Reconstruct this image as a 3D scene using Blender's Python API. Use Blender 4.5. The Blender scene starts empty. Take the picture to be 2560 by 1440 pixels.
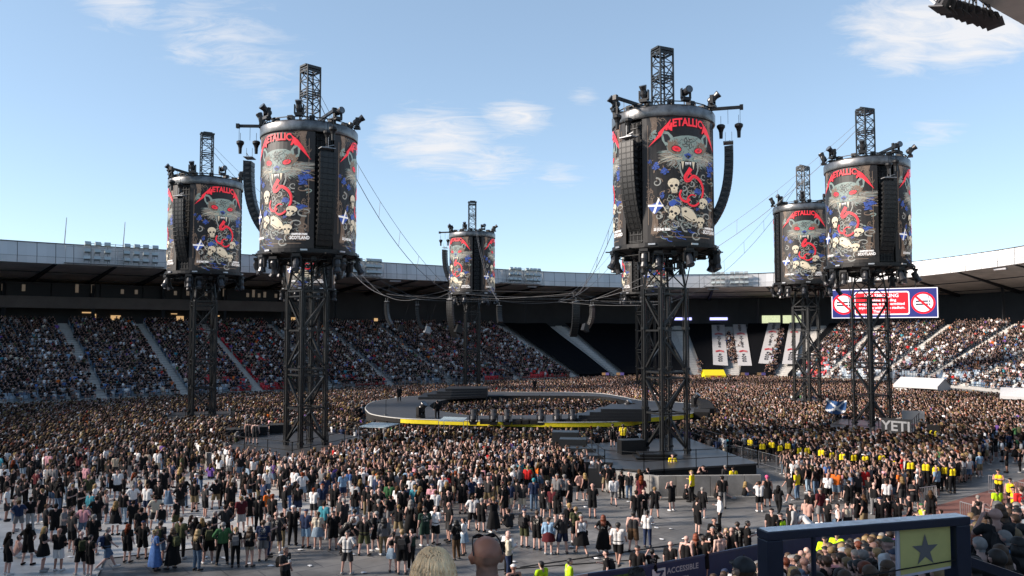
import bpy, bmesh, math, random
import numpy as np
from mathutils import Vector, Matrix
R = math.radians
S = bpy.context.scene
COL = S.collection
# ---------------------------------------------------------------- camera
PITCH = 3.09
cam_d = bpy.data.cameras.new('camera'); cam = bpy.data.objects.new('camera', cam_d); COL.objects.link(cam)
cam.location = (0, 0, 10); cam.rotation_euler = (R(90 + PITCH), 0, 0)
cam_d.lens = 28.125; cam_d.sensor_width = 36; cam_d.clip_start = 0.1; cam_d.clip_end = 5000
S.camera = cam
# ---------------------------------------------------------------- light
SUN_EL = 27.0
SUN_AZ = math.atan2(-0.985, -0.163)
sunv = Vector((math.sin(SUN_AZ) * math.cos(R(SUN_EL)), math.cos(SUN_AZ) * math.cos(R(SUN_EL)), math.sin(R(SUN_EL))))
w = bpy.data.worlds.new('World'); S.world = w; w.use_nodes = True
nt = w.node_tree; nt.nodes.clear()
def N(t, **k):
    n = nt.nodes.new(t)
    for a, b in k.items(): setattr(n, a, b)
    return n
def L(a, b): nt.links.new(a, b)
sky = N('ShaderNodeTexSky', sky_type='NISHITA', sun_disc=False)
sky.sun_elevation = R(SUN_EL); sky.sun_rotation = SUN_AZ; sky.air_density = 0.65; sky.dust_density = 0.15; sky.ozone_density = 2.0
tc = N('ShaderNodeTexCoord')
def math_(op, a, b=None, c=None):
    n = N('ShaderNodeMath', operation=op)
    for i, v in enumerate((a, b, c)):
        if v is None: continue
        if isinstance(v, (int, float)): n.inputs[i].default_value = v
        else: L(v, n.inputs[i])
    return n.outputs[0]
def pdir(px, py):
    u = (px - 1280) / 2000; v = (720 - py) / 2000; t = R(PITCH)
    return Vector((u, math.cos(t) - v * math.sin(t), math.sin(t) + v * math.cos(t)))
sep = N('ShaderNodeSeparateXYZ'); L(tc.outputs['Generated'], sep.inputs[0])
zz = math_('ADD', sep.outputs[2], 0.12)
cx = math_('DIVIDE', sep.outputs[0], zz); cy = math_('DIVIDE', sep.outputs[1], zz)
cmb = N('ShaderNodeCombineXYZ'); L(cx, cmb.inputs[0]); L(cy, cmb.inputs[1])
mp = N('ShaderNodeMapping'); mp.inputs['Rotation'].default_value = (0, 0, R(-25)); mp.inputs['Scale'].default_value = (1.1, 2.3, 1)
L(cmb.outputs[0], mp.inputs[0])
n1 = N('ShaderNodeTexNoise'); n1.inputs['Scale'].default_value = 4.6; n1.inputs['Detail'].default_value = 12; n1.inputs['Roughness'].default_value = 0.68; n1.inputs['Distortion'].default_value = 1.0
L(mp.outputs[0], n1.inputs['Vector'])
blobs = [((1090, 350), .105, 1.0), ((1220, 410), .075, .8), ((1290, 290), .06, .95), ((1000, 320), .05, .8), ((2290, 60), .10, 1.2), ((2420, 90), .09, 1.2), ((2270, 130), .06, 1.0), ((2490, 70), .08, 1.2),
         ((560, 90), .10, .62), ((480, 40), .09, .6), ((640, 160), .10, .5), ((300, 10), .07, .8), ((480, 130), .04, .75), ((680, 240), .05, .5), ((1400, 440), .05, .6), ((2330, 330), .045, .6), ((1460, 240), .03, .6), ((1110, 465), .03, .35)]
acc = None
for (p, r, a) in blobs:
    d = pdir(*p).normalized()
    vm = N('ShaderNodeVectorMath', operation='SUBTRACT'); L(tc.outputs['Generated'], vm.inputs[0]); vm.inputs[1].default_value = d
    v2 = N('ShaderNodeVectorMath', operation='MULTIPLY'); L(vm.outputs[0], v2.inputs[0]); v2.inputs[1].default_value = (1, 1, 1.9)
    v3 = N('ShaderNodeVectorMath', operation='LENGTH'); L(v2.outputs[0], v3.inputs[0])
    m = math_('SUBTRACT', 1.0, math_('DIVIDE', v3.outputs['Value'], r)); m = math_('MAXIMUM', m, 0.0)
    m = math_('MULTIPLY', math_('POWER', m, 0.8), a)
    acc = m if acc is None else math_('MAXIMUM', acc, m)
cl = math_('MULTIPLY', math_('MAXIMUM', math_('SUBTRACT', math_('ADD', n1.outputs['Fac'], math_('MULTIPLY', acc, 0.55)), 0.64), 0.0), 2.2)
cl = math_('MULTIPLY', math_('MINIMUM', cl, 1.0), math_('MINIMUM', math_('MULTIPLY', acc, 1.9), 0.85))
gm = N('ShaderNodeGamma'); L(sky.outputs[0], gm.inputs[0]); gm.inputs[1].default_value = 0.62
sc_ = N('ShaderNodeVectorMath', operation='MULTIPLY'); L(gm.outputs[0], sc_.inputs[0]); sc_.inputs[1].default_value = (.70, .805, .83)
mix = N('ShaderNodeMix', data_type='RGBA'); L(cl, mix.inputs[0]); L(sc_.outputs[0], mix.inputs[6]); 
CLOUD = (1.8, 1.88, 1.95, 1); mix.inputs[7].default_value = CLOUD
bg = N('ShaderNodeBackground'); L(mix.outputs[2], bg.inputs[0]); bg.inputs[1].default_value = 0.15
out = N('ShaderNodeOutputWorld'); L(bg.outputs[0], out.inputs[0])
sl = bpy.data.lights.new('sun', 'SUN'); sl.energy = 2.35; sl.angle = R(11); sl.color = (1.0, 0.93, 0.84)
so = bpy.data.objects.new('sun', sl); COL.objects.link(so); so.rotation_euler = sunv.to_track_quat('Z', 'Y').to_euler(); so.location = (-60, 0, 60)
S.view_settings.view_transform = 'Standard'; S.view_settings.look = 'None'; S.view_settings.exposure = 1.75; S.view_settings.gamma = 1; S.view_settings.use_white_balance = True; S.view_settings.white_balance_temperature = 6900; S.view_settings.white_balance_tint = 14
S.cycles.max_bounces = 6; S.cycles.diffuse_bounces = 5; S.cycles.use_denoising = True

# ---------------------------------------------------------------- projection helpers (layout only)
def P(px, py, z=0.0):
    d = pdir(px, py); t = (z - 10) / d.z
    return Vector((d.x * t, d.y * t, z))
def PD(px, py, Y):
    d = pdir(px, py); t = Y / d.y
    return Vector((d.x * t, Y, 10 + d.z * t))
def EN(e, n): return (.8 * e - .6 * n, .6 * e + .8 * n)
# ---------------------------------------------------------------- materials
MATS = {}
def mat(name, col, rough=.7, metal=0., var=0., vscale=3., emit=0., bump=0., bscale=20., spec=.5):
    if name in MATS: return MATS[name]
    m = bpy.data.materials.new(name); m.use_nodes = True; t = m.node_tree; b = t.nodes['Principled BSDF']
    b.inputs['Base Color'].default_value = (*col, 1); b.inputs['Roughness'].default_value = rough; b.inputs['Metallic'].default_value = metal
    b.inputs['Specular IOR Level'].default_value = spec
    if emit: b.inputs['Emission Color'].default_value = (*col, 1); b.inputs['Emission Strength'].default_value = emit
    if var or bump:
        tcn = t.nodes.new('ShaderNodeTexCoord')
    if var:
        ns = t.nodes.new('ShaderNodeTexNoise'); ns.inputs['Scale'].default_value = vscale; ns.inputs['Detail'].default_value = 6; ns.inputs['Roughness'].default_value = .65
        t.links.new(tcn.outputs['Object'], ns.inputs['Vector'])
        mr = t.nodes.new('ShaderNodeMapRange'); mr.inputs[1].default_value = .3; mr.inputs[2].default_value = .7; mr.inputs[3].default_value = 1 - var; mr.inputs[4].default_value = 1 + var
        t.links.new(ns.outputs['Fac'], mr.inputs[0])
        mx = t.nodes.new('ShaderNodeVectorMath'); mx.operation = 'SCALE'; mx.inputs[0].default_value = col; t.links.new(mr.outputs[0], mx.inputs['Scale'])
        t.links.new(mx.outputs[0], b.inputs['Base Color'])
    if bump:
        nb = t.nodes.new('ShaderNodeTexNoise'); nb.inputs['Scale'].default_value = bscale; nb.inputs['Detail'].default_value = 4
        t.links.new(tcn.outputs['Object'], nb.inputs['Vector'])
        bp = t.nodes.new('ShaderNodeBump'); bp.inputs['Strength'].default_value = bump; bp.inputs['Distance'].default_value = .02
        t.links.new(nb.outputs['Fac'], bp.inputs['Height']); t.links.new(bp.outputs[0], b.inputs['Normal'])
    MATS[name] = m; return m
# ---------------------------------------------------------------- mesh builder
class MB:
    def __init__(s): s.v = []; s.f = []; s.m = []
    def add(s, v, f, mi=0):
        o = len(s.v); s.v += [tuple(p) for p in v]; s.f += [tuple(i + o for i in q) for q in f]; s.m += [mi] * len(f); return s
    def box(s, c, d, rz=0., mi=0, M=None):
        x, y, z = d[0] / 2, d[1] / 2, d[2] / 2
        v = [Vector((a * x, b * y, e * z)) for a in (-1, 1) for b in (-1, 1) for e in (-1, 1)]
        if M is not None: v = [M @ p for p in v]
        if rz: m = Matrix.Rotation(rz, 3, 'Z'); v = [m @ p for p in v]
        v = [p + Vector(c) for p in v]
        return s.add(v, [(0, 1, 3, 2), (4, 6, 7, 5), (0, 4, 5, 1), (2, 3, 7, 6), (0, 2, 6, 4), (1, 5, 7, 3)], mi)
    def bar(s, a, b, w, mi=0, n=4, w2=None):
        a = Vector(a); b = Vector(b); d = b - a
        if d.length < 1e-6: return s
        q = d.to_track_quat('Z', 'Y'); w2 = w if w2 is None else w2
        v = []
        for p, ww in ((a, w), (b, w2)):
            for i in range(n):
                t = 2 * math.pi * (i + .5) / n; v.append(p + q @ Vector((math.cos(t) * ww, math.sin(t) * ww, 0)))
        f = [(i, (i + 1) % n, n + (i + 1) % n, n + i) for i in range(n)] + [tuple(range(n - 1, -1, -1)), tuple(range(n, 2 * n))]
        return s.add(v, f, mi)
    def path(s, pts, w, mi=0, n=4):
        for a, b in zip(pts[:-1], pts[1:]): s.bar(a, b, w, mi, n)
        return s
    def prism(s, pts, z0, z1, mi=0):
        n = len(pts); v = [(p[0], p[1], z0) for p in pts] + [(p[0], p[1], z1) for p in pts]
        f = [(i, (i + 1) % n, n + (i + 1) % n, n + i) for i in range(n)] + [tuple(range(n - 1, -1, -1)), tuple(range(n, 2 * n))]
        return s.add(v, f, mi)
    def lathe(s, prof, n=16, mi=0, c=(0, 0, 0), q=None, caps=True):
        v = []
        for r, z in prof:
            for i in range(n):
                t = 2 * math.pi * i / n; p = Vector((r * math.cos(t), r * math.sin(t), z))
                if q is not None: p = q @ p
                v.append(p + Vector(c))
        f = []
        for k in range(len(prof) - 1):
            for i in range(n): f.append((k * n + i, k * n + (i + 1) % n, (k + 1) * n + (i + 1) % n, (k + 1) * n + i))
        if caps: f += [tuple(range(n - 1, -1, -1)), tuple(range((len(prof) - 1) * n, len(prof) * n))]
        return s.add(v, f, mi)
    def build(s, name, mats, parent=None, smooth=False):
        me = bpy.data.meshes.new(name); me.from_pydata(s.v, [], s.f)
        for m in (mats if isinstance(mats, (list, tuple)) else [mats]): me.materials.append(m)
        if any(s.m): me.polygons.foreach_set('material_index', s.m)
        if smooth: me.polygons.foreach_set('use_smooth', [True] * len(me.polygons))
        me.update(); return link(name, me, parent)
def link(name, data, parent=None, loc=None, rz=None, color=None):
    o = bpy.data.objects.new(name, data); COL.objects.link(o)
    if parent is not None: o.parent = parent
    if loc is not None: o.location = loc
    if rz is not None: o.rotation_euler = (0, 0, rz)
    if color is not None: o.color = color
    return o
def tag(o, label=None, cat=None, group=None, kind=None):
    if label: o['label'] = label
    if cat: o['category'] = cat
    if group: o['group'] = group
    if kind: o['kind'] = kind
    return o
def thing(name, label, cat, loc=(0, 0, 0), rz=0., group=None):
    return tag(link(name, None, None, loc, rz), label, cat, group)
def text_mesh(txt, size=1., ext=0.0, offset=0.0, align='CENTER', sx=1.):
    c = bpy.data.curves.new('t', 'FONT'); c.body = txt; c.size = size; c.extrude = ext; c.offset = offset; c.align_x = align; c.resolution_u = 2
    o = bpy.data.objects.new('t', c); COL.objects.link(o)
    dg = bpy.context.evaluated_depsgraph_get(); me = o.evaluated_get(dg).to_mesh()
    v = [(p.co.x * sx, p.co.y, p.co.z) for p in me.vertices]; f = [tuple(p.vertices) for p in me.polygons]
    o.evaluated_get(dg).to_mesh_clear(); bpy.data.objects.remove(o); bpy.data.curves.remove(c)
    return v, f
def put_text(mb, txt, size, org, ux, uy, mi=0, **k):
    v, f = text_mesh(txt, size, **k); org = Vector(org); ux = Vector(ux).normalized(); uy = Vector(uy).normalized(); un = ux.cross(uy)
    mb.add([org + ux * p[0] + uy * p[1] + un * p[2] for p in v], f, mi); return mb

M_black = mat('black_steel', (.012, .012, .0125), .45, .3, var=.25)
M_blk2 = mat('black_fabric', (.007, .007, .0075), .9)
M_truss = mat('black_truss_paint', (.019, .0205, .0215), .38, .3, var=.3, vscale=2)
M_conc = mat('concrete', (.26, .25, .235), .85, var=.25, vscale=1.2, bump=.2)
M_alu = mat('aluminium', (.55, .56, .58), .38, .8)
M_grey = mat('grey_metal', (.32, .33, .34), .5, .5, var=.15)
M_white = mat('white_paint', (.75, .76, .77), .6, var=.06)
M_yel = mat('yellow_vinyl', (.72, .58, .01), .6, var=.12, vscale=5)
M_navy = mat('navy_vinyl', (.010, .035, .10), .5, var=.15)

# ---------------------------------------------------------------- ground
def floor_material():
    m = bpy.data.materials.new('arena_floor'); m.use_nodes = True; t = m.node_tree; b = t.nodes['Principled BSDF']
    tcn = t.nodes.new('ShaderNodeTexCoord'); mpn = t.nodes.new('ShaderNodeMapping'); mpn.inputs['Rotation'].default_value = (0, 0, R(-37))
    t.links.new(tcn.outputs['Object'], mpn.inputs[0])
    br = t.nodes.new('ShaderNodeTexBrick'); br.inputs['Scale'].default_value = 1; br.inputs['Brick Width'].default_value = 2.4; br.inputs['Row Height'].default_value = 1.2
    br.inputs['Mortar Size'].default_value = .022; br.inputs['Color1'].default_value = (.115, .112, .108, 1); br.inputs['Color2'].default_value = (.14, .136, .131, 1); br.inputs['Mortar'].default_value = (.05, .05, .055, 1)
    t.links.new(mpn.outputs[0], br.inputs['Vector'])
    ns = t.nodes.new('ShaderNodeTexNoise'); ns.inputs['Scale'].default_value = .22; ns.inputs['Detail'].default_value = 9; ns.inputs['Roughness'].default_value = .7; ns.inputs['Distortion'].default_value = 1.2
    t.links.new(mpn.outputs[0], ns.inputs['Vector'])
    mr = t.nodes.new('ShaderNodeMapRange'); mr.inputs[1].default_value = .3; mr.inputs[2].default_value = .72; mr.inputs[3].default_value = .5; mr.inputs[4].default_value = 1.75
    t.links.new(ns.outputs['Fac'], mr.inputs[0])
    mx = t.nodes.new('ShaderNodeVectorMath'); mx.operation = 'SCALE'; t.links.new(br.outputs['Color'], mx.inputs[0]); t.links.new(mr.outputs[0], mx.inputs['Scale'])
    t.links.new(mx.outputs[0], b.inputs['Base Color'])
    r2 = t.nodes.new('ShaderNodeMapRange'); r2.inputs[3].default_value = .42; r2.inputs[4].default_value = .75; t.links.new(ns.outputs['Fac'], r2.inputs[0]); t.links.new(r2.outputs[0], b.inputs['Roughness'])
    return m
M_floor = floor_material()
g = MB(); g.add([(-900, -900, -.02), (900, -900, -.02), (900, 900, -.02), (-900, 900, -.02)], [(0, 1, 2, 3)])
tag(g.build('ground', mat('asphalt', (.06, .06, .06), .9, var=.2)), kind='structure')
def catmull(pts, step=1.0):
    P_ = [np.array(p, float) for p in pts]; n = len(P_); out = []
    for i in range(n):
        p0, p1, p2, p3 = P_[i - 1], P_[i], P_[(i + 1) % n], P_[(i + 2) % n]
        k = max(2, int(np.linalg.norm(p2[:2] - p1[:2]) / .5))
        for j in range(k):
            t = j / k
            out.append(.5 * ((2 * p1) + (-p0 + p2) * t + (2 * p0 - 5 * p1 + 4 * p2 - p3) * t * t + (-p0 + 3 * p1 - 3 * p2 + p3) * t ** 3))
    out = np.array(out); cl_ = np.vstack([out, out[:1]]); d = np.r_[0, np.cumsum(np.linalg.norm(np.diff(cl_[:, :2], axis=0), axis=1))]
    m = int(d[-1] / step); s = np.linspace(0, d[-1], m, endpoint=False)
    return np.stack([np.interp(s, d, cl_[:, k]) for k in range(out.shape[1])], 1), s
# e, n, roof offset, roof height, bank top height
BW = [(15, 16, 0, 24.8, 11.6), (60, 16, 0, 24.8, 11.6), (80, 20, 0, 24.6, 11.6), (95, 25, 5, 24.4, 11.5), (108, 32, 10, 23.6, 11.4), (121, 44.4, 14, 22.6, 11.3), (130, 57.5, 15, 21.3, 11.2), (133, 70, 14, 20.2, 11.1),
      (132.5, 83, 13, 19.5, 11), (128, 97, 13, 19.2, 11), (117, 107, 13, 19.2, 11), (103, 111.5, 13, 19.2, 11), (87, 112, 13, 19.2, 11), (40, 112, 13, 19.2, 11), (10, 111, 13, 19.2, 11), (-5, 106, 13, 19.2, 11),
      (-15, 95, 13, 19.3, 11), (-20, 78, 13, 19.6, 11), (-20, 50, 10, 21.5, 11.5), (-14, 32, 4, 24, 11.6), (-2, 20, 0, 24.8, 11.6)]
CU, SS = catmull(BW)
NC = len(CU); FX = .8 * CU[:, 0] - .6 * CU[:, 1]; FY = .6 * CU[:, 0] + .8 * CU[:, 1]
TX = np.roll(FX, -3) - np.roll(FX, 3); TY = np.roll(FY, -3) - np.roll(FY, 3); TL = np.hypot(TX, TY); TX /= TL; TY /= TL
for _ in range(12):
    TX = (np.roll(TX, 1) + TX + np.roll(TX, -1)) / 3; TY = (np.roll(TY, 1) + TY + np.roll(TY, -1)) / 3
TL = np.hypot(TX, TY); TX /= TL; TY /= TL
NX, NY = TY.copy(), -TX.copy()   # outward (curve runs counter-clockwise)
if (FX[0] * NX[0] + FY[0] * NY[0]) > 0 and False: NX, NY = -NX, -NY
ROOF_O, ROOF_Z, BTOP = CU[:, 2], CU[:, 3], CU[:, 4]
BW_W = 27.0; BZ0 = 1.3; NROW = 32
def cp(i, off, z): i = int(i) % NC; return (FX[i] + NX[i] * off, FY[i] + NY[i] * off, z)
def bankz(i, off): i = int(i) % NC; return BZ0 + (BTOP[i] - BZ0) * off / BW_W
def idx_px(px):   # curve index whose front point lies at this column of the far side
    best = None
    for i in range(NC):
        if FY[i] < 60 or CU[i, 1] < 40: continue
        d = abs(1280 + 2000 * FX[i] / FY[i] - px)
        if FX[i] / FY[i] > .75: continue
        if best is None or d < best[0]: best = (d, i)
    return best[1]
fl = MB(); fl.add([cp(i, 0, 0) for i in range(0, NC, 4)], [tuple(range(len(range(0, NC, 4))))])
tag(fl.build('floor', M_floor), kind='structure')
pm = mat('pale_aluminium_mat', (.46, .45, .43), .5, .15, var=.3, vscale=.6, bump=.25, bscale=3)
px_ = [(-40, 1500), (246, 1440), (262, 1397), (480, 1372), (700, 1325), (900, 1270), (1140, 1226), (1250, 1190), (1000, 1130), (400, 1120), (-200, 1130)]
fl = MB(); fl.add([P(x, y, .012) for x, y in px_], [tuple(range(len(px_)))])
tag(fl.build('floor_mat', pm), kind='structure')
# seams of the pale matting and the dark joint lines
sm = MB(); ax = Vector((.8, .6, 0)); nx_ = Vector((-.6, .8, 0))
for a, b in (((246, 1440), (262, 1397)), ((262, 1397), (480, 1372)), ((480, 1372), (700, 1325)), ((700, 1325), (900, 1270)), ((1240, 1425), (1650, 1395)), ((1300, 1418), (1560, 1380)), ((1560, 1380), (1900, 1330)), ((1640, 1250), (1905, 1243))):
    sm.bar(P(*a, .02), P(*b, .02), .03)
tag(sm.build('floor_joint', mat('rubber_joint', (.03, .03, .03), .8)), kind='structure')
tr = MB(); nn = [i for i in range(NC) if CU[i, 1] < 40 and CU[i, 0] > -10]
pts = [cp(i, -7, .006) for i in nn]; pts2 = [cp(i, -.1, .006) for i in nn]; k = len(nn)
order = sorted(range(k), key=lambda j: CU[nn[j], 0]); 
tr.add([pts[j] for j in order] + [pts2[j] for j in order], [(j, k + j, k + j + 1, j + 1) for j in range(k - 1) if abs(CU[nn[order[j]], 0] - CU[nn[order[j + 1]], 0]) < 4])
tag(tr.build('running_track', mat('red_track', (.17, .07, .055), .9, var=.2)), kind='structure')
# ================================================================ STADIUM
stad = thing('stadium', 'large oval football stadium bowl with grey cantilever roof and banked seating', 'stadium')
M_terr = mat('terrace_concrete', (.33, .325, .315), .9, var=.2)
M_stair = mat('stair_concrete', (.46, .44, .41), .85, var=.12)
M_roofw = None
def seat_material():
    m = bpy.data.materials.new('seat_plastic'); m.use_nodes = True; t = m.node_tree; b = t.nodes['Principled BSDF']; b.inputs['Roughness'].default_value = .45
    at = t.nodes.new('ShaderNodeAttribute'); at.attribute_name = 'Col'; t.links.new(at.outputs['Color'], b.inputs['Base Color']); return m
M_attr = seat_material()
# shroud (closed black end) range on the curve
I_BL0, I_BL1 = idx_px(1985), idx_px(1432)
if I_BL0 > I_BL1: I_BL0, I_BL1 = I_BL1, I_BL0
AISLE_PX = [8, 250, 470, 652, 830, 985, 1130, 1290, 1436, 1540, 1740, 1835, 1948, 2065, 2180, 2292, 2395, 2500]
AISLES = [idx_px(p) for p in AISLE_PX] + [i for i in range(0, NC, 12) if CU[i, 1] < 40 and CU[i, 0] > -10]
def is_shroud(i): i = i % NC; return I_BL0 <= i <= I_BL1
terr = MB(); rows = []
for r in range(NROW):
    o0 = BW_W * r / NROW; o1 = BW_W * (r + 1) / NROW
    a = [cp(i, o0, bankz(i, o1)) for i in range(0, NC, 2)]; b = [cp(i, o1, bankz(i, o1)) for i in range(0, NC, 2)]
    c = [cp(i, o0, bankz(i, o0) if r else 0.0) for i in range(0, NC, 2)]; n = len(a)
    terr.add(a + b, [(j, (j + 1) % n, n + (j + 1) % n, n + j) for j in range(n)]); terr.add(c + a, [(j, (j + 1) % n, n + (j + 1) % n, n + j) for j in range(n)])
terr.build('terrace', M_terr, stad)
# seat rows: strips of tip-up seats with per-seat colours
rng = np.random.default_rng(7)
sv = []; sf = []; scol = []
ais = np.array(AISLES)
CB = [(.20, .26, .32), (.30, .36, .41), (.50, .51, .52), (.08, .13, .20)]
for r in range(NROW):
    o = BW_W * (r + .62) / NROW
    for i in range(NC):
        if is_shroud(i): continue
        if CU[i, 1] < 60 and CU[i, 0] < 60 and CU[i, 0] < -5: continue
        d = np.abs(ais - i); d = np.minimum(d, NC - d).min()
        if d < 1: continue
        z = bankz(i, BW_W * (r + 1) / NROW)
        px = 1280 + 2000 * FX[i] / max(FY[i], 1)
        red = any(a_ < px + 30 * math.sin(r * .7 + i * .3) < b_ for a_, b_ in ((560, 740), (880, 950), (1190, 1270), (1330, 1420), (1990, 2055))) and FY[i] > 80 and math.sin(r * .9 + i * .13) > -.75
        for h in range(2):
            ii = (i + h * .5)
            dd_ = np.abs(ais - ii).min()
            if dd_ < .95: continue
            k0 = int(i) % NC; k1 = (k0 + 1) % NC; t = h * .5
            X = FX[k0] * (1 - t) + FX[k1] * t + NX[k0] * o; Y = FY[k0] * (1 - t) + FY[k1] * t + NY[k0] * o
            tx, ty = TX[k0] * .21, TY[k0] * .21; nx, ny = NX[k0], NY[k0]; B = len(sv)
            sv += [(X - tx, Y - ty, z + .08), (X + tx, Y + ty, z + .08), (X + tx + nx * .08, Y + ty + ny * .08, z + .75), (X - tx + nx * .08, Y - ty + ny * .08, z + .75),
                   (X - tx - nx * .32, Y - ty - ny * .32, z + .42), (X + tx - nx * .32, Y + ty - ny * .32, z + .42), (X + tx, Y + ty, z + .40), (X - tx, Y - ty, z + .40)]
            sf += [(B, B + 1, B + 2, B + 3), (B + 4, B + 5, B + 6, B + 7)]
            c = (.55, .015, .03) if red else CB[rng.integers(4)]; scol += [c, c]
me = bpy.data.meshes.new('seat_rows'); me.from_pydata(sv, [], sf); at = me.attributes.new('Col', 'FLOAT_COLOR', 'FACE')
at.data.foreach_set('color', np.hstack([np.array(scol), np.ones((len(scol), 1))]).ravel().astype(np.float32)); me.materials.append(M_attr)
tag(link('seat_rows', me, stad), kind='stuff')
for i in AISLES:
    st = MB(); i = int(i)
    hw = .8
    for r in range(NROW * 2):
        o0 = BW_W * r / NROW / 2; o1 = BW_W * (r + 1) / NROW / 2; z0 = bankz(i, o0) + .18; z1 = bankz(i, o1) + .18
        def q(o, s): return (FX[i % NC] + NX[i % NC] * o + TX[i % NC] * s, FY[i % NC] + NY[i % NC] * o + TY[i % NC] * s)
        A, B, C_, D = q(o0, -hw), q(o0, hw), q(o1, hw), q(o1, -hw)
        st.add([(*A, z0), (*B, z0), (*B, z1), (*A, z1), (*C_, z1), (*D, z1)], [(0, 1, 2, 3), (3, 2, 4, 5)])
    st.build('stairway', M_stair, stad)
# black shroud cloth over the east end between the stairs
sh = MB(); ash = [a for a in AISLES[:18] if I_BL0 - 2 <= a <= I_BL1 + 2]
for i in range(I_BL0, I_BL1):
    if min(abs(i - a) for a in ash) < 2: continue
    L0, L1 = [], []
    for k in range(9):
        o = BW_W * k / 8; L0.append(cp(i, o - .3, bankz(i, o) + .75 + (.05 * math.sin(i * 1.3 + k)))); L1.append(cp(i + 1, o - .3, bankz(i + 1, o) + .75 + (.05 * math.sin((i + 1) * 1.3 + k))))
    sh.add(L0 + L1, [(k, 9 + k, 10 + k, k + 1) for k in range(8)])
    a, b = cp(i, -.3, 0), cp(i + 1, -.3, 0); sh.add([a, b, L1[0], L0[0]], [(0, 1, 2, 3)])
sh.build('seat_cover', mat('navy_black_cover', (.0025, .003, .0045), .95, var=.15, bump=.3, bscale=1.5, spec=.1), stad)
# front wall of the bowl with boards
fw = MB(); ii = list(range(0, NC, 2)); n = len(ii)
fw.add([cp(i, -.35, 0) for i in ii] + [cp(i, -.35, 1.15) for i in ii] + [cp(i, -.15, 1.15) for i in ii] + [cp(i, -.15, 0) for i in ii], [(k * n + j, k * n + (j + 1) % n, (k + 1) * n + (j + 1) % n, (k + 1) * n + j) for j in range(n) for k in range(3)])
fw.build('perimeter_wall', mat('wall_grey', (.10, .105, .11), .8, var=.2), stad)
# back: concourse wall, columns, beige beam, glazed suites
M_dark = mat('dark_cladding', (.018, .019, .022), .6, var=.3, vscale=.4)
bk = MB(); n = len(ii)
NEARSIDE = lambda i: CU[i % NC, 1] < 30 and CU[i % NC, 0] < 85  # unseen near back and outer walls left open so sky light reaches the foreground
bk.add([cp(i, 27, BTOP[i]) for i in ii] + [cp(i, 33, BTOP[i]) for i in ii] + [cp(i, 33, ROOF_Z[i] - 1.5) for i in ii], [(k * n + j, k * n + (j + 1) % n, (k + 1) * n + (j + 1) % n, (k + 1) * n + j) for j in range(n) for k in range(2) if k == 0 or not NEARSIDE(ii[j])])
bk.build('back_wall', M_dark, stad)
ow = MB(); ow.add([cp(i, 38.2, 0) for i in ii] + [cp(i, 38.2, ROOF_Z[i]) for i in ii], [(j, (j + 1) % n, n + (j + 1) % n, n + j) for j in range(n) if not NEARSIDE(ii[j])])
ow.build('outer_wall', mat('outer_cladding', (.25, .2, .17), .8), stad)
bp = MB(); i0 = idx_px(985); i1 = i0 + 150
beam_i = list(range(i0, i1, 2)); n = len(beam_i)
if min(FX[[k % NC for k in beam_i]]) > -30: beam_i = list(range(i0 - 150, i0, 2))
bp.add([cp(i, 27.3, 13.5) for i in beam_i] + [cp(i, 27.1, 15.25) for i in beam_i] + [cp(i, 28.1, 15.3) for i in beam_i] + [cp(i, 28.1, 13.45) for i in beam_i], [(k * n + j, k * n + j + 1, ((k + 1) % 4) * n + j + 1, ((k + 1) % 4) * n + j) for j in range(n - 1) for k in range(4)])
bp.build('balcony_beam', mat('beige_render', (.13, .11, .098), .85, var=.15, vscale=.5), stad)
gl = MB()
gl.add([cp(i, 28.4, 15.3) for i in beam_i] + [cp(i, 28.4, 17.4) for i in beam_i], [(j, j + 1, n + j + 1, n + j) for j in range(n - 1)])
gl.build('suite_glazing', mat('dark_glass', (.008, .009, .011), .45, .0, spec=.25), stad)
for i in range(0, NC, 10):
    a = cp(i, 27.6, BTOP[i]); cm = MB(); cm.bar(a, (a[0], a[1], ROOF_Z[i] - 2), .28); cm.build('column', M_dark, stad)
for j, i in enumerate(beam_i):
    if j % 3 == 0: a = cp(i, 28.33, 15.3); ml = MB(); ml.bar(a, (a[0], a[1], 17.4), .06); ml.build('mullion', M_black, stad)
# lit kiosks on the concourse
M_lit = mat('kiosk_light', (.5, .32, .15), .5, emit=.35); M_lit2 = mat('screen_blue_light', (.35, .38, .85), .5, emit=.8); M_gr = mat('daylit_opening', (.42, .48, .30), .8, emit=.5, var=.5, vscale=1.2)
def on_back(i, z0, z1, wd, m, nm, off=32.7):
    b = MB(); a = cp(i, off, (z0 + z1) / 2); b.box(a, (wd, .08, z1 - z0), rz=math.atan2(TY[i % NC], TX[i % NC])); b.build(nm, m, stad)
for p, z0, z1, wd in ((45, 11.6, 12.5, .35), (78, 11.5, 12.6, .5), (330, 12.9, 13.1, 1.3), (352, 11.6, 12.8, .6), (412, 11.7, 12.6, 1.5), (600, 11.8, 12.6, 1.2), (705, 12.6, 12.8, 1.3), (590, 12.9, 13.05, 1.0), (925, 12., 12.6, .8), (945, 12., 12.7, 1.2), (1160, 12, 12.6, .8)):
    on_back(idx_px(p + 8), z0, z1, wd, M_lit, 'lit_kiosk')
for p, wd in ((1755, 4.5), (1812, 4.)): on_back(idx_px(p), 12.6, 13.2, wd, M_lit2, 'lit_sign')
for p, wd in ((1870, 4.), (1902, 4.)): on_back(idx_px(p), 11.8, 13.6, wd, M_gr, 'window')
for p in range(10, 950, 13):
    if random.Random(p).random() < .25: on_back(idx_px(p), 16.0, 16.7 + .3 * (p % 3), .45, mat('lit_suite', (.22, .18, .14), .5, emit=.10), 'lit_suite_window', 28.3)
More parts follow.
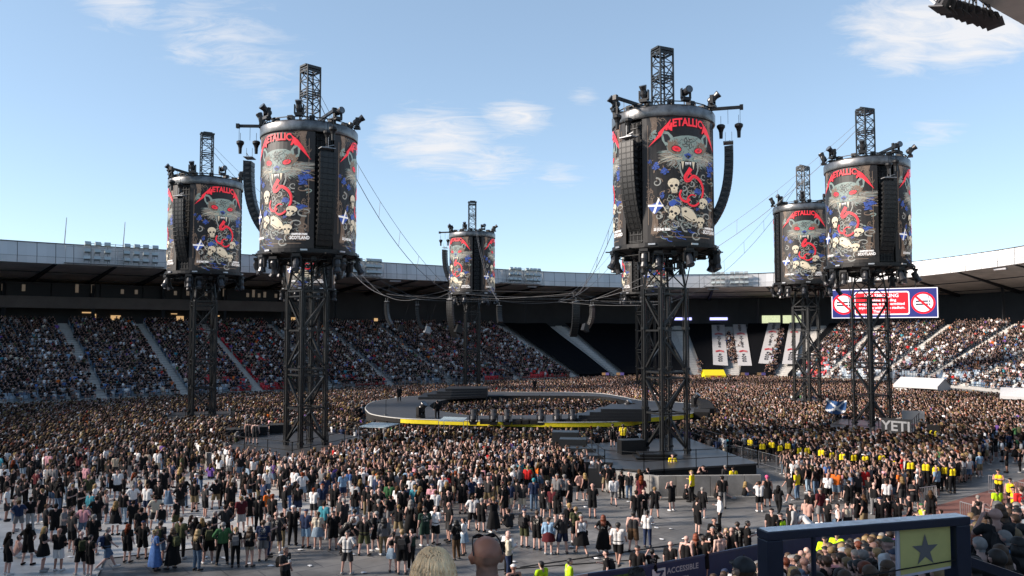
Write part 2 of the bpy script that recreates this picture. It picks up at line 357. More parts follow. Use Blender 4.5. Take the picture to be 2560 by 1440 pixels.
# roof
RB = 38.
def roof_pt(i, t, dz=0.):
    i = int(i) % NC; o = ROOF_O[i] + (RB - ROOF_O[i]) * t; z = ROOF_Z[i] - float(np.interp(CU[i, 1], [20, 36, 50, 75, 95], [-1.0, 3.5, 4.5, 3.2, 1.8])) * t
    return cp(i, o, z + dz)
def fascia_material():
    m = bpy.data.materials.new('fascia_panels'); m.use_nodes = True; t = m.node_tree; b = t.nodes['Principled BSDF']; b.inputs['Roughness'].default_value = .42; b.inputs['Metallic'].default_value = .25
    at = t.nodes.new('ShaderNodeAttribute'); at.attribute_name = 'Col'; t.links.new(at.outputs['Color'], b.inputs['Base Color']); return m
fv = []; ff = []; fc = []
r2 = random.Random(3)
FH = 2.75
for i in range(0, NC):
    for (za, zb) in ((0.0, .9), (.93, FH)):
        gp = .03
        a = np.array(cp(i, ROOF_O[i] - .02, ROOF_Z[i] + za)); b = np.array(cp(i + 1, ROOF_O[(i + 1) % NC] - .02, ROOF_Z[(i + 1) % NC] + za)); 
        a2 = np.array(cp(i, ROOF_O[i] - .02 + .25 * (zb / FH) ** 2, ROOF_Z[i] + zb)); b2 = np.array(cp(i + 1, ROOF_O[(i + 1) % NC] - .02 + .25 * (zb / FH) ** 2, ROOF_Z[(i + 1) % NC] + zb))
        g2 = gp if i % 2 else 0.0; g3 = 0.0 if i % 2 else gp
        A = a + (b - a) * g2; B_ = b - (b - a) * g3; A2 = a2 + (b2 - a2) * g2; B2 = b2 - (b2 - a2) * g3
        k = len(fv); fv += [tuple(A), tuple(B_), tuple(B2), tuple(A2)]; ff.append((k, k + 1, k + 2, k + 3))
        if i % 2 == 0: v = r2.uniform(.46, .53)
        fc.append((v, v, v * 1.01))
me = bpy.data.meshes.new('fascia'); me.from_pydata(fv, [], ff); at = me.attributes.new('Col', 'FLOAT_COLOR', 'FACE')
at.data.foreach_set('color', np.hstack([np.array(fc), np.ones((len(fc), 1))]).ravel().astype(np.float32)); me.materials.append(fascia_material()); link('fascia', me, stad)
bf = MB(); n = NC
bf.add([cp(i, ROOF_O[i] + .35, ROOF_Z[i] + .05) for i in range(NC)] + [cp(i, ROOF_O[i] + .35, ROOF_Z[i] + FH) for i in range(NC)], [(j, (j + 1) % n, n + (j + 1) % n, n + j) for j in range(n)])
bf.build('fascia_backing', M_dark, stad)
rt = MB(); K = 5
for j in range(0, NC, 2):
    pa = [roof_pt(j, k / K) for k in range(K + 1)]; pb = [roof_pt(j + 2, k / K) for k in range(K + 1)]
    for k in range(2 if NEARSIDE(j) else K): rt.add([pa[k], pb[k], pb[k + 1], pa[k + 1]], [(0, 1, 2, 3)])  # unseen rear of the near roof left off to let sky light in
rt.build('soffit', mat('roof_soffit', (.58, .51, .46), .75, var=.25, vscale=.3), stad)
rt = MB()
for j in range(0, NC, 2):
    pa = [roof_pt(j, k / K, FH + .1) for k in range(K + 1)]; pb = [roof_pt(j + 2, k / K, FH + .1) for k in range(K + 1)]
    for k in range(2 if NEARSIDE(j) else K): rt.add([pa[k], pb[k], pb[k + 1], pa[k + 1]], [(0, 1, 2, 3)])
rt.build('roof', mat('roof_sheet', (.45, .46, .47), .6, .2), stad)
rb = MB()
for j in range(0, NC, 7):
    a = Vector(roof_pt(j, .0, -.12)); b = Vector(roof_pt(j, 1., -.7)); q = Vector((0, 0, -.0))
    rb.add([a + Vector((TX[j] * s, TY[j] * s, 0)) for s in (-.22, .22)] + [b + Vector((TX[j] * s, TY[j] * s, 0)) for s in (-.35, .35)] + [a + Vector((TX[j] * s, TY[j] * s, .12)) for s in (-.22, .22)] + [b + Vector((TX[j] * s, TY[j] * s, .7)) for s in (-.35, .35)],
           [(0, 2, 3, 1), (0, 4, 6, 2), (1, 3, 7, 5), (0, 1, 5, 4)])
rb.build('roof_ribs', mat('rib_paint', (.015, .015, .018), .6), stad)
for t in (.33, .66):
    pu = MB()
    for j in range(0, NC, 2): pu.bar(roof_pt(j, t, -.08), roof_pt(j + 2, t, -.08), .10)
    pu.build('roof_purlin', mat('purlin_grey', (.05, .048, .048), .7), stad)
# small soffit lamps
for p in (12, 600, 805, 1090, 1435, 1790, 2330, 2440): 
    i = idx_px(p); a = Vector(roof_pt(i, .03, -.25)); lm = MB(); lm.box(a, (2.2, .5, .3), rz=math.atan2(TY[i], TX[i])); lm.build('soffit_lamp', mat('lamp_housing', (.35, .35, .37), .5), stad)
# antennas / masts on the roof
for k, (p, h, lb) in enumerate(((208, 3.8, 'tall thin pole on the roof edge, left end of the widest light rack'), (360, 3.8, 'tall thin pole on the roof edge, right end of the widest light rack'), (935, 3.6, 'thin pole leaning slightly on the roof edge behind the second light rack'), (1270, 4., 'thin roof pole just right of the far central tower'), (1345, 4.2, 'thin roof pole at the right end of the central light rack'))):
    i = idx_px(p + (8 if p < 900 else 0)); a = Vector(cp(i, ROOF_O[i] + .8, ROOF_Z[i] + FH - .6)); px = 1280 + 2000 * a.x / a.y
    a += Vector((TX[i], TY[i], 0)) * 0
    t = MB(); t.bar((0, 0, 0), (.25, 0, h + .6), .09, n=6, w2=.05); t.lathe([(.25, 0), (.25, .3), (.12, .45)], 8)
    o = tag(t.build('roof_pole', M_grey), lb, 'pole', 'slender poles along the stadium roof edge'); o.location = a
# floodlight racks hung on the fascia
lampm = MB(); lampm.box((0, 0, 0), (.72, .45, .42)); lampm.box((0, -.27, 0), (.8, .1, .5)); lampm.bar((-.35, 0, -.1), (-.35, .5, -.3), .04); lampm.bar((.35, 0, -.1), (.35, .5, -.3), .04)
LMESH = bpy.data.meshes.new('lamp'); LMESH.from_pydata(lampm.v, [], lampm.f); LMESH.materials.append(mat('lamp_glass_housing', (.42, .46, .45), .3, .4))
for (pa, pb, lb) in ((192, 372, 'longest floodlight rack on the white roof edge, far left'), (858, 946, 'floodlight rack on the roof edge right of the near left tower'), (1256, 1358, 'floodlight rack on the roof edge right of the far central tower'), (1756, 1868, 'floodlight rack on the roof edge right of the near right tower')):
    pm_ = (pa + pb) / 2
    # find roof edge index at this column
    cand = [(abs(1280 + 2000 * (FX[i] + NX[i] * (ROOF_O[i] - .8)) / (FY[i] + NY[i] * (ROOF_O[i] - .8)) - pm_), i) for i in range(NC) if FY[i] > 80 and CU[i, 1] > 50 and FX[i] < 62]
    i = min(cand)[1]; a = Vector(cp(i, ROOF_O[i] - .15, ROOF_Z[i] + .2)); dpt = a.y
    ang = math.atan2(-TY[i], -TX[i])
    W = (pb - pa) / 2000 * dpt / max(.6, abs(math.cos(ang)) + .0)
    rk = thing('floodlight_rack', lb, 'floodlight', a, ang, 'floodlight racks along the roof edge')
    f = MB(); T = .05
    for z in (0, 2.2): f.bar((-W / 2, -1., z), (W / 2, -1., z), T); f.bar((-W / 2, 0, z), (-W / 2, -1., z), T); f.bar((W / 2, 0, z), (W / 2, -1., z), T)
    for x in (-W / 2, W / 2, 0): f.bar((x, -1, 0), (x, -1, 2.3), T)
    f.box((0, -.5, -.04), (W, 1., .06))
    for z in (.9, 1.9, 2.8): f.bar((-W * .3, -.8, z), (W * .38, -.8, z), T)
    for x in (-W * .28, -W * .02, W * .12, W * .36): f.bar((x, -.8, 0), (x, -.8, 2.9), T)
    f.build('frame', M_grey, rk)
    for r_, z in enumerate((.75, 1.75, 2.75)):
        for c_ in range(8):
            x = -W * .3 + W * .68 * c_ / 7
            if c_ == 3: continue
            o = link('lamp', LMESH, rk, (x, -1.15, z - .1)); o.rotation_euler = (R(-28), 0, R((c_ * 37 + r_ * 11) % 30 - 15))
# floodlights under the near roof edge (top right)
nb = [i for i in range(NC) if CU[i, 1] < 17.5 and 16 < CU[i, 0] < 70]
k = 0
edge = []
for j, px in enumerate((2352, 2366, 2385, 2400, 2418, 2436, 2452, 2470, 2486)):
    d = pdir(px, 20 + (px - 2352) * .27); t = 14.0 / d.z; edge.append(Vector((d.x * t, d.y * t, 24.0)))
fm = MB(); fm.lathe([(.14, -.5), (.26, -.42), (.32, 0), (.34, .05)], 10); fm.box((0, 0, .06), (.72, .72, .05)); fm.bar((-.4, 0, -.1), (-.4, 0, -.9), .035); fm.bar((.4, 0, -.1), (.4, 0, -.9), .035); fm.bar((-.4, 0, -.9), (.4, 0, -.9), .04)
FME = bpy.data.meshes.new('floodlight'); FME.from_pydata(fm.v, [], fm.f); FME.materials.append(mat('dark_lamp', (.05, .05, .055), .5, .3))
ords = ['first', 'second', 'third', 'fourth', 'fifth', 'sixth', 'seventh', 'eighth', 'last']
for j, e_ in enumerate(edge):
    fo = thing('roof_floodlight', f'{ords[j]} lamp from the left in the row under the roof corner, top right', 'floodlight', e_, R(30), 'floodlights under the near roof corner')
    o = link('lamp_head', FME, fo); o.rotation_euler = (R(200 - 4 * j), R(14), R(10 * (j % 3)))
    c = MB(); c.bar((0, 0, .0), (0, .9, 1.1), .05); c.bar((-.3, .8, 1.0), (.3, .8, 1.0), .06); c.build('bracket', M_grey, fo)
# big screen
def rounded(mb, x0, y0, x1, y1, r, y, mi):
    pts = []
    for cx_, cy_, a0 in ((x1 - r, y1 - r, 0), (x0 + r, y1 - r, 90), (x0 + r, y0 + r, 180), (x1 - r, y0 + r, 270)):
        for k in range(5): a = R(a0 + 22.5 * k); pts.append((cx_ + r * math.cos(a), y, cy_ + r * math.sin(a)))
    mb.add(pts, [tuple(range(len(pts)))], mi)
a = PD(2080, 796, 130); b = PD(2346, 793, 122); tt = PD(2080, 726, 130)
scr = thing('big_screen', 'wide blue and red no smoking screen hanging under the right stand roof', 'screen', a, math.atan2(b.y - a.y, b.x - a.x))
W = (Vector((b.x, b.y)) - Vector((a.x, a.y))).length; H = tt.z - a.z + .1
c = MB(); c.box((W / 2, .35, H / 2), (W + .2, .6, H + .1)); c.bar((W * .2, .4, H), (W * .2, .4, H + 3.2), .1); c.bar((W * .8, .4, H), (W * .8, .4, H + 3.2), .1); c.build('housing', M_black, scr)
def em(n_, c_, e=.75): return mat(n_, c_, .6, emit=e)
E = [em('screen_white', (.38, .38, .42), .7), em('screen_navy', (.004, .008, .07), .8), em('screen_red', (.42, .0, .006), .8), em('screen_dark', (.01, .01, .02), .1)]
c = MB()
def rect(x0, y0, x1, y1, y, mi): c.add([(x0, y, y0), (x1, y, y0), (x1, y, y1), (x0, y, y1)], [(0, 1, 2, 3)], mi)
rect(0, 0, W, H, 0, 0); rect(.12, .12, W - .12, H - .12, -.01, 1)
rounded(c, W * .225, H * .1, W * .745, H * .9, .35, -.02, 0); rounded(c, W * .235, H * .145, W * .735, H * .855, .28, -.03, 2)
for cx_ in (W * .118, W * .868):
    rr = H * .36
    for q, (r_, mi) in enumerate(((rr, 2), (rr * .82, 0))):
        c.add([(cx_ + r_ * math.cos(2 * math.pi * k / 28), -.02 - .01 * q, H * .49 + r_ * math.sin(2 * math.pi * k / 28)) for k in range(28)], [tuple(range(28))], mi)
    for yy in (.52, .42): rect(cx_ - rr * .62, H * yy, cx_ + rr * .4, H * (yy + .05), -.04, 3); rect(cx_ + rr * .46, H * yy, cx_ + rr * .6, H * (yy + .05), -.04, 3)
    s_ = [(.38, .62), (.45, .70), (.5, .78), (.42, .83)]
    for (x0, y0), (x1, y1) in zip(s_[:-1], s_[1:]): c.bar((cx_ + rr * x0, -.05, H * y0), (cx_ + rr * x1, -.05, H * y1), .05, 3)
    d_ = rr * .62; e_ = rr * .07
    c.add([(cx_ - d_ - e_, -.06, H * .49 + d_ - e_), (cx_ - d_ + e_, -.06, H * .49 + d_ + e_), (cx_ + d_ + e_, -.06, H * .49 - d_ + e_), (cx_ + d_ - e_, -.06, H * .49 - d_ - e_)], [(0, 1, 2, 3)], 2)
for tx, zz_, sz in (('NO SMOKING', .70, .78), ('Smoking, including', .565, .56), ('e-cigarettes, is not permitted', .44, .56), ('anywhere within the stadium.', .31, .56), ('Thank you.', .19, .56)):
    put_text(c, tx, sz, (W * .485, -.05, H * zz_), (1, 0, 0), (0, 0, 1), 0, offset=.016)
c.build('display', E, scr)
# white arrow banners on the covered end
M_ban = mat('white_banner', (.40, .39, .39), .8, var=.08); M_bt = mat('banner_black', (.02, .02, .03), .8); M_br = mat('banner_red', (.5, .03, .05), .8)
BN = [('leftmost', (1779, 812), (1811, 812), (1820, 914), (1783, 912)), ('second from left', (1832, 811), (1864, 811), (1880, 914), (1845, 914)), ('third from left', (1921, 806), (1952, 806), (1930, 910), (1896, 908)), ('rightmost', (1974, 806), (2004, 806), (1991, 910), (1955, 910))]
def slope_hit(px, py):
    d = pdir(px, py); best = None
    for t in np.arange(100, 215, .25):
        p = Vector((0, 0, 10)) + d * t
        j = int(np.argmin((FX - p.x) ** 2 + (FY - p.y) ** 2)); off = (p.x - FX[j]) * NX[j] + (p.y - FY[j]) * NY[j]
        if off >= 0 and p.z <= bankz(j, off) + 1.05: return p
    return p
for nm, *q in BN:
    A, B, C_, D = [slope_hit(*p) for p in q]
    o = thing('banner', f'{nm}: white toilets and food banner on the black seat cover', 'banner', D, 0, 'white banners on the covered seats')
    m = MB(); G = 10
    def bl(u, v, up=0.): return (A * (1 - u) + B * u) * (1 - v) + (D * (1 - u) + C_ * u) * v + Vector((0, -.3 * up, up)) - D
    v = [bl(i / 4, j / G) for j in range(G + 1) for i in range(5)]; m.add(v, [(j * 5 + i, j * 5 + 5 + i, j * 5 + 6 + i, j * 5 + 1 + i) for j in range(G) for i in range(4)])
    m.build('sheet', M_ban, o); m = MB()
    def word(s, v0, v1):
        for k, ch in enumerate(s):
            vv, f = text_mesh(ch, 1., offset=.03); vc = v0 + (v1 - v0) * (k + .5) / len(s)
            hs = (v1 - v0) / len(s) * 1.05
            m.add([bl(.5 + p[0] * .42, vc - (p[1] - .35) * hs, .08) for p in vv], f, 0)
    word('BARS', .03, .19); word('TOILETS', .31, .60); word('FOOD', .74, .93)
    for vb in (.23, .66):
        for dd in (0, .022):
            for s0, s1 in ((.2, .5), (.5, .8)):
                h0 = .02 if s0 == .2 else 0; h1 = 0 if s0 == .2 else .02
                m.add([bl(s0, vb + dd + h0, .09), bl(s1, vb + dd + h1, .09), bl(s1, vb + dd + h1 + .012, .09), bl(s0, vb + dd + h0 + .012, .09)], [(0, 3, 2, 1)], 1)
    m.build('lettering', [M_bt, M_br], o)
# small coloured adverts at the foot of the cover
for k, (x0, x1, lb) in enumerate(((1852, 1872, 'orange and purple advert board below the second white banner'), (1893, 1914, 'orange and purple advert board below the third white banner'), (1505, 1523, 'small orange and purple board left of the near right tower'), (1541, 1560, 'small purple board beside the near right tower legs'))):
    a = P(x0, 938, 2.4); b = P(x1, 938, 2.4); m = MB(); mi_ = (a + b) / 2
    m.add([a, mi_, mi_ + Vector((0, 0, .45)), a + Vector((0, 0, .45))], [(0, 1, 2, 3)], 0); m.add([mi_, b, b + Vector((0, 0, .45)), mi_ + Vector((0, 0, .45))], [(0, 1, 2, 3)], 1)
    m.box(((a + b) / 2 + Vector((0, .08, .2))), ((b - a).x, .1, .5), mi=2)
    m.box(((a + b) / 2 + Vector((0, .08, -1.1))), (.1, .08, 2.2), mi=2)
    tag(m.build('advert_board', [mat('orange_print', (.65, .35, .15), .6), mat('purple_print', (.22, .16, .45), .6), M_black]), lb, 'board', 'small advert boards')
# white marquee on the right, yellow gazebo by the covered end
def marquee(a, b, h, dep, lb, nm, mt, mt2):
    ux = (b - a).normalized(); uy = Vector((-ux.y, ux.x, 0)); W_ = (b - a).length
    o = thing(nm, lb, nm.split('_')[-1], a)
    m = MB(); q = lambda x, y, z: ux * x + uy * y + Vector((0, 0, z))
    e = h * .68
    for (x) in (0, W_ * .33, W_ * .66, W_): pass
    m.add([q(-.2, -.2, e), q(W_ + .2, -.2, e), q(W_ + .2, dep / 2, h), q(-.2, dep / 2, h), q(W_ + .2, dep + .2, e), q(-.2, dep + .2, e)], [(0, 1, 2, 3), (3, 2, 4, 5)])
    m.add([q(-.2, -.2, e), q(W_ + .2, -.2, e), q(W_ + .2, -.2, e - .35), q(-.2, -.2, e - .35)], [(0, 3, 2, 1)])
    m.build('canopy', mt, o); m = MB()
    m.add([q(0, 0, 0), q(0, dep, 0), q(0, dep, e), q(0, dep / 2, h), q(0, 0, e)], [(0, 1, 2, 3, 4)]); m.add([q(W_, 0, 0), q(W_, dep, 0), q(W_, dep, e), q(W_, dep / 2, h), q(W_, 0, e)], [(0, 4, 3, 2, 1)])
    m.add([q(0, dep, 0), q(W_, dep, 0), q(W_, dep, e), q(0, dep, e)], [(0, 1, 2, 3)])
    m.add([q(0, 0, 0), q(W_ * .42, 0, 0), q(W_ * .42, 0, e), q(0, 0, e)], [(0, 3, 2, 1)])
    m.build('side_wall', mt2, o)
    for x in (0, W_ * .42, W_): m = MB(); m.bar(q(x, -.05, 0), q(x, -.05, e), .05); m.build('pole', M_alu, o)
    return o
wf = mat('white_canvas', (.52, .52, .52), .75, var=.06)
marquee(P(2238, 976, 1.4) - Vector((0, 0, 1.4)), P(2342, 982, 1.4) - Vector((0, 0, 1.4)), 3.3, 4.5, 'white ridge-roofed marquee standing before the right stand', 'event_marquee', wf, wf)
marquee(P(2505, 1003, 1.4) - Vector((0, 0, 1.4)), P(2575, 1006, 1.4) - Vector((0, 0, 1.4)), 3.0, 3.5, 'white tent cut by the right edge of the view', 'event_tent', wf, mat('tent_window_pvc', (.35, .37, .40), .4))
yg = marquee(P(1764, 950, 1.2) - Vector((0, 0, 1.2)), P(1812, 950, 1.2) - Vector((0, 0, 1.2)), 3.0, 3., 'yellow gazebo with two red letter panels at the covered end', 'yellow_gazebo', M_yel, M_yel)
m = MB()
for fx in (.35, .7):
    W_ = (P(1812, 950, 1.2) - P(1764, 950, 1.2)).length; m.box((W_ * fx, -.3, 1.6), (1., .04, .9), mi=0); put_text(m, 'T', .9, (W_ * fx, -.34, 1.3), (1, 0, 0), (0, 0, 1), 1, offset=.03)
m.build('letter_panel', [mat('orange_panel', (.75, .40, .05), .6), mat('gazebo_red', (.5, .02, .03), .6)], yg)
# ================================================================ TOWERS
RD = 3.65; Z0, Z1 = 14.95, 23.7; PA0, PA1 = R(11.75), R(108.25); PW = RD * (PA1 - PA0)
ART = [('led_black', (.009, .0075, .007), .15), ('led_red', (.46, .018, .028), .4), ('led_teal', (.115, .155, .145), .33), ('led_brown', (.105, .075, .055), .33), ('led_blue', (.022, .05, .20), .35),
       ('led_cream', (.40, .35, .26), .3), ('led_white', (.50, .50, .50), .35), ('led_shade', (.014, .013, .015), .1), ('led_grey', (.15, .155, .145), .35), ('led_redd', (.30, .01, .02), .3)]
AM = [mat(n_, c_, .5, emit=e_) for n_, c_, e_ in ART]
BLK, RED, TEA, BRO, BLU, CRE, WHI, SHA, GRE, RDD = range(10)
def uz(zx, zy):
    s = max(-1, min(1, (1590 + zx / 4.364 - 1661) / 125.5)); th = math.asin(s)
    x = (th + R(24)) * RD + .05
    arch = 28 * (1 - math.cos(th)) 
    return x, (Z1 - Z0) * (1 - (zy - 12 - arch) / 1345)
class Art:
    def __init__(s): s.bm = bmesh.new(); s.k = 0; s.rd = random.Random(11)
    def poly(s, pts, mi, lay, raw=False):
        q = pts if raw else [uz(*p) for p in pts]
        try: f = s.bm.faces.new([s.bm.verts.new((x, y, lay)) for x, y in q]); f.material_index = mi
        except ValueError: pass
    def stroke(s, pts, w0, w1, mi, lay, raw=False):
        q = [Vector(p if raw else uz(*p)) for p in pts]; n = len(q); L_, R_ = [], []
        for i, p in enumerate(q):
            d = (q[min(i + 1, n - 1)] - q[max(i - 1, 0)]); d = d.normalized() if d.length > 1e-6 else Vector((1, 0)); nn = Vector((-d.y, d.x)); w_ = w0 + (w1 - w0) * i / (n - 1)
            L_.append(p + nn * w_); R_.append(p - nn * w_)
        for i in range(n - 1):
            f = s.bm.faces.new([s.bm.verts.new((*v, lay)) for v in (L_[i], R_[i], R_[i + 1], L_[i + 1])]); f.material_index = mi
    def blob(s, c, rx, ry, mi, lay, n=14, jit=.0, rot=0.):
        pts = []
        for k in range(n):
            a = 2 * math.pi * k / n; r_ = 1 + s.rd.uniform(-jit, jit); x, y = rx * math.cos(a) * r_, ry * math.sin(a) * r_
            pts.append((c[0] + x * math.cos(rot) - y * math.sin(rot), c[1] + x * math.sin(rot) + y * math.cos(rot)))
        s.poly(pts, mi, lay)
    def curl(s, c, r_, a0, turns, w_, mi, lay):
        n = int(8 * abs(turns)) + 5; pts = []
        for k in range(n):
            t = k / (n - 1); a = a0 + turns * 2 * math.pi * t; rr = r_ * (1 - .8 * t); pts.append((c[0] + rr * math.cos(a), c[1] + rr * math.sin(a)))
        s.stroke(pts, w_, w_ * .35, mi, lay)
def bez(p, n=18):
    out = []; q = [np.array(a, float) for a in p]
    q = [2 * q[0] - q[1]] + q + [2 * q[-1] - q[-2]]
    for i in range(1, len(q) - 2):
        for k in range(n // 3):
            t = k / (n // 3); p0, p1, p2, p3 = q[i - 1:i + 3]
            out.append(tuple(.5 * ((2 * p1) + (-p0 + p2) * t + (2 * p0 - 5 * p1 + 4 * p2 - p3) * t * t + (-p0 + 3 * p1 - 3 * p2 + p3) * t ** 3)))
    out.append(tuple(q[-2])); return out
def make_art():
    A = Art(); rd = A.rd
    A.poly([(0, 0), (PW, 0), (PW, 9.3), (0, 9.3)], BLK, 0, raw=True)
    # thin ornamental frame
    A.stroke([(.42, 1.2), (.42, 8.2)], .022, .022, BRO, 1, True); A.stroke([(PW - .42, 1.2), (PW - .42, 8.2)], .022, .022, BRO, 1, True)
    A.stroke([(.9, .34), (PW - .9, .34)], .025, .025, BRO, 1, True); A.stroke([(.9, 9.0), (PW - .9, 9.0)], .022, .022, BRO, 1, True)
    def curlr(x, y, r_, a0, t_, w_, mi=BRO, lay=1):
        n = int(9 * abs(t_)) + 6; A.stroke([(x + r_ * (1 - .8 * k / (n - 1)) * math.cos(a0 + t_ * 6.28 * k / (n - 1)), y + r_ * (1 - .8 * k / (n - 1)) * math.sin(a0 + t_ * 6.28 * k / (n - 1))) for k in range(n)], w_, w_ * .4, mi, lay, True)
    for cx_, cy_, sx, sy in ((.55, .55, 1, 1), (PW - .55, .55, -1, 1), (.55, 8.75, 1, -1), (PW - .55, 8.75, -1, -1)):
        big = 1.5 if sy > 0 else 1.0
        for k in range(16 if sy > 0 else 11):
            u = rd.uniform(0, 1.1 * big); v = rd.uniform(0, 2.0 * big) if rd.random() < .6 else rd.uniform(0, .35)
            if v > .5: u *= .35 * (1.4 - v / 3)
            curlr(cx_ + sx * u, cy_ + sy * v, rd.uniform(.12, .3), rd.uniform(0, 6.3), rd.choice((-1, 1)) * rd.uniform(.5, 1.2), .022)
        for k in range(6):
            a = [(cx_ + sx * (.05 + .08 * k), cy_), (cx_ + sx * (.18 + .06 * k), cy_ + sy * .8 * big), (cx_ + sx * (-.1 + .05 * k), cy_ + sy * 1.6 * big)]
            A.stroke(bez(a), .03, .01, BRO, 1, True)
        for k in range(7):
            a = R(20 + k * 11); ln = rd.uniform(.7, 1.2) * big
            A.stroke(bez([(cx_ + sx * .1, cy_ + sy * .1), (cx_ + sx * (.1 + ln * .5 * math.cos(a) + .12), cy_ + sy * ln * .5 * math.sin(a)), (cx_ + sx * ln * math.cos(a), cy_ + sy * ln * math.sin(a))]), .026, .008, BRO, 1, True)
    for y in np.arange(2.6, 4.4, .22):
        for x in (.42, PW - .42): curlr(x + rd.uniform(-.05, .05), y, rd.uniform(.08, .16), rd.uniform(0, 6), rd.choice((-.8, .8)), .02)
    for x in np.arange(PW / 2 - .9, PW / 2 + .9, .17): curlr(x, 8.95 + rd.uniform(-.06, .1), .14, rd.uniform(0, 6), rd.choice((-.8, .8)), .018)
    # acanthus and smoke curls behind the figures
    for k in range(230):
        zx = rd.gauss(500, 165); zy = rd.uniform(540, 1210)
        if not (190 < zx < 800): continue
        if zy < 700 and 260 < zx < 430: continue
        A.curl((zx, zy), rd.uniform(18, 52), rd.uniform(0, 6.3), rd.choice((-1, 1)) * rd.uniform(.4, 1.0), rd.uniform(.02, .055), rd.choice((GRE, TEA, BRO, GRE, SHA)), 1 + (k % 2))
    for c in ((225, 720), (240, 1080), (620, 1290), (690, 1240), (400, 1170), (520, 1200), (740, 1090), (790, 960)): A.curl(c, 50, rd.uniform(0, 6), 1.1, .06, GRE, 2)
    for k in range(16): x, y = rd.uniform(250, 560), rd.uniform(1150, 1330); A.stroke(bez([(x, y), (x + 20, y + 30), (x + 60, y + 40)]), .01, .03, rd.choice((BLU, TEA)), 1)
    # roses
    for (cx_, cy_, r_) in ((160, 495, 26), (215, 545, 50), (305, 600, 45), (290, 860, 38), (640, 825, 45), (780, 560, 45), (790, 500, 30), (775, 630, 35), (765, 905, 38), (450, 900, 30), (640, 1010, 24), (440, 950, 28)):
        for k in range(9):
            a = rd.uniform(0, 6.3); q = r_ * rd.uniform(.15, .62); A.blob((cx_ + q * math.cos(a), cy_ + q * math.sin(a)), r_ * .42, r_ * .34, BLU, 3 + k * .1, 9, .25, a)
            A.curl((cx_ + q * math.cos(a), cy_ + q * math.sin(a)), r_ * .3, a, .6, .018, SHA, 4 + k * .02)
        for k in range(3): a = rd.uniform(0, 6.3); A.blob((cx_ + r_ * 1.1 * math.cos(a), cy_ + r_ * 1.1 * math.sin(a)), r_ * .4, r_ * .15, BRO, 2, 8, .2, a)
    # big cat: fur strokes, ears, head
    for k in range(230):
        a = rd.uniform(-.35, math.pi + .35); rx, ry = rd.uniform(150, 200), rd.uniform(60, 110)
        c0 = (550 + rx * math.cos(a), 430 + ry * math.sin(a)); c1 = (550 + (rx + rd.uniform(40, 130)) * math.cos(a) * 1.05, 430 + (ry + rd.uniform(20, 95)) * math.sin(a))
        A.stroke([c0, ((c0[0] + c1[0]) / 2, (c0[1] + c1[1]) / 2 - 6), c1], .035, .005, rd.choice((TEA, GRE, BRO, GRE)), 3)
    for pts in ([(275, 190), (300, 165), (350, 180), (395, 230), (390, 300), (320, 330), (285, 270)], [(690, 240), (715, 195), (748, 170), (760, 240), (752, 320), (725, 345), (690, 300)]): A.poly(pts, TEA, 4)
    for pts in ([(295, 200), (340, 205), (370, 250), (350, 300), (312, 285)], [(712, 235), (742, 205), (745, 290), (722, 310)]): A.poly(pts, SHA, 5)
    A.poly([(330, 345), (350, 285), (400, 240), (480, 222), (560, 216), (640, 225), (700, 260), (735, 310), (730, 370), (700, 420), (690, 470), (640, 500), (600, 500), (550, 488), (500, 490), (450, 500), (400, 470), (395, 420), (340, 385)], TEA, 5)
    for c, s_ in (((400, 300), 1), ((700, 320), -1)):
        for k in range(50): A.stroke([(c[0] + rd.uniform(-60, 50), c[1] + rd.uniform(-40, 70)), (c[0] + rd.uniform(-60, 50), c[1] + rd.uniform(-30, 80))], .03, .01, BRO, 6)
    A.poly([(335, 340), (360, 285), (420, 300), (480, 350), (470, 420), (400, 420), (345, 380)], BRO, 5.5); A.poly([(735, 330), (700, 290), (650, 320), (625, 360), (640, 420), (700, 415), (730, 380)], BRO, 5.5)
    A.blob((430, 365), 56, 38, SHA, 7, 14, 0, .25); A.blob((655, 378), 48, 36, SHA, 7, 14, 0, -.2); A.blob((430, 364), 48, 29, RED, 8, 14, 0, .3); A.blob((656, 377), 40, 28, RED, 8, 14, 0, -.25)
    A.blob((432, 366), 20, 14, RDD, 9, 8); A.blob((656, 379), 17, 13, RDD, 9, 8)
    A.poly([(505, 425), (550, 405), (590, 425), (575, 455), (550, 475), (525, 455)], BLU, 8); A.poly([(520, 440), (550, 430), (575, 440), (550, 470)], SHA, 9)
    for k in range(170):
        x, y = rd.uniform(390, 715), rd.uniform(235, 480); A.stroke([(x, y), (x + rd.uniform(-26, 26), y + rd.uniform(5, 30))], .018, .006, rd.choice((SHA, GRE, BRO, SHA)), 8.5)
    # angular star mark on the forehead
    cx_, cy_ = 550, 300
    for k in range(4):
        a = R(20 + 90 * k); rot = lambda x, y: (cx_ + x * math.cos(a) - y * math.sin(a), cy_ + x * math.sin(a) + y * math.cos(a))
        A.stroke([rot(-18, 18), rot(-52, 40), rot(-20, 52), rot(22, 20)], .03, .022, SHA, 9)
    A.stroke([(532, 285), (566, 283), (568, 316), (534, 318), (532, 285)], .025, .025, SHA, 9)
    for k in range(22):
        s_ = rd.choice((-1, 1)); y = rd.uniform(440, 490); A.stroke(bez([(550 + s_ * 60, y), (550 + s_ * 150, y + rd.uniform(-30, 10)), (550 + s_ * rd.uniform(190, 330), y + rd.uniform(-60, 60))]), .014, .005, rd.choice((CRE, GRE, BRO)), 9)
    # mouth and fangs
    A.poly([(462, 505), (500, 495), (550, 505), (610, 495), (640, 510), (635, 570), (600, 640), (550, 670), (500, 650), (470, 590)], SHA, 6)
    A.stroke(bez([(465, 520), (470, 600), (510, 680), (560, 700), (620, 660), (650, 570), (640, 520)]), .06, .05, GRE, 6.5)
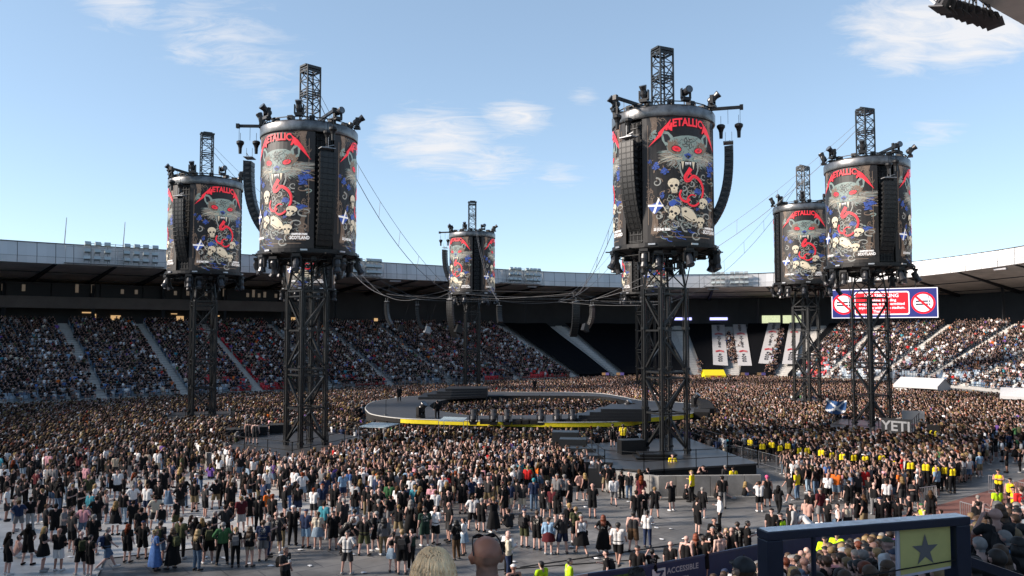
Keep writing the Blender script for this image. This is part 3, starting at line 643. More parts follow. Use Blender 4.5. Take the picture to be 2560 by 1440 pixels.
    for x, y, wd, ln in ((492, 498, 15, 90), (602, 500, 15, 88), (525, 505, 7, 42), (540, 508, 7, 30), (556, 508, 7, 30), (573, 505, 7, 42)): A.poly([(x - wd, y), (x + wd, y), (x + wd * .3, y + ln * .7), (x, y + ln)], CRE if wd > 10 else WHI, 9)
    A.poly([(515, 640), (560, 560), (585, 640)], RED, 7)
    # red serpent tongue
    S1 = bez([(575, 570), (545, 620), (520, 660), (525, 700), (560, 695), (600, 655), (650, 680), (690, 740), (700, 820), (680, 900), (640, 955), (590, 975), (545, 945), (540, 890), (580, 855), (620, 865)], 18)
    A.stroke(S1, .19, .05, SHA, 9.5); A.stroke(S1, .155, .035, RED, 10); A.stroke([(p[0] + 5, p[1] + 4) for p in S1[8:]], .03, .01, RDD, 11)
    S2 = bez([(475, 805), (458, 860), (480, 910), (530, 930), (560, 900)]); A.stroke(S2, .06, .09, RED, 10)
    # skulls
    def skull(cx_, cy_, s_, rot=0., lng=False):
        t = lambda x, y: (cx_ + s_ * (x * math.cos(rot) - y * math.sin(rot)), cy_ + s_ * (x * math.sin(rot) + y * math.cos(rot)))
        def el(x, y, a, b, mi, lay, n=12): A.poly([t(x + a * math.cos(2 * math.pi * k / n), y + b * math.sin(2 * math.pi * k / n)) for k in range(n)], mi, lay)
        el(0, -10, 68, 62, SHA, 11); el(0, -12, 60, 54, CRE, 12)
        A.poly([t(-38, 20), t(38, 20), t(32, 58), t(22, 92), t(-22, 92), t(-32, 58)], CRE, 12.2)
        for x in (-24, 24): el(x, 14, 17, 16, SHA, 13, 9)
        A.poly([t(0, 28), t(-9, 50), t(9, 50)], SHA, 13)
        for x in (-16, -6, 5, 15): A.poly([t(x - 1.5, 66), t(x + 1.5, 66), t(x + 1.5, 90), t(x - 1.5, 90)], SHA, 13)
        for k in range(8): x, y = rd.uniform(-45, 45), rd.uniform(-50, 0); A.stroke([t(x, y), t(x + rd.uniform(-12, 12), y + rd.uniform(-10, 14))], .012, .006, BRO, 13)
    skull(398, 745, 1.0, -.1); skull(400, 1035, .95, .45); skull(668, 1140, .72, 0); skull(700, 935, .75, .3)
    P_ = [(475, 1000), (520, 985), (570, 1010), (620, 1070), (640, 1130), (600, 1150), (540, 1130), (480, 1080)]; A.poly(P_, CRE, 12); A.blob((515, 1035), 14, 12, SHA, 13); A.blob((600, 1125), 12, 10, SHA, 13); A.stroke([(500, 1080), (590, 1140)], .02, .02, SHA, 13)
    # saltire flag
    A.poly([(140, 970), (250, 925), (300, 970), (205, 1060), (165, 1020)], BLU, 14); A.stroke([(138, 968), (290, 972)], .07, .06, WHI, 15); A.stroke([(248, 895), (195, 1050)], .06, .075, WHI, 15); A.stroke([(235, 880), (330, 1045)], .022, .022, CRE, 15)
    A.poly([(345, 935), (400, 905), (430, 935), (410, 965), (380, 985), (350, 970)], BLU, 14)
    # little teal motif top left
    for k in range(9): A.curl((140 + rd.uniform(-8, 90), 180 + rd.uniform(-20, 60)), 22, rd.uniform(0, 6), .8, .05, TEA, 3)
    # lettering
    A.poly([(145, 338), (250, 205), (245, 190), (330, 100), (378, 42), (352, 130), (312, 150), (275, 225)], RED, 16)
    for p in ([(318, 165), (336, 90), (352, 92), (340, 162)], [(336, 90), (354, 90), (366, 140), (352, 160)], [(352, 160), (372, 82), (386, 84), (366, 160)], [(372, 82), (390, 84), (388, 172), (368, 168)]): A.poly(p, RED, 16)
    A.poly([(692, 62), (745, 130), (778, 215), (815, 365), (758, 232), (740, 195), (722, 190), (716, 165), (700, 188), (690, 186), (706, 110)], RED, 16)
    v, f = text_mesh('ETALLIC', 1., offset=.035, align='LEFT'); mx = max(p[0] for p in v); mn = min(p[0] for p in v); my = max(p[1] for p in v)
    x0, _ = uz(392, 100); x1, _ = uz(697, 100)
    vv = [A.bm.verts.new((x0 + (p[0] - mn) / (mx - mn) * (x1 - x0), 8.66 - .55 * (1 - p[1] / my) - .10 * ((p[0] - mn) / (mx - mn) * 2 - 1) ** 2, 16)) for p in v]
    for q in f:
        try: A.bm.faces.new([vv[i] for i in q]).material_index = RED
        except ValueError: pass
    for tx, x, y, sz in (('25 JUNE 2026', 1.35, .78, .24), ('HAMPDEN PARK', PW - 1.02, .96, .19), ('SCOTLAND', PW - 1.02, .64, .34)):
        v, f = text_mesh(tx, sz, offset=.012, sx=.8); vv = [A.bm.verts.new((x + p[0], y + p[1], 16)) for p in v]
        for q in f:
            try: A.bm.faces.new([vv[i] for i in q]).material_index = WHI
            except ValueError: pass
    bm = A.bm
    for k in range(1, 18):
        x = PW * k / 18; bmesh.ops.bisect_plane(bm, geom=bm.verts[:] + bm.edges[:] + bm.faces[:], plane_co=(x, 0, 0), plane_no=(1, 0, 0))
    for vtx in bm.verts:
        x, y, l = vtx.co; x = min(max(x, 0), PW); y = min(max(y, 0), Z1 - Z0); a = PA0 + x / RD; r_ = RD + .004 * l + (.01 if l > 0 else 0)
        vtx.co = (r_ * math.cos(a), r_ * math.sin(a), Z0 + y)
    bmesh.ops.recalc_face_normals(bm, faces=bm.faces[:])
    me = bpy.data.meshes.new('screen_panel'); bm.to_mesh(me); bm.free()
    for m in AM: me.materials.append(m)
    return me
ART_ME = make_art()
def zshift(me, f):
    for v in me.vertices: v.co.z = f(v.co.z)
def mesh_of(mb, name, mats):
    o = mb.build(name, mats); me = o.data; bpy.data.objects.remove(o); return me
def truss_mesh(hw, z0, z1, bays, leg, br, taper=None, zt=None):
    m = MB(); L4 = [(-1, -1), (1, -1), (1, 1), (-1, 1)]
    for b in range(bays):
        za = z0 + (z1 - z0) * b / bays; zb = z0 + (z1 - z0) * (b + 1) / bays
        for k in range(4):
            a, c = L4[k], L4[(k + 1) % 4]
            m.bar((a[0] * hw, a[1] * hw, zb), (c[0] * hw, c[1] * hw, zb), br)
            if b % 2: m.bar((a[0] * hw, a[1] * hw, za), (c[0] * hw, c[1] * hw, zb), br)
            else: m.bar((c[0] * hw, c[1] * hw, za), (a[0] * hw, a[1] * hw, zb), br)
    return m
HW = 1.06; ZT = 11.9; ZTOP = 14.85; HT = .72
lg = MB(); lg.bar((0, 0, -.0), (0, 0, ZT), .125, n=8); 
for z in np.arange(0.3, ZT, 2.9): lg.box((0, 0, z), (.42, .42, .16))
for dx, dy in ((.13, .13), (-.13, .13), (.13, -.13), (-.13, -.13)): lg.bar((dx, dy, 0), (dx, dy, ZT), .045)
LEG = mesh_of(lg, 'leg', M_truss)
br = MB(); L4 = [(-1, -1), (1, -1), (1, 1), (-1, 1)]; zs = [0.2, 2.9, 5.85, 8.85, ZT]
for b in range(4):
    za, zb = zs[b], zs[b + 1]
    for k in range(4):
        a, c = L4[k], L4[(k + 1) % 4]
        A_, C_ = Vector((a[0] * HW, a[1] * HW, 0)), Vector((c[0] * HW, c[1] * HW, 0)); M_ = (A_ + C_) / 2; z = Vector((0, 0, 1))
        br.bar(A_ + z * zb, C_ + z * zb, .09); 
        if b in (1, 3): br.bar(A_ + z * (zb - .42), C_ + z * (zb - .42), .08)
        if (k + b) % 2: br.bar(A_ + z * (za + .1), C_ + z * (zb - .45), .10)
        else: br.bar(C_ + z * (za + .1), A_ + z * (zb - .45), .10)
        br.bar(M_ + z * zb, M_ + z * (zb + .01), .02)
for k in range(4):
    a, c = L4[k], L4[(k + 1) % 4]; z = Vector((0, 0, 1))
    A_, C_ = Vector((a[0] * HW, a[1] * HW, ZT)), Vector((c[0] * HW, c[1] * HW, ZT)); A2, C2 = Vector((a[0] * HT, a[1] * HT, ZTOP)), Vector((c[0] * HT, c[1] * HT, ZTOP))
    br.bar(A_, A2, .11); br.bar((A_ + A2) / 2, (C_ + C2) / 2, .05); br.bar(A_, (C_ + C2) / 2, .05); br.bar((C_ + C2) / 2, A2, .05); br.bar(A2, C2, .06)
    br.bar(A_, Vector((a[0] * 1.5, a[1] * 1.5, ZTOP)), .05)
BRC = mesh_of(br, 'cross_bracing', M_truss)
ld = MB(); 
for x in (-.2, .2): ld.bar((x, 0, 0), (x, 0, 15), .025)
for z in np.arange(.3, 15, .3): ld.bar((-.2, 0, z), (.2, 0, z), .02)
for z in np.arange(3, 15, .9): ld.path([(-.2, 0, z), (-.35, -.45, z), (0, -.7, z), (.35, -.45, z), (.2, 0, z)], .018)
LAD = mesh_of(ld, 'ladder', M_truss)
ms = truss_mesh(.56, 24.6, 29.4, 6, .1, .04)
for a in L4: ms.bar((a[0] * .56, a[1] * .56, 24.4), (a[0] * .56, a[1] * .56, 29.7), .075)
for z in (27.4, 27.6, 29.3, 29.55): 
    for k in range(4): a, c = L4[k], L4[(k + 1) % 4]; ms.bar((a[0] * .56, a[1] * .56, z), (c[0] * .56, c[1] * .56, z), .065)
ms.box((0, 0, 29.72), (1.4, .9, .14)); ms.box((.1, .2, 29.9), (.9, .14, .22)); ms.box((0, 0, 24.9), (1.9, 1.9, .12))
MST = mesh_of(ms, 'mast', M_truss)
co = MB(); co.lathe([(2.9, 14.9), (2.9, 23.95)], 32); 
COR = mesh_of(co, 'drum_core', M_blk2)
bd = MB(); bd.lathe([(3.60, 23.72), (3.72, 23.72), (3.76, 23.8), (3.76, 24.42), (3.72, 24.5), (3.6, 24.5)], 60, caps=False)
def band_mat():
    m = mat('brushed_band', (.16, .16, .162), .34, .8, var=.6, vscale=1.0); return m
BND = mesh_of(bd, 'top_band', band_mat())
for p in BND.polygons: p.use_smooth = True
tp = MB(); rt_ = random.Random(5)
for k in range(24):
    a, b = 2 * math.pi * k / 24, 2 * math.pi * (k + 1) / 24
    for r_, z in ((3.5, 25.8), (3.5, 26.05), (2.2, 25.85), (2.2, 26.1)): tp.bar((r_ * math.cos(a), r_ * math.sin(a), z), (r_ * math.cos(b), r_ * math.sin(b), z), .045)
    tp.bar((3.5 * math.cos(a), 3.5 * math.sin(a), 25.75), (3.5 * math.cos(a), 3.5 * math.sin(a), 26.08), .04)
    if k % 3 == 0: tp.bar((.5 * math.cos(a), .5 * math.sin(a), 26.0), (3.6 * math.cos(a), 3.6 * math.sin(a), 25.95), .07)
    if k % 2: tp.box((3.0 * math.cos(a), 3.0 * math.sin(a), 26.1), (.5, .4, .3), rz=a)
tp.lathe([(3.55, 25.7), (3.55, 25.76)], 48)
TOPR = mesh_of(tp, 'top_truss_ring', M_black); zshift(TOPR, lambda z: z - 1.22)
lo = MB(); lo.lathe([(3.2, 14.85), (3.72, 14.95), (3.8, 15.1), (3.8, 15.34), (3.3, 15.38)], 48)
for k in range(24):
    a, b = 2 * math.pi * k / 24, 2 * math.pi * (k + 1) / 24
    for r_, z in ((3.95, 15.05), (3.3, 14.6), (2.2, 14.5)): lo.bar((r_ * math.cos(a), r_ * math.sin(a), z), (r_ * math.cos(b), r_ * math.sin(b), z), .04)
    if k % 2 == 0: lo.bar((1.0 * math.cos(a), 1.0 * math.sin(a), 14.2), (3.9 * math.cos(a), 3.9 * math.sin(a), 15.0), .06)
    if k % 3 == 0: lo.bar((3.5 * math.cos(a), 3.5 * math.sin(a), 15.0), (4.3 * math.cos(a), 4.3 * math.sin(a), 15.0), .06)
    if k % 2: lo.box((rt_.uniform(1.5, 3.1) * math.cos(a), rt_.uniform(1.5, 3.1) * math.sin(a), 14.65), (.6, .4, .35), rz=a)
for k in range(8):
    ch = lo; a = R(22.5 + 45 * k); ch.box((3.86 * math.cos(a), 3.86 * math.sin(a), 15.22), (.12, .5, .12), rz=a, mi=1)
LOR = mesh_of(lo, 'lower_ring', [M_black, M_alu]); zshift(LOR, lambda z: z - .42)
def gapcol(kind):
    m = MB(); 
    if kind == 'flush':
        for k in range(14):
            z = 15.6 + k * .65; m.box((3.2, 0, z + .3), (.75, .86, .6), mi=0)
            m.lathe([(.24, 0), (.24, .03), (.17, .03), (.17, -.02)], 14, 1, (3.575, 0, z + .3), Vector((1, 0, 0)).to_track_quat('Z', 'Y'))
            for y in (-.34, .34): m.box((3.6, y, z + .3), (.05, .06, .5), mi=1)
    else:
        for k in range(16): 
            z = 15.5 + k * .58; m.box((3.05, 0, z + .26), (.6, 1.15, .52), mi=0)
            for y in (-.5, -.17, .17, .5): m.box((3.37, y, z + .26), (.05, .05, .5), mi=1)
            m.box((3.38, 0, z + .0), (.05, 1.1, .05), mi=1)
    for y in (-.66, .66):
        m.bar((3.35, y, 15.3), (3.35, y, 24.8), .05, 1)
    for z in np.arange(15.6, 24.6, .9): m.bar((3.38, -.66, z), (3.38, .66, z), .03, 1)
    return mesh_of(m, 'speaker_column', [M_blk2, mat('grille_steel', (.02, .021, .022), .45, .4)])
GF, GJ = gapcol('flush'), gapcol('open')
for q_ in (GF, GJ): zshift(q_, lambda z: 14.95 + (z - 15.4) * .935)
ar = MB(); ar.box((3.9, .0, 26.15), (3.6, .16, .22)); ar.box((5.6, 0, 26.15), (.25, .3, .34)); ar.bar((2.2, 0, 26.1), (3.6, 0, 26.1), .1)
for x in (5.0, 5.5): ar.bar((x - .35 if x < 5.3 else x, -.0, 26.1), (x - .35 if x < 5.3 else x, -.0, 25.), .018)
ARM = mesh_of(ar, 'hoist_arm', M_black); zshift(ARM, lambda z: z - 1.2)
ho = MB(); 
ho.lathe([(.12, -.75), (.14, -.3), (.2, -.1), (.30, .05), (.30, .2), (.2, .27), (.06, .3)], 12)
ho.bar((0, 0, .28), (0, 0, .9), .02)
HOI = mesh_of(ho, 'chain_hoist', M_black)
cbm = MB(); 
cbm.add([(-.38, -.5, -.19), (.22, -.62, -.19), (.22, .62, -.19), (-.38, .5, -.19), (-.38, -.5, .17), (.22, -.62, .20), (.22, .62, .20), (-.38, .5, .17)], [(0, 3, 2, 1), (4, 5, 6, 7), (0, 1, 5, 4), (1, 2, 6, 5), (2, 3, 7, 6), (3, 0, 4, 7)])
for y in (-.4, 0, .4): cbm.box((.235, y, 0), (.02, .03, .34), mi=1)
cbm.box((.235, 0, .17), (.02, 1.2, .025), mi=1); cbm.box((-.1, .61, 0), (.3, .03, .16), mi=1); cbm.box((-.1, -.61, 0), (.3, .03, .16), mi=1)
CAB = mesh_of(cbm, 'speaker_cabinet', [mat('cabinet_paint', (.014, .0145, .015), .42, .1, var=.2), mat('cabinet_trim', (.032, .033, .034), .4, .5)])
fr = MB(); fr.box((-.1, 0, .3), (.7, 1.1, .06)); fr.bar((0, -.5, .3), (0, .5, .6), .03); fr.bar((-.3, 0, .3), (-.3, 0, 1.1), .02); fr.bar((.15, 0, .3), (.15, 0, 1.1), .02)
FRM = mesh_of(fr, 'flying_frame', M_grey)
def line_array(pos, rz, n, lb, grp, end=42., scale=1.):
    t = thing('line_array', lb, 'speaker array', pos, rz, grp); t.scale = (scale,) * 3
    link('flying_frame', FRM, t, (0, 0, 0)); x = z = 0.; h = .41
    for k in range(n):
        a = R(end * (k / (n - 1)) ** 1.7); x -= math.sin(a) * h * .5; z -= math.cos(a) * h * .5
        c = link('speaker_cabinet', CAB, t, (x, 0, z)); c.rotation_euler = (0, a, 0)
        x -= math.sin(a) * h * .5; z -= math.cos(a) * h * .5
    return t
# moving light
lb_ = MB(); lb_.box((0, 0, .07), (.46, .34, .14)); LBASE = mesh_of(lb_, 'lamp_base', M_black)
ly = MB(); ly.box((-.26, 0, .4), (.06, .18, .56)); ly.box((.26, 0, .4), (.06, .18, .56)); ly.box((0, 0, .17), (.58, .2, .07)); LYOK = mesh_of(ly, 'yoke', M_black)
lh = MB(); lh.lathe([(.12, -.3), (.19, -.22), (.21, 0), (.17, .2), (.22, .42), (.21, .46)], 12, 0); lh.lathe([(.17, .462), (.001, .47)], 12, 1); LHEAD = mesh_of(lh, 'lamp_head', [mat('lamp_black', (.03, .03, .033), .35, .2), mat('lens', (.10, .12, .14), .08)])
def moving_light(pos, rz, tilt, lb, grp, flip=False, sc=1.):
    t = thing('moving_light', lb, 'stage light', pos, rz, grp); t.scale = (sc,) * 3
    if flip: t.rotation_euler = (math.pi, 0, rz)
    link('lamp_base', LBASE, t); link('yoke', LYOK, t); h = link('lamp_head', LHEAD, t, (0, 0, .5)); h.rotation_euler = (tilt, 0, 0)
    return t
DK = 1.2
TW = [('near left', 768, 32.0, 18, 45, 'near left tower', [('j', 0), ('h', 1), ('j', 2)], 'left'),
      ('near right', 1662, 34.2, -35, 25, 'near right tower', [('j', 0), ('j', 1), ('f', 2)], ''),
      ('far left', 509, 23.8, -36, 30, 'left edge tower', [('j', 0), ('f', 1), ('f', 2)], ''),
      ('right', 2174, 26.8, 26, 20, 'right edge tower', [('j', 0), ('f', 1), ('f', 2)], ''),
      ('far right', 2014, 19.8, -62, 35, 'far right tower', [('f', 0), ('f', 1), ('j', 2)], ''),
      ('far centre', 1180, 15.5, 12, 10, 'far central tower', [('f', 0), ('f', 1), ('j', 2)], ''),
      ('behind left', 771, 17.4, 49, 40, 'tower behind near left tower', [('f', 0), ('f', 1), ('f', 2)], ''),
      ('behind right', 1614, 15.7, -23, 15, 'tower behind near right tower', [('f', 0), ('f', 1), ('f', 2)], '')]
LAB = {'near left': 'tall black lattice tower with poster drum, second from left, standing nearest on the left',
       'near right': 'tallest black tower with poster drum, nearest, right of the stage centre',
       'far left': 'leftmost black tower with poster drum, legs rising from the crowd',
       'right': 'rightmost black tower with poster drum, in front of the no smoking screen',
       'far right': 'black tower whose poster drum is half hidden behind the rightmost tower drum',
       'far centre': 'smallest black tower with poster drum behind the middle of the stage',
       'behind left': 'distant tower seen through the legs of the near left tower',
       'behind right': 'distant tower seen through the legs of the near right tower'}
CTR = Vector((2, 94, 0)); TPOS = {}; 
NTH = ['far left', 'second', 'third', 'fourth', 'fifth', 'sixth', 'seventh', 'eighth']
for (nm, px, s, gap, phi, short, gaps, _) in TW:
    D = 2000 / s; X = (px - 1280) / s; p = Vector((X, D, DK)); TPOS[nm] = p
    aw = math.atan2(-D, -X) + R(gap)
    t = thing('screen_tower', LAB[nm], 'tower', p, aw, 'black poster towers around the round stage')
    ph = R(phi) - aw
    for a in L4:
        q = Matrix.Rotation(ph, 3, 'Z') @ Vector((a[0] * HW, a[1] * HW, 0)); link('leg', LEG, t, q, ph)
    link('cross_bracing', BRC, t, None, ph); link('ladder', LAD, t, Matrix.Rotation(ph, 3, 'Z') @ Vector((.2, .5, 0)), ph); link('mast', MST, t, None, ph)
    link('drum_core', COR, t); link('top_band', BND, t); link('top_truss_ring', TOPR, t); link('lower_ring', LOR, t)
    for k in range(3): link('screen_panel', ART_ME, t, None, R(120 * k))
    for kind, k in gaps:
        ga = R(120 * k); link('speaker_column', GF if kind == 'f' else GJ, t, None, ga)
        if kind == 'j' or nm in ('far left', 'right') and k == 0:
            arm = link('hoist_arm', ARM, t, None, ga)
            c, s_ = math.cos(ga), math.sin(ga)
            for x, y in ((4.15, .0), (5.4, .0)): link('chain_hoist', HOI, t, (x * c - y * s_, x * s_ + y * c, 23.5), ga)
            wa = aw + ga; th = (math.degrees(wa - math.atan2(-D, -X)) + 180) % 360 - 180
            side = 'facing left' if -150 < th < -60 else 'on the right side' if 150 > th > 60 else 'on the near face'
            front = abs(th) < 60
            r_ = 4.25 if front else 4.75
            line_array(p + Vector((r_ * math.cos(wa), r_ * math.sin(wa), 22.1)), wa, 17 if front else 15, f'black curved speaker column hung {side} of the {short}', 'curved speaker columns hung on the towers', 16 if (front and nm == 'near left') else 40 if not front else 30)
    lights_l = []
    for k in range(8):
        a = aw + R(15 + 45 * k); wa = a; th = (math.degrees(wa - math.atan2(-D, -X)) + 180) % 360 - 180
        for lvl in (0, 1):
            rr = 3.75 if lvl == 0 else 3.9
            lights_l.append((math.sin(R(th)), p + Vector((rr * math.cos(wa), rr * math.sin(wa), 24.8 if lvl == 0 else 14.5)), wa - R(90), lvl, th))
            if lvl == 1 and k % 2 == 0: lights_l.append((math.sin(R(th + 13)), p + Vector((3.5 * math.cos(wa + R(13)), 3.5 * math.sin(wa + R(13)), 14.35)), wa - R(60), 1, th + 13))
    for lvl in (0, 1):
        ll = sorted([l for l in lights_l if l[3] == lvl], key=lambda l: l[0]); n_ = len(ll)
        ow_ = ['leftmost', 'second from left', 'third from left', 'fourth from left', 'fifth from left', 'sixth from left', 'seventh from left', 'eighth from left', 'ninth from left', 'tenth from left', 'eleventh from left', 'rightmost']
        for k, l in enumerate(ll):
            lb = f"{ow_[k] if k < n_ - 1 else 'rightmost'} black stage light {'on top' if lvl == 0 else 'under the drum'} of {short}"
            moving_light(l[1], l[2], R(-25 - 30 * ((k * 7) % 3)) if lvl == 0 else R(-20 + 25 * (k % 3)), lb, 'moving stage lights on the towers', lvl == 1, 1.25 if lvl == 0 else 1.35)
# ---------------------------------------------------------------- suspended arrays and cables
NODES = {'near left': (1125, 745, 82, 16), 'near right': (1440, 752, 80, 14), 'right': (1481, 762, 90, 10), 'far right': (1660, 772, 100, 8), 'far centre': (1248, 762, 106, 9), 'far left': (1042, 760, 92, 11), 'behind left': (966, 752, 100, 12), 'behind right': (1400, 765, 108, 8)}
NP = {k: PD(v[0], v[1], v[2]) for k, v in NODES.items()}
def sag(a, b, s_, n=14): return [a.lerp(b, k / n) - Vector((0, 0, s_ * 4 * (k / n) * (1 - k / n))) for k in range(n + 1)]
order = ['near left', 'near right', 'right', 'far right', 'behind right', 'far centre', 'behind left', 'far left']
M_cab = mat('steel_cable', (.16, .16, .165), .5, .4)
for nm in order:
    top = TPOS[nm] + Vector((0, 0, 28.6)); nd = NP[nm] + Vector((0, 0, .6)); m = MB(); dir_ = (nd - top).normalized(); side_ = dir_.cross(Vector((0, 0, 1))).normalized() * .3
    p1 = sag(top, nd, 3.0); p2 = sag(top + Vector((0, 0, .5)), nd + side_, 1.8)
    m.path(p1, .028); m.path(p2, .018)
    for k in range(2, 13, 2): m.bar(p1[k], p2[k], .018)
    tag(m.build('suspension_cable', M_cab), f'sagging cable pair from the {nm} tower mast down to the hanging speakers', 'cable', 'cables from the tower masts')
    a = math.atan2(nd.y - CTR.y, nd.x - CTR.x); lb = {'near left': 'large hanging speaker column left of the far central tower legs', 'near right': 'large dark hanging speaker column left of the near right tower', 'right': 'pale-fronted hanging speaker column just left of the near right tower legs', 'far right': 'hanging speaker column seen through the near right tower legs', 'far centre': 'small hanging speaker column just right of the far central tower', 'far left': 'curved hanging speaker column with pale front, between the two left towers and far central tower', 'behind left': 'dim curved hanging speaker column, leftmost of the suspended ones', 'behind right': 'small hanging speaker column at the back, left of the near right tower'}[nm]
    if nm != 'behind right': line_array(NP[nm] + Vector((0, 0, -.3)), a, NODES[nm][3], lb, 'speaker columns hanging over the stage', 40, .6)
m = MB()
for k in range(8):
    a, b = NP[order[k]], NP[order[(k + 1) % 8]]; m.path(sag(a + Vector((0, 0, .6)), b + Vector((0, 0, .6)), .35), .022); m.path(sag(a + Vector((0, 0, .9)), b + Vector((0, 0, .9)), .1), .014)
for a, b in (('near left', 'right'), ('far left', 'near right'), ('behind left', 'far right')): m.path(sag(NP[a] + Vector((0, 0, .8)), NP[b] + Vector((0, 0, .8)), .4), .014)
tag(m.build('ring_cable', M_cab), 'web of thin level cables joining the hanging speakers above the stage', 'cable')
for k, (u, v, lb) in enumerate(((1042, 960, 0), (1150, 1165, 0), (1070, 1070, 0))): pass
for px, py, D, lb in ((1070, 826, 92, 'small white square speaker hanging below the pale curved column'), (1003, 822, 100, 'small dark square speaker hanging beside the dim left column'), (1148, 824, 82, 'small square speaker hanging beside the large column near the central tower'), (1465, 820, 88, 'small square speaker hanging between two columns left of the near right tower')):
    p = PD(px, py, D); m = MB(); m.add([(-.35, -.3, -.35), (.35, -.3, -.45), (.35, .4, -.35), (-.3, .4, -.35), (-.35, -.1, .4), (.35, -.2, .3), (.3, .4, .35), (-.3, .4, .45)], [(0, 3, 2, 1), (4, 5, 6, 7), (0, 1, 5, 4), (1, 2, 6, 5), (2, 3, 7, 6), (3, 0, 4, 7)], 0)
    m.lathe([(.2, 0), (.2, .03), (.01, .03)], 12, 1, (0, -.27, 0), Vector((0, -1, .2)).to_track_quat('Z', 'Y')); m.bar((0, 0, .35), (0, 0, 3.2), .02, 1); m.bar((0, 0, .35), (.3, 0, .8), .02, 1)
    o = tag(m.build('hung_speaker', [M_grey if 'white' in lb else M_black, M_blk2]), lb, 'speaker', 'small square speakers over the stage'); o.location = p; o.rotation_euler = (.3, 0, k)
# ================================================================ DECKS
M_deck = mat('deck_floor', (.042, .042, .043), .38, .1, var=.3, vscale=.6)
DECKS = []
def rail(mb, a, b, z, n=None):
    a = Vector(a); b = Vector(b); L_ = (b - a).length; n = n or max(1, round(L_ / 2.2))
    for k in range(n + 1):
        p = a.lerp(b, k / n); mb.bar((p.x, p.y, z - .3), (p.x, p.y, z + 1.15), .035)
    for h in (.55, 1.1): mb.bar((a.x, a.y, z + h), (b.x, b.y, z + h), .028)
def deck(nm, pts, rails, lb, skirt=M_blk2):
    t = thing('tower_platform', lb, 'platform', (0, 0, 0), 0, 'low black platforms under the towers'); DECKS.append([tuple(p[:2]) for p in pts])
    m = MB(); m.prism(pts, DK - .12, DK); m.build('deck_floor', M_deck, t)
    cx_ = sum(p[0] for p in pts) / len(pts); cy_ = sum(p[1] for p in pts) / len(pts)
    q = [(cx_ + (p[0] - cx_) * .985, cy_ + (p[1] - cy_) * .985) for p in pts]
    m = MB(); m.prism(q, 0.0, DK - .125); m.build('skirt', skirt, t)
    m = MB()
    for i in rails: rail(m, (*pts[i][:2], 0), (*pts[(i + 1) % len(pts)][:2], 0), DK)
    m.build('handrail', M_black, t); return t
def rdeck(nm, a, b, tang0=None, tang1=None, lb=''):
    p = TPOS[nm]; rdl = (p - CTR); rdl.z = 0; rdl.normalize(); tn = Vector((-rdl.y, rdl.x, 0)); c = [p + tn * x * b + rdl * y * a for x, y in ((-1, 1), (1, 1), (1, -1), (-1, -1))]
    return [(q.x, q.y) for q in c]
nl = [P(555, 1124, DK), P(730, 1146, DK), P(936, 1098, DK), P(800, 1076, DK), P(640, 1082, DK)]
t_nl = deck('near left', nl, (0, 1, 2, 3, 4), 'black railed platform under the near left tower with two crew standing on it')
m = MB()
for k, (x, y, s_) in enumerate(((600, 1092, 2.2), (635, 1086, 2.2), (700, 1080, 1.8))): p = P(x, y, DK); m.box((p.x, p.y, DK + .35), (s_, 1.6, .7), rz=.3)
m.build('flight_case', M_blk2, t_nl)
nr = [P(1512, 1168, DK), P(1610, 1176, DK), P(1660, 1172, DK), P(1895, 1158, DK), P(1712, 1092, DK), P(1440, 1112, DK)]
t_nr = deck('near right', nr, (0, 1, 2, 3, 4, 5), 'large black railed platform under the near right tower with stairs on its left side')
sb = MB()
for k in range(6):
    p = P(1424 + 20 * k, 1116 + 10.5 * k, DK); zt = [2.35, 2.1, 1.75, 1.55, 1.38, 1.24][k]
    sb.box((p.x - .3, p.y, zt / 2), (2.1 if k > 1 else 2.0, 1.35, zt), rz=-.12)
sb.build('step_block', mat('step_black', (.02, .022, .024), .35), t_nr)
m = MB(); p = P(1640, 1142, DK); m.box((p.x, p.y - .2, DK + .25), (2.6, 1.6, .14)); m.box((p.x - 1.5, p.y + 1.6, DK + .5), (1.8, 1., 1.), rz=.2); m.box((p.x - .2, p.y - .5, DK + .1), (2.8, 1.8, .1))
m.build('base_frame', M_black, t_nr)
for nm, a, b, lb in (('far left', 3.2, 4.6, 'low railed platform under the leftmost tower, surrounded by crowd'), ('right', 3.6, 5.2, 'railed platform under the rightmost tower carrying the white-lettered banner'), ('far right', 3., 4.2, 'platform under the far right tower, mostly behind crowd'), ('far centre', 3., 4., 'platform under the far central tower behind the stage'), ('behind left', 3., 4., 'platform of the distant tower behind the near left tower legs'), ('behind right', 3., 4., 'platform of the distant tower behind the near right tower legs')):
    deck(nm, rdeck(nm, a, b), (0, 1, 2, 3), lb)
# lettered banner on the right platform
a = P(2204, 1086, DK + .1); b = P(2278, 1092, DK + .1); a.z = b.z = 0.
def board(a, b, z0, z1, txt, size, mb_, mt_, lb, nm, cat='banner', ypos=.5, **k):
    u = (b - a); u.z = 0; L_ = u.length; u.normalize(); nrm = Vector((u.y, -u.x, 0)); t = thing(nm, lb, cat, a)
    m = MB(); q = [Vector((0, 0, z0)), u * L_ + Vector((0, 0, z0)), u * L_ + Vector((0, 0, z1)), Vector((0, 0, z1))]
    m.add([p for p in q] + [p - nrm * .04 for p in q], [(0, 1, 2, 3), (4, 7, 6, 5), (0, 4, 5, 1), (3, 2, 6, 7), (0, 3, 7, 4), (1, 5, 6, 2)]); m.build('panel', mb_, t)
    if txt:
        m = MB()
        for tx, fx, fy, sz in txt: put_text(m, tx, sz, u * L_ * fx + nrm * .015 + Vector((0, 0, z0 + (z1 - z0) * fy)), u, (0, 0, 1), 0, offset=.02 * sz * 1.2)
        m.build('lettering', mt_, t)
    return t, u, L_, nrm
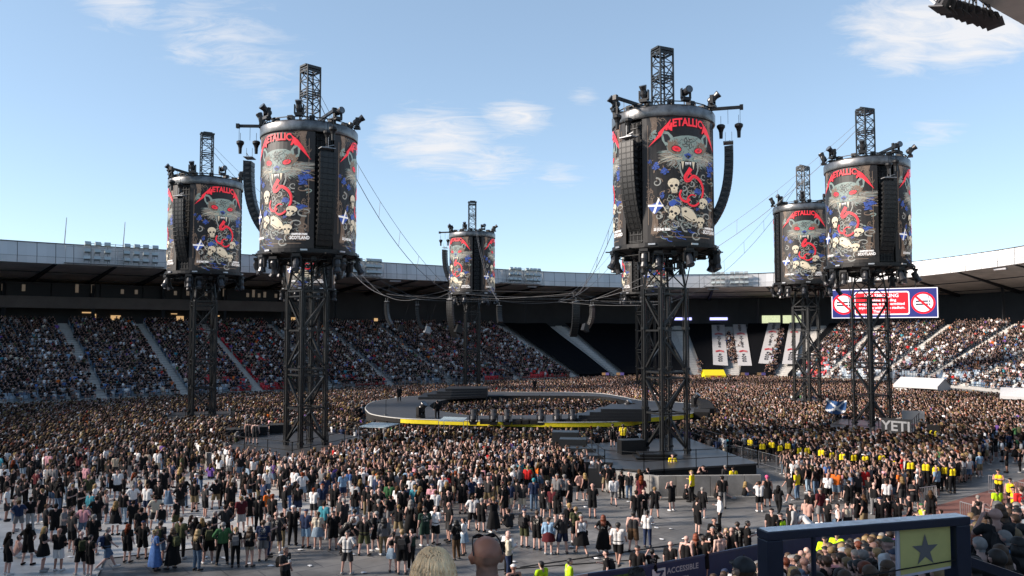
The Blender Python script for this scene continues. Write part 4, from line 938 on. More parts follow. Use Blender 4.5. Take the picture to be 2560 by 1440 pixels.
board(a, b, 1.45, 2.7, [('YETI', .5, .2, 1.15)], 1, mat('banner_dark', (.03, .031, .033), .7), mat('banner_letters', (.45, .45, .45), .7), 'dark banner with large white letters on the right tower platform', 'sponsor_banner')
a = P(2255, 1055, 1.4); b = P(2312, 1057, 1.4); board(Vector((a.x, a.y, 0)), Vector((b.x, b.y, 0)), 1.3, 2.5, [], 1, mat('grey_backing', (.30, .31, .32), .6), None, 'plain grey back of a banner above the white-lettered one', 'blank_banner')
a = P(2318, 1090, 1.2); b = P(2350, 1094, 1.2); board(Vector((a.x, a.y, 0)), Vector((b.x, b.y, 0)), .7, 2.2, [('06', .5, .35, .7)], 1, M_blk2, M_yel, 'small black board with yellow number six, right of the white-lettered banner', 'number_board')
# concrete-look wall in front of the near right platform; small one at far left platform corner
for (x0, y0, x1, y1, z1, lb) in ((1514, 1226, 1648, 1246, 1.3, 'grey wall section running back left of the near right platform'), (1648, 1246, 1905, 1243, 1.32, 'long low grey concrete wall in front of the near right platform'), (478, 1172, 560, 1184, 1.3, 'low grey wall at the left corner of the near left platform')):
    a, b = P(x0, y0, 0), P(x1, y1, 0); u = (b - a).normalized(); n_ = Vector((-u.y, u.x, 0)); m = MB(); k = 6; L_ = (b - a).length
    for j in range(k):
        s0, s1 = L_ * j / k, L_ * (j + 1) / k - .03; m.prism([a + u * s0, a + u * s1, a + u * s1 + n_ * .25, a + u * s0 + n_ * .25], .0, z1)
    m.prism([a - n_ * .35, b - n_ * .35, b - n_ * .002, a - n_ * .002], .0, .10)
    tag(m.build('barrier_wall', M_conc), lb, 'wall', 'low grey walls around the platforms')
# ================================================================ STAGE
def sp(zx, zy, z=2.0): return P(860 + zx / 2.56, 900 + zy / 2.56, z)
OUT = [sp(140, 300), sp(190, 268), sp(370, 240), sp(560, 225), (sp(760, 212)), sp(980, 205), sp(1220, 206), sp(1450, 207), sp(1650, 215), sp(1780, 235), sp(1900, 258), sp(2100, 268), sp(2240, 283), sp(2290, 310), sp(2250, 335), sp(2150, 352), sp(1950, 368), sp(1815, 392), sp(1500, 398), sp(1150, 396), sp(800, 388), sp(580, 382), sp(350, 372), sp(190, 350), sp(145, 325)]
INN = [sp(550, 290), sp(600, 265), sp(760, 240), sp(1000, 229), sp(1300, 228), sp(1650, 234), sp(1830, 268), sp(1872, 295), sp(1700, 325), sp(1500, 343), sp(1200, 352), sp(900, 355), sp(800, 353), sp(620, 325), sp(565, 308)]
def smooth(pts): c, _ = catmull([(p[0], p[1], 0) for p in pts], .6); return [(float(x), float(y)) for x, y, _ in c]
OS, IS = smooth(OUT), smooth(INN)
st = thing('ring_stage', 'dark grey round ring stage with yellow edge and a crowd pit inside', 'stage')
bm = bmesh.new()
def loop(bm, pts, z): v = [bm.verts.new((x, y, z)) for x, y in pts]; return [bm.edges.new((v[i], v[(i + 1) % len(v)])) for i in range(len(v))]
eg = loop(bm, OS, 2.0) + loop(bm, IS, 2.0); bmesh.ops.triangle_fill(bm, edges=eg, use_beauty=True)
for f in bm.faces:
    f.normal_update()
    if f.normal.z < 0: f.normal_flip()
me = bpy.data.meshes.new('stage_top'); bm.to_mesh(me); bm.free(); me.materials.append(mat('stage_carpet', (.040, .042, .046), .62, var=.12, vscale=.4)); link('stage_top', me, st)
def wallring(pts, z0, z1, off, nm, m, cond=None):
    b = MB(); n = len(pts); cx_ = sum(p[0] for p in pts) / n; cy_ = sum(p[1] for p in pts) / n
    q = [(p[0] + (p[0] - cx_) / math.hypot(p[0] - cx_, p[1] - cy_) * off, p[1] + (p[1] - cy_) / math.hypot(p[0] - cx_, p[1] - cy_) * off) for p in pts]
    ok_ = [cond is None or cond(pts[i]) for i in range(n)]; st0 = next((i for i in range(n) if not ok_[i - 1] and ok_[i]), 0); run = []
    for k in range(n + 1):
        i = (st0 + k) % n
        if k < n and ok_[i]: run.append(i)
        elif run:
            rr_ = run + ([(run[-1] + 1) % n]); b = MB(); c_ = len(rr_); b.add([(*q[i2], z0) for i2 in rr_] + [(*q[i2], z1) for i2 in rr_], [(j, j + 1, c_ + j + 1, c_ + j) for j in range(c_ - 1)]); b.build(nm, m, st); run = []
YC = lambda p: (p[1] < 79 and p[0] > -9.9) or (p[0] > 15 and p[1] < 90); wallring(OS, 1.58, 1.98, .0, 'yellow_edge', M_yel, YC); wallring(OS, 1.58, 1.98, .0, 'side_drape', M_blk2, lambda p: not YC(p)); wallring(OS, 0, 1.58, -.1, 'skirt', M_blk2); wallring(IS, 0, 1.98, .0, 'skirt', M_blk2)
ln = MB()
for i in range(len(OS)): a, b = OS[i], OS[(i + 1) % len(OS)]; ln.bar((*a, 2.0), (*b, 2.0), .05)
ln.build('edge_trim', mat('pale_trim', (.5, .5, .48), .6), st)
M_ris = mat('riser_black', (.015, .016, .018), .4)
def riser(pts, z0, z1, nm): m = MB(); m.prism(pts, z0, z1); m.build(nm, M_ris, st)
for k in range(4):
    zt = 2.28 + .27 * k; riser([(-11 + 1.0 * k, 94.4 + .75 * k), (-7.2, 94.4 + .75 * k), (-3, 97.0 + .1 * k), (-3, 101.2), (-11 + 1.0 * k, 101.2)], 2.003 if k == 0 else 2.0 + .27 * k, zt, 'riser_step')
    riser([(4.9 + 1.0 * k, 71.4 + .1 * k), (12.3, 71.3), (12.3, 76.4), (6.3 + 1.0 * k, 76.4)], 2.003 if k == 0 else 2.0 + .27 * k, zt, 'riser_step')
# monitors and lights along the near stage edge
for k, zx in enumerate((830, 905, 958, 1043, 1110, 1160, 1210, 1260, 1362, 1410, 1462, 1520)):
    p = sp(zx, 392, 2.0); 
    ow2 = ['first', 'second', 'third', 'fourth', 'fifth', 'sixth', 'seventh', 'eighth', 'ninth', 'tenth', 'eleventh', 'twelfth'][k]
    if k in (0, 2, 3, 7, 8, 10): moving_light(p + Vector((0, -.45, -.25)), R(180), R(30), f'{ow2} black fixture from the left along the near yellow stage edge, a lamp', 'lamps along the yellow stage edge', sc=1.35)
    else:
        m = MB(); m.add([(-.75, -.45, -.5), (.75, -.45, -.5), (.75, .35, -.5), (-.75, .35, -.5), (-.75, -.25, .12), (.75, -.25, .12), (.75, .35, .2), (-.75, .35, .2)], [(0, 3, 2, 1), (4, 5, 6, 7), (0, 1, 5, 4), (1, 2, 6, 5), (2, 3, 7, 6), (3, 0, 4, 7)]); m.box((0, -.42, -.2), (1.3, .04, .35))
        o = tag(m.build('stage_monitor', M_blk2), f'{ow2} black fixture from the left along the near yellow stage edge, a speaker box', 'speaker', 'black speaker boxes along the yellow stage edge'); o.location = p + Vector((0, -.4, .12)); o.scale = (.62, .6, .62)
for zx, zy, r_, lb in ((490, 372, .9, 'black lamp on the stage edge below the standing performer'), (1800, 352, 1.1, 'black lamp on the corner of the right stage riser'), (2240, 300, 1.3, 'black lamp at the far right tip of the stage')):
    moving_light(sp(zx, zy, 2.02), 1., R(40), lb, 'single lamps on the stage', sc=1.6)
for k, (zx, zy) in enumerate(((2270, 270), (2300, 280), (2315, 300), (2320, 320), (2290, 345))):
    p = sp(zx, zy, 1.9); m = MB(); m.box((0, 0, 0), (1.5, .9, .75)); m.box((0, -.47, 0), (1.3, .05, .6)); m.bar((-.6, 0, -.4), (-.6, 0, -1.9), .05); m.bar((.6, 0, -.4), (.6, 0, -1.9), .05)
    o = tag(m.build('edge_speaker', M_blk2), f"{['farthest', 'second farthest', 'middle', 'second nearest', 'nearest'][k]} tilted black box at the right tip of the stage", 'speaker', 'black boxes round the right tip of the stage'); o.location = p; o.rotation_euler = (.3, 0, .9 - .3 * k)
# mic stand, glass-like pale roofs, small tables
for zx, zy, lb in ((268, 352, 'thin microphone stand on the left part of the stage'), (978, 372, 'microphone stand on the near side of the stage ring'), (1140, 372, 'microphone stand near the middle of the near stage side'), (1228, 345, 'microphone stand on the inner near edge of the stage')):
    m = MB(); m.lathe([(.22, 0), (.2, .04), (.03, .06)], 10); m.bar((0, 0, 0), (0, 0, 1.4), .03); m.bar((0, 0, 1.4), (.35, -.1, 1.7), .025); m.lathe([(.05, 0), (.06, .1), (.02, .15)], 8, 0, (.35, -.1, 1.7))
    o = tag(m.build('microphone_stand', M_black), lb, 'microphone', 'microphone stands on the stage'); o.location = sp(zx, zy, 2.0)
M_pvc = mat('pale_blue_cover', (.42, .52, .56), .25, var=.25, vscale=2)
for pts, z, lb in (([(95, 425), (255, 432), (355, 405), (180, 398)], 2.7, 'pale blue sheet canopy over equipment between the near left tower and stage'), ([(605, 388), (765, 392), (790, 368), (640, 362)], 2.75, 'pale blue sheet canopy against the near yellow stage edge'), ([(-2000, 0)], 0, '')):
    if z == 0: continue
    q = [sp(x, y, z) for x, y in pts]; c0 = sum((p for p in q), Vector()) / 4; t = thing('equipment_canopy', lb, 'canopy', (c0.x, c0.y, 0), 0, 'pale blue canopies by the stage')
    m = MB(); m.prism([p - Vector((c0.x, c0.y, 0)) for p in q], z - .05, z); m.build('cover_sheet', M_pvc, t)
    for p in q: m = MB(); m.bar((p.x - c0.x, p.y - c0.y, 0), (p.x - c0.x, p.y - c0.y, z - .05), .03); m.build('post', M_alu, t)
# crowd control barriers
BAR = MB(); BAR.bar((-1.1, 0, 1.05), (1.1, 0, 1.05), .022); BAR.bar((-1.1, 0, .2), (1.1, 0, .2), .02); BAR.bar((-1.1, 0, 0), (-1.1, 0, 1.05), .022); BAR.bar((1.1, 0, 0), (1.1, 0, 1.05), .022)
for k in range(1, 15): BAR.bar((-1.1 + k * 2.2 / 15, 0, .2), (-1.1 + k * 2.2 / 15, 0, 1.05), .009)
for x in (-.8, .8): BAR.box((x, 0, .02), (.06, .6, .03))
BARM = mesh_of(BAR, 'barrier', M_alu)
def barrier_row(a, b, lbf, grp):
    L_ = (b - a).length; n = max(1, round(L_ / 2.3)); rz = math.atan2(b.y - a.y, b.x - a.x)
    ows = ['leftmost', 'second', 'third', 'fourth', 'fifth', 'sixth', 'seventh', 'eighth', 'ninth', 'tenth']
    for k in range(n):
        p = a.lerp(b, (k + .5) / n); o = link('crowd_barrier', BARM, None, p, rz); tag(o, lbf.format(ows[k] if n > 1 else 'single', ), 'barrier', grp)
barrier_row(P(2388, 1300, 0), P(2500, 1335, 0), '{} silver barrier above the right end of the blue steel frame', 'silver barriers by the steel frame')
barrier_row(P(2290, 1268, 0), P(2330, 1262, 0), '{} silver barrier beside the kneeling steward', 'silver barriers beside the steward')
barrier_row(P(2480, 1232, 0), P(2600, 1262, 0), '{} silver barrier in front of the yellow-vested stewards, right edge', 'silver barriers by the right edge')
barrier_row(P(2330, 1005, 0), P(2470, 1030, 0), '{} pale barrier from the left sloping below the white marquee', 'pale barriers below the marquee')
barrier_row(P(1745, 1120, 0), P(1990, 1190, 0), '{} pale barrier from the far end, right of the near right platform', 'pale barriers beside the near right platform')
# navy hoardings with lettering
HO = [(1340, 1463), (1469, 1437 + 62), (1613, 1417 + 74), (1880, 1367 + 67), (2030, 1330 + 56)]
tp_ = [P(1300, 1464, 1.1), P(1469, 1437, 1.1), P(1613, 1417, 1.1), P(1745, 1393, 1.1), P(1880, 1367, 1.1), P(2010, 1344, 1.1), P(2130, 1330, 1.1), P(2290, 1298, 1.1)]
for k in range(len(tp_) - 1):
    a, b = tp_[k].copy(), tp_[k + 1].copy(); a.z = b.z = 0; tx = []
    lbl = ['white-topped navy hoarding panel at the bottom centre edge', 'navy hoarding panel with green leafy print beside the toilets board', 'navy hoarding board lettered accessible toilets with white arrow', 'plain navy hoarding panel below the group in black', 'navy hoarding panel behind the dark baseball cap', 'navy hoarding panel seen through the left part of the steel frame', 'navy hoarding panel seen through the right part of the steel frame'][k]
    tx = [('ACCESSIBLE', .70, .62, .30), ('TOILETS', .60, .24, .30)] if k == 2 else []
    t, u, L_, nr_ = board(a, b, 0.02, 1.1, tx, 1, M_navy, mat('print_grey', (.45, .47, .5), .6), lbl, 'hoarding', 'hoarding')
    m = MB(); m.bar(Vector((0, 0, 1.12)) - nr_ * .02, u * L_ + Vector((0, 0, 1.12)) - nr_ * .02, .05); m.build('top_rail', M_alu if k < 1 else mat('navy_rail', (.04, .07, .13), .4), t)
    if k == 2:
        m = MB(); o_ = u * L_ * .12 + nr_ * .02; z = Vector((0, 0, 1))
        m.add([o_ + z * .25, o_ + u * .65 + z * .25, o_ + u * .65 + z * .95, o_ + z * .95], [(0, 1, 2, 3)], 0)
        o2 = o_ + nr_ * .01; m.add([o2 + u * .1 + z * .33, o2 + u * .42 + z * .33, o2 + u * .1 + z * .62], [(0, 1, 2)], 1); m.bar(o2 + u * .2 + z * .45, o2 + u * .48 + z * .8, .05, 1); m.bar(o2 + u * .2 + z * .83, o2 + u * .55 + z * .83, .05, 1); m.build('arrow_sign', [M_white, M_navy], t)
    if k == 1:
        m = MB(); m.add([u * L_ * .05 + nr_ * .02 + Vector((0, 0, .2)), u * L_ * .9 + nr_ * .02 + Vector((0, 0, .2)), u * L_ * .9 + nr_ * .02 + Vector((0, 0, .95)), u * L_ * .05 + nr_ * .02 + Vector((0, 0, .95))], [(0, 1, 2, 3)]); m.build('leafy_print', mat('leaf_print', (.06, .12, .02), .6, var=.9, vscale=6), t)
# steel frame in the foreground with the star sign
M_fr = mat('navy_gloss_steel', (.010, .016, .035), .35, .2, var=.2); M_frt = mat('painted_sky_sheen', (.66, .74, .80), .35, var=.3, vscale=12)  # pale top colour stands in for the sky reflected in the steel
def fp(px, py, D): return PD(px, py, D)
a = fp(1905, 1324, 6.05); b = fp(2408, 1286, 6.55); b.z = a.z
fr_ = thing('steel_frame', 'dark blue steel guard frame with pale worn top carrying the star sign, lower right', 'frame', a)
u = (b - a); L_ = u.length; u.normalize(); n_ = Vector((-u.y, u.x, 0)); z = Vector((0, 0, 1))
def fbox(p0, p1, wd, z0, z1, m, nm, par=fr_):
    q = [p0 - n_ * wd / 2, p1 - n_ * wd / 2, p1 + n_ * wd / 2, p0 + n_ * wd / 2]; mb_ = MB(); mb_.prism(q, z0, z1)
    o = mb_.build(nm, m, par); bv = o.modifiers.new('b', 'BEVEL'); bv.width = .006; bv.segments = 2; return o
Z = Vector((0, 0, 0))
fbox(Z, u * L_, .15, -.068, -.004, M_fr, 'top_beam'); fbox(u * .012, u * (L_ - .012), .126, -.004, .0, M_frt, 'sky_sheen_strip')  # strip on the beam carries the painted sky reflection
fbox(Z, u * .135, .14, -1.75, -.070, M_fr, 'post'); fbox(u * (L_ - .14), u * L_, .14, -1.75, -.070, M_fr, 'post'); fbox(u * (L_ * .23), u * (L_ * .23 + .03), .03, -1.2, -.070, M_fr, 'inner_post')
m = MB(); m.bar(u * L_ + z * -.36, u * (L_ + 1.3) + z * -.82 - n_ * .2, .05); m.build('brace', M_fr, fr_)
m = MB()
for h0, h1 in ((-.42, -.34), (-.72, -.64)): m.path([u * .13 + z * h0 - n_ * .05, u * L_ * .5 + z * (h0 + h1) * .5 + z * -.01 - n_ * .05, u * (L_ - .14) + z * h1 - n_ * .05], .006, n=6)
m.build('wire', M_black, fr_)
s0, s1 = L_ * .64, L_ * .915
sg = thing('star_sign', 'dull yellow sign with a dark grey star fixed inside the blue steel frame', 'sign', a)
m = MB(); q = lambda s_, h, o=0.: u * s_ + z * h - n_ * o
m.add([q(s0, -.45, .02), q(s1, -.41, .02), q(s1, -.074, .02), q(s0, -.074, .02), q(s0, -.45, .0), q(s1, -.41, .0), q(s1, -.074, .0), q(s0, -.074, .0)], [(0, 1, 2, 3), (4, 7, 6, 5), (0, 4, 5, 1), (3, 2, 6, 7), (0, 3, 7, 4), (1, 5, 6, 2)]); m.build('backing_sheet', mat('grey_plastic', (.5, .5, .58), .5), sg)
m = MB(); m.add([q(s0 + .025, -.425, .024), q(s1, -.39, .024), q(s1, -.08, .024), q(s0 + .025, -.08, .024)], [(0, 1, 2, 3)]); m.build('yellow_panel', mat('dull_yellow', (.50, .47, .17), .6, var=.1), sg)
cs, chh = (s0 + s1) / 2 + .005, -.25; m = MB(); pts = []
for k in range(10):
    r_ = .13 if k % 2 == 0 else .05; aa = R(90 + 36 * k); pts.append(q(cs + r_ * math.cos(aa), chh + r_ * math.sin(aa), .028))
m.add(pts + [q(cs, chh, .028)], [(k, (k + 1) % 10, 10) for k in range(10)]); m.build('star', mat('star_grey', (.12, .12, .125), .7), sg)
# ================================================================ PEOPLE
def oc_mat(name, rough, var=.12, prints=False):
    m = bpy.data.materials.new(name); m.use_nodes = True; t = m.node_tree; b = t.nodes['Principled BSDF']; b.inputs['Roughness'].default_value = rough; b.inputs['Specular IOR Level'].default_value = .5 if rough < .7 else .15
    oi = t.nodes.new('ShaderNodeObjectInfo'); tcn = t.nodes.new('ShaderNodeTexCoord')
    ns = t.nodes.new('ShaderNodeTexNoise'); ns.inputs['Scale'].default_value = 9; ns.inputs['Detail'].default_value = 4; t.links.new(tcn.outputs['Object'], ns.inputs['Vector'])
    mr = t.nodes.new('ShaderNodeMapRange'); mr.inputs[1].default_value = .3; mr.inputs[2].default_value = .7; mr.inputs[3].default_value = 1 - var; mr.inputs[4].default_value = 1 + var; t.links.new(ns.outputs['Fac'], mr.inputs[0])
    mx = t.nodes.new('ShaderNodeVectorMath'); mx.operation = 'SCALE'; t.links.new(oi.outputs['Color'], mx.inputs[0]); t.links.new(mr.outputs[0], mx.inputs['Scale'])
    last = mx.outputs[0]
    if prints:   # printed motif on the back and chest of the shirt, strength in the object's alpha
        def M_(op, a, b_):
            n = t.nodes.new('ShaderNodeMath'); n.operation = op
            for i, v in enumerate((a, b_)):
                if isinstance(v, (int, float)): n.inputs[i].default_value = v
                else: t.links.new(v, n.inputs[i])
            return n.outputs[0]
        sp_ = t.nodes.new('ShaderNodeSeparateXYZ'); t.links.new(tcn.outputs['Object'], sp_.inputs[0])
        k1 = M_('LESS_THAN', M_('ABSOLUTE', sp_.outputs[0], 0), .11); k2 = M_('LESS_THAN', M_('ABSOLUTE', M_('SUBTRACT', sp_.outputs[2], 1.27), 0), .13)
        nz = t.nodes.new('ShaderNodeTexNoise'); nz.inputs['Scale'].default_value = 16; nz.inputs['Detail'].default_value = 2
        ad = t.nodes.new('ShaderNodeVectorMath'); ad.operation = 'ADD'; t.links.new(tcn.outputs['Object'], ad.inputs[0]); t.links.new(oi.outputs['Random'], ad.inputs[1]); t.links.new(ad.outputs[0], nz.inputs['Vector'])
        k3 = M_('GREATER_THAN', nz.outputs['Fac'], .52); sep2 = M_('SUBTRACT', 1.0, oi.outputs['Alpha']); fac = M_('MULTIPLY', M_('MULTIPLY', k1, k2), M_('MULTIPLY', k3, sep2))
        mm = t.nodes.new('ShaderNodeMix'); mm.data_type = 'RGBA'; t.links.new(fac, mm.inputs[0]); t.links.new(last, mm.inputs[6]); mm.inputs[7].default_value = (.42, .40, .36, 1); last = mm.outputs[2]
    t.links.new(last, b.inputs['Base Color']); return m
PM = [oc_mat('skin', .55, .08), oc_mat('shirt_cloth', .85, .12, True), oc_mat('trouser_cloth', .85, .18), oc_mat('hair', .6, .3), oc_mat('shoe_leather', .6, .1)]
PMA = None
def capsule(mb, a, b, ra, rb, n=12, sx=1.):
    a = Vector(a); b = Vector(b); d = b - a; q = d.to_track_quat('Z', 'Y') if d.length > 1e-5 else Vector((0, 0, 1)).to_track_quat('Z', 'Y'); ln = d.length; prof = []
    for k in range(1, 5): t = math.pi / 2 * (1 - k / 4); prof.append((ra * math.cos(t), -ra * math.sin(t)))
    for k in range(0, 4): t = math.pi / 2 * k / 4; prof.append((rb * math.cos(t), ln + rb * math.sin(t)))
    mb.lathe(prof, n, 0, a, q)
def pose(nm):
    # returns joints; person faces +Y
    J = dict(pel=(0, 0, .96), che=(0, .0, 1.30), nek=(0, -.01, 1.46), hed=(0, .02, 1.61))
    J['sh'] = [(-.18, 0, 1.42), (.18, 0, 1.42)]; J['el'] = [(-.235, -.03, 1.14), (.235, -.03, 1.14)]; J['ha'] = [(-.25, .06, .88), (.25, .06, .88)]
    J['hi'] = [(-.09, 0, .92), (.09, 0, .92)]; J['kn'] = [(-.11, .02, .50), (.11, .02, .50)]; J['an'] = [(-.12, -.02, .09), (.12, -.02, .09)]; J['fd'] = [(-.03, .17), (.03, .17)]
    if nm == 'wide': J['kn'] = [(-.16, .02, .5), (.14, .03, .5)]; J['an'] = [(-.2, -.02, .09), (.17, -.02, .09)]; J['el'] = [(-.34, -.05, 1.2), (.34, -.05, 1.2)]; J['ha'] = [(-.17, .06, 1.02), (.17, .06, 1.02)]
    if nm == 'cup': J['el'][1] = (.24, 0, 1.14); J['ha'][1] = (.16, .26, 1.22); J['kn'][0] = (-.13, .06, .5); J['an'][0] = (-.16, .05, .09)
    if nm == 'cross': J['el'] = [(-.25, .05, 1.16), (.25, .05, 1.16)]; J['ha'] = [(.08, .20, 1.20), (-.08, .23, 1.17)]
    if nm == 'phone': J['el'] = [(-.26, .16, 1.30), (.26, .16, 1.30)]; J['ha'] = [(-.06, .34, 1.55), (.06, .34, 1.55)]
    if nm == 'armsup': J['el'] = [(-.32, .08, 1.62), (.32, .08, 1.62)]; J['ha'] = [(-.30, .12, 1.90), (.26, .14, 1.92)]
    if nm == 'walk': J['kn'] = [(-.09, .16, .53), (.09, -.02, .50)]; J['an'] = [(-.09, .30, .12), (.09, -.36, .17)]; J['el'] = [(-.24, -.12, 1.17), (.24, .08, 1.17)]; J['ha'] = [(-.24, -.10, .92), (.24, .25, .98)]
    if nm == 'seated':
        J['hi'] = [(-.09, 0, .50), (.09, 0, .50)]; J['kn'] = [(-.13, .44, .52), (.13, .44, .52)]; J['an'] = [(-.13, .42, .09), (.13, .42, .09)]
        for k, dz in (('pel', -.42), ('che', -.42), ('nek', -.42), ('hed', -.42)): x, y, z = J[k]; J[k] = (x, y, z + dz)
        J['sh'] = [(x, y + .02, z - .42) for x, y, z in J['sh']]; J['el'] = [(-.25, .06, .74), (.25, .06, .74)]; J['ha'] = [(-.10, .28, .66), (.10, .30, .66)]
    if nm == 'ground':
        J['hi'] = [(-.09, 0, .14), (.09, 0, .14)]; J['kn'] = [(-.2, .42, .34), (.16, .44, .30)]; J['an'] = [(-.12, .74, .09), (.2, .80, .09)]
        for k in ('pel', 'che', 'nek', 'hed'): x, y, z = J[k]; J[k] = (x, y + (.08 if k != 'pel' else 0), z - .78)
        J['sh'] = [(x, y + .06, z - .78) for x, y, z in J['sh']]; J['el'] = [(-.27, .1, .40), (.27, .1, .40)]; J['ha'] = [(-.14, .34, .42), (.12, .36, .40)]
    if nm == 'bend':
        J['che'] = (0, .22, 1.20); J['nek'] = (0, .36, 1.30); J['hed'] = (0, .47, 1.38); J['sh'] = [(-.18, .32, 1.26), (.18, .32, 1.26)]; J['el'] = [(-.22, .40, 1.0), (.22, .40, 1.0)]; J['ha'] = [(-.1, .5, .82), (.1, .5, .82)]
    return J
def build_body(nm, female=False):
    J = pose(nm); m = MB(); seg = []
    V_ = Vector
    def C(a, b, ra, rb, tag_): capsule(m, a, b, ra, rb); seg.append((V_(a), V_(b), ra, rb, tag_))
    pel, che, nek, hed = (V_(J[k]) for k in ('pel', 'che', 'nek', 'hed')); up = (nek - pel).normalized(); rt_ = V_((1, 0, 0))
    sw = .155 if female else .175; ww = .06 if female else .075
    for s_ in (-1, 1):
        C(pel + rt_ * s_ * .075 - up * .02, pel + rt_ * s_ * ww + up * .16, .112 if female else .105, .095 if female else .10, 'torso'); C(pel + rt_ * s_ * ww + up * .14, che + rt_ * s_ * .082, .095, .108, 'torso')
        C(che + rt_ * s_ * .08, nek + rt_ * s_ * .10 - up * .07, .106, .07, 'torso')
    C(nek - up * .03, hed - V_((0, .015, .06)), .058, .052, 'neck')
    m2o = len(m.v)
    C(hed + V_((0, -.005, .03)), hed + V_((0, .0, .035)), .088, .09, 'head'); C(hed + V_((0, .035, -.01)), hed + V_((0, .05, -.065)), .062, .036, 'head')
    C(hed + V_((0, .085, .005)), hed + V_((0, .105, -.018)), .010, .015, 'head')
    for s_ in (-1, 1): C(hed + V_((s_ * .082, -.005, -.01)), hed + V_((s_ * .086, -.01, .02)), .014, .017, 'head')
    for i, s_ in enumerate((-1, 1)):
        sh, el, ha, hi, kn, an = (V_(J[k][i]) for k in ('sh', 'el', 'ha', 'hi', 'kn', 'an'))
        if female: sh.x *= .9
        C(nek + rt_ * s_ * .05 - up * .04, sh, .055, .062, 'torso'); C(sh, el, .058, .042, 'uarm'); d = (ha - el); wr = el + d * .86; C(el, wr, .041, .027, 'farm')
        pm_ = wr + d.normalized() * .075; C(wr, pm_, .028, .032, 'hand'); fw = V_((0, 0, 1)).cross(d.normalized()); sd = V_((-s_, .3, 0)); sd = (sd - d.normalized() * sd.dot(d.normalized())).normalized(); nn_ = d.normalized().cross(sd)
        for q in range(4):
            b0 = pm_ + nn_ * (-.027 + q * .018) + d.normalized() * .012; ln = (.055, .065, .06, .045)[q]; b1 = b0 + d.normalized() * ln * .55 + sd * .012; b2 = b1 + d.normalized() * ln * .35 + sd * .026
            C(b0, b1, .0105, .0095, 'hand'); C(b1, b2, .0095, .008, 'hand')
        C(wr + d.normalized() * .03 + sd * .02, wr + d.normalized() * .085 + sd * .05, .012, .0095, 'hand')
        C(hi, kn, .092, .06, 'thigh'); C(kn, an, .057, .036, 'shin'); C(an + V_((0, 0, -.02)) if False else an, an + V_((J['fd'][i][0] * .2, .02, -.03)), .038, .042, 'foot')
        fd = V_((J['fd'][i][0], J['fd'][i][1], 0)); tilt = -.0; C(an + V_((0, -.03, -.045)), an + fd + V_((0, 0, -.055)), .042, .034, 'foot')
    o = m.build('tmp', PM[0]); md = o.modifiers.new('r', 'REMESH'); md.mode = 'VOXEL'; md.voxel_size = .0165; md.use_smooth_shade = True
    sm_ = o.modifiers.new('s', 'SMOOTH'); sm_.factor = .5; sm_.iterations = 2
    dg = bpy.context.evaluated_depsgraph_get(); dg.update(); me = bpy.data.meshes.new_from_object(o.evaluated_get(dg)); old = o.data; bpy.data.objects.remove(o); bpy.data.meshes.remove(old)
    n = len(me.vertices); co = np.empty(n * 3, np.float32); me.vertices.foreach_get('co', co); co = co.reshape(-1, 3); no = np.empty(n * 3, np.float32); me.vertices.foreach_get('normal', no); no = no.reshape(-1, 3)
    best = np.full(n, 9.); lab = np.zeros(n, int); par = np.zeros(n); TG = ['torso', 'neck', 'head', 'uarm', 'farm', 'hand', 'thigh', 'shin', 'foot']
    for a, b, ra, rb, tg in seg:
        a = np.array(a); b = np.array(b); d = b - a; t = np.clip(((co - a) @ d) / (d @ d + 1e-9), 0, 1); dist = np.linalg.norm(co - a - t[:, None] * d, axis=1) - (ra + (rb - ra) * t)
        k = dist < best; best[k] = dist[k]; lab[k] = TG.index(tg); par[k] = t[k]
    polys = [tuple(p.vertices) for p in me.polygons]
    return dict(me=me, co=co, no=no, lab=lab, par=par, polys=polys, J=J, TG=TG, nm=nm, up=up)
def sub(B, mask, off, name, extra=None, mi=1):
    idx = np.where(mask)[0]; keep = [p for p in B['polys'] if all(mask[i] for i in p)]; used = sorted({i for p in keep for i in p}); mp_ = {i: k for k, i in enumerate(used)}
    offv = off[used] if isinstance(off, np.ndarray) else np.full(len(used), off)
    v = B['co'][used] + B['no'][used] * offv[:, None]
    v = [tuple(map(float, p)) for p in v]; f = [tuple(mp_[i] for i in p) for p in keep]
    m = MB(); m.add(v, f)
    if extra: extra(m)
    me = mesh_of(m, name, PM[mi]); me.polygons.foreach_set('use_smooth', [True] * len(me.polygons)); return me
POSES = ['stand', 'wide', 'cup', 'cross', 'phone', 'armsup', 'walk', 'seated', 'ground', 'bend']
LIB = {}
rdp = random.Random(42)
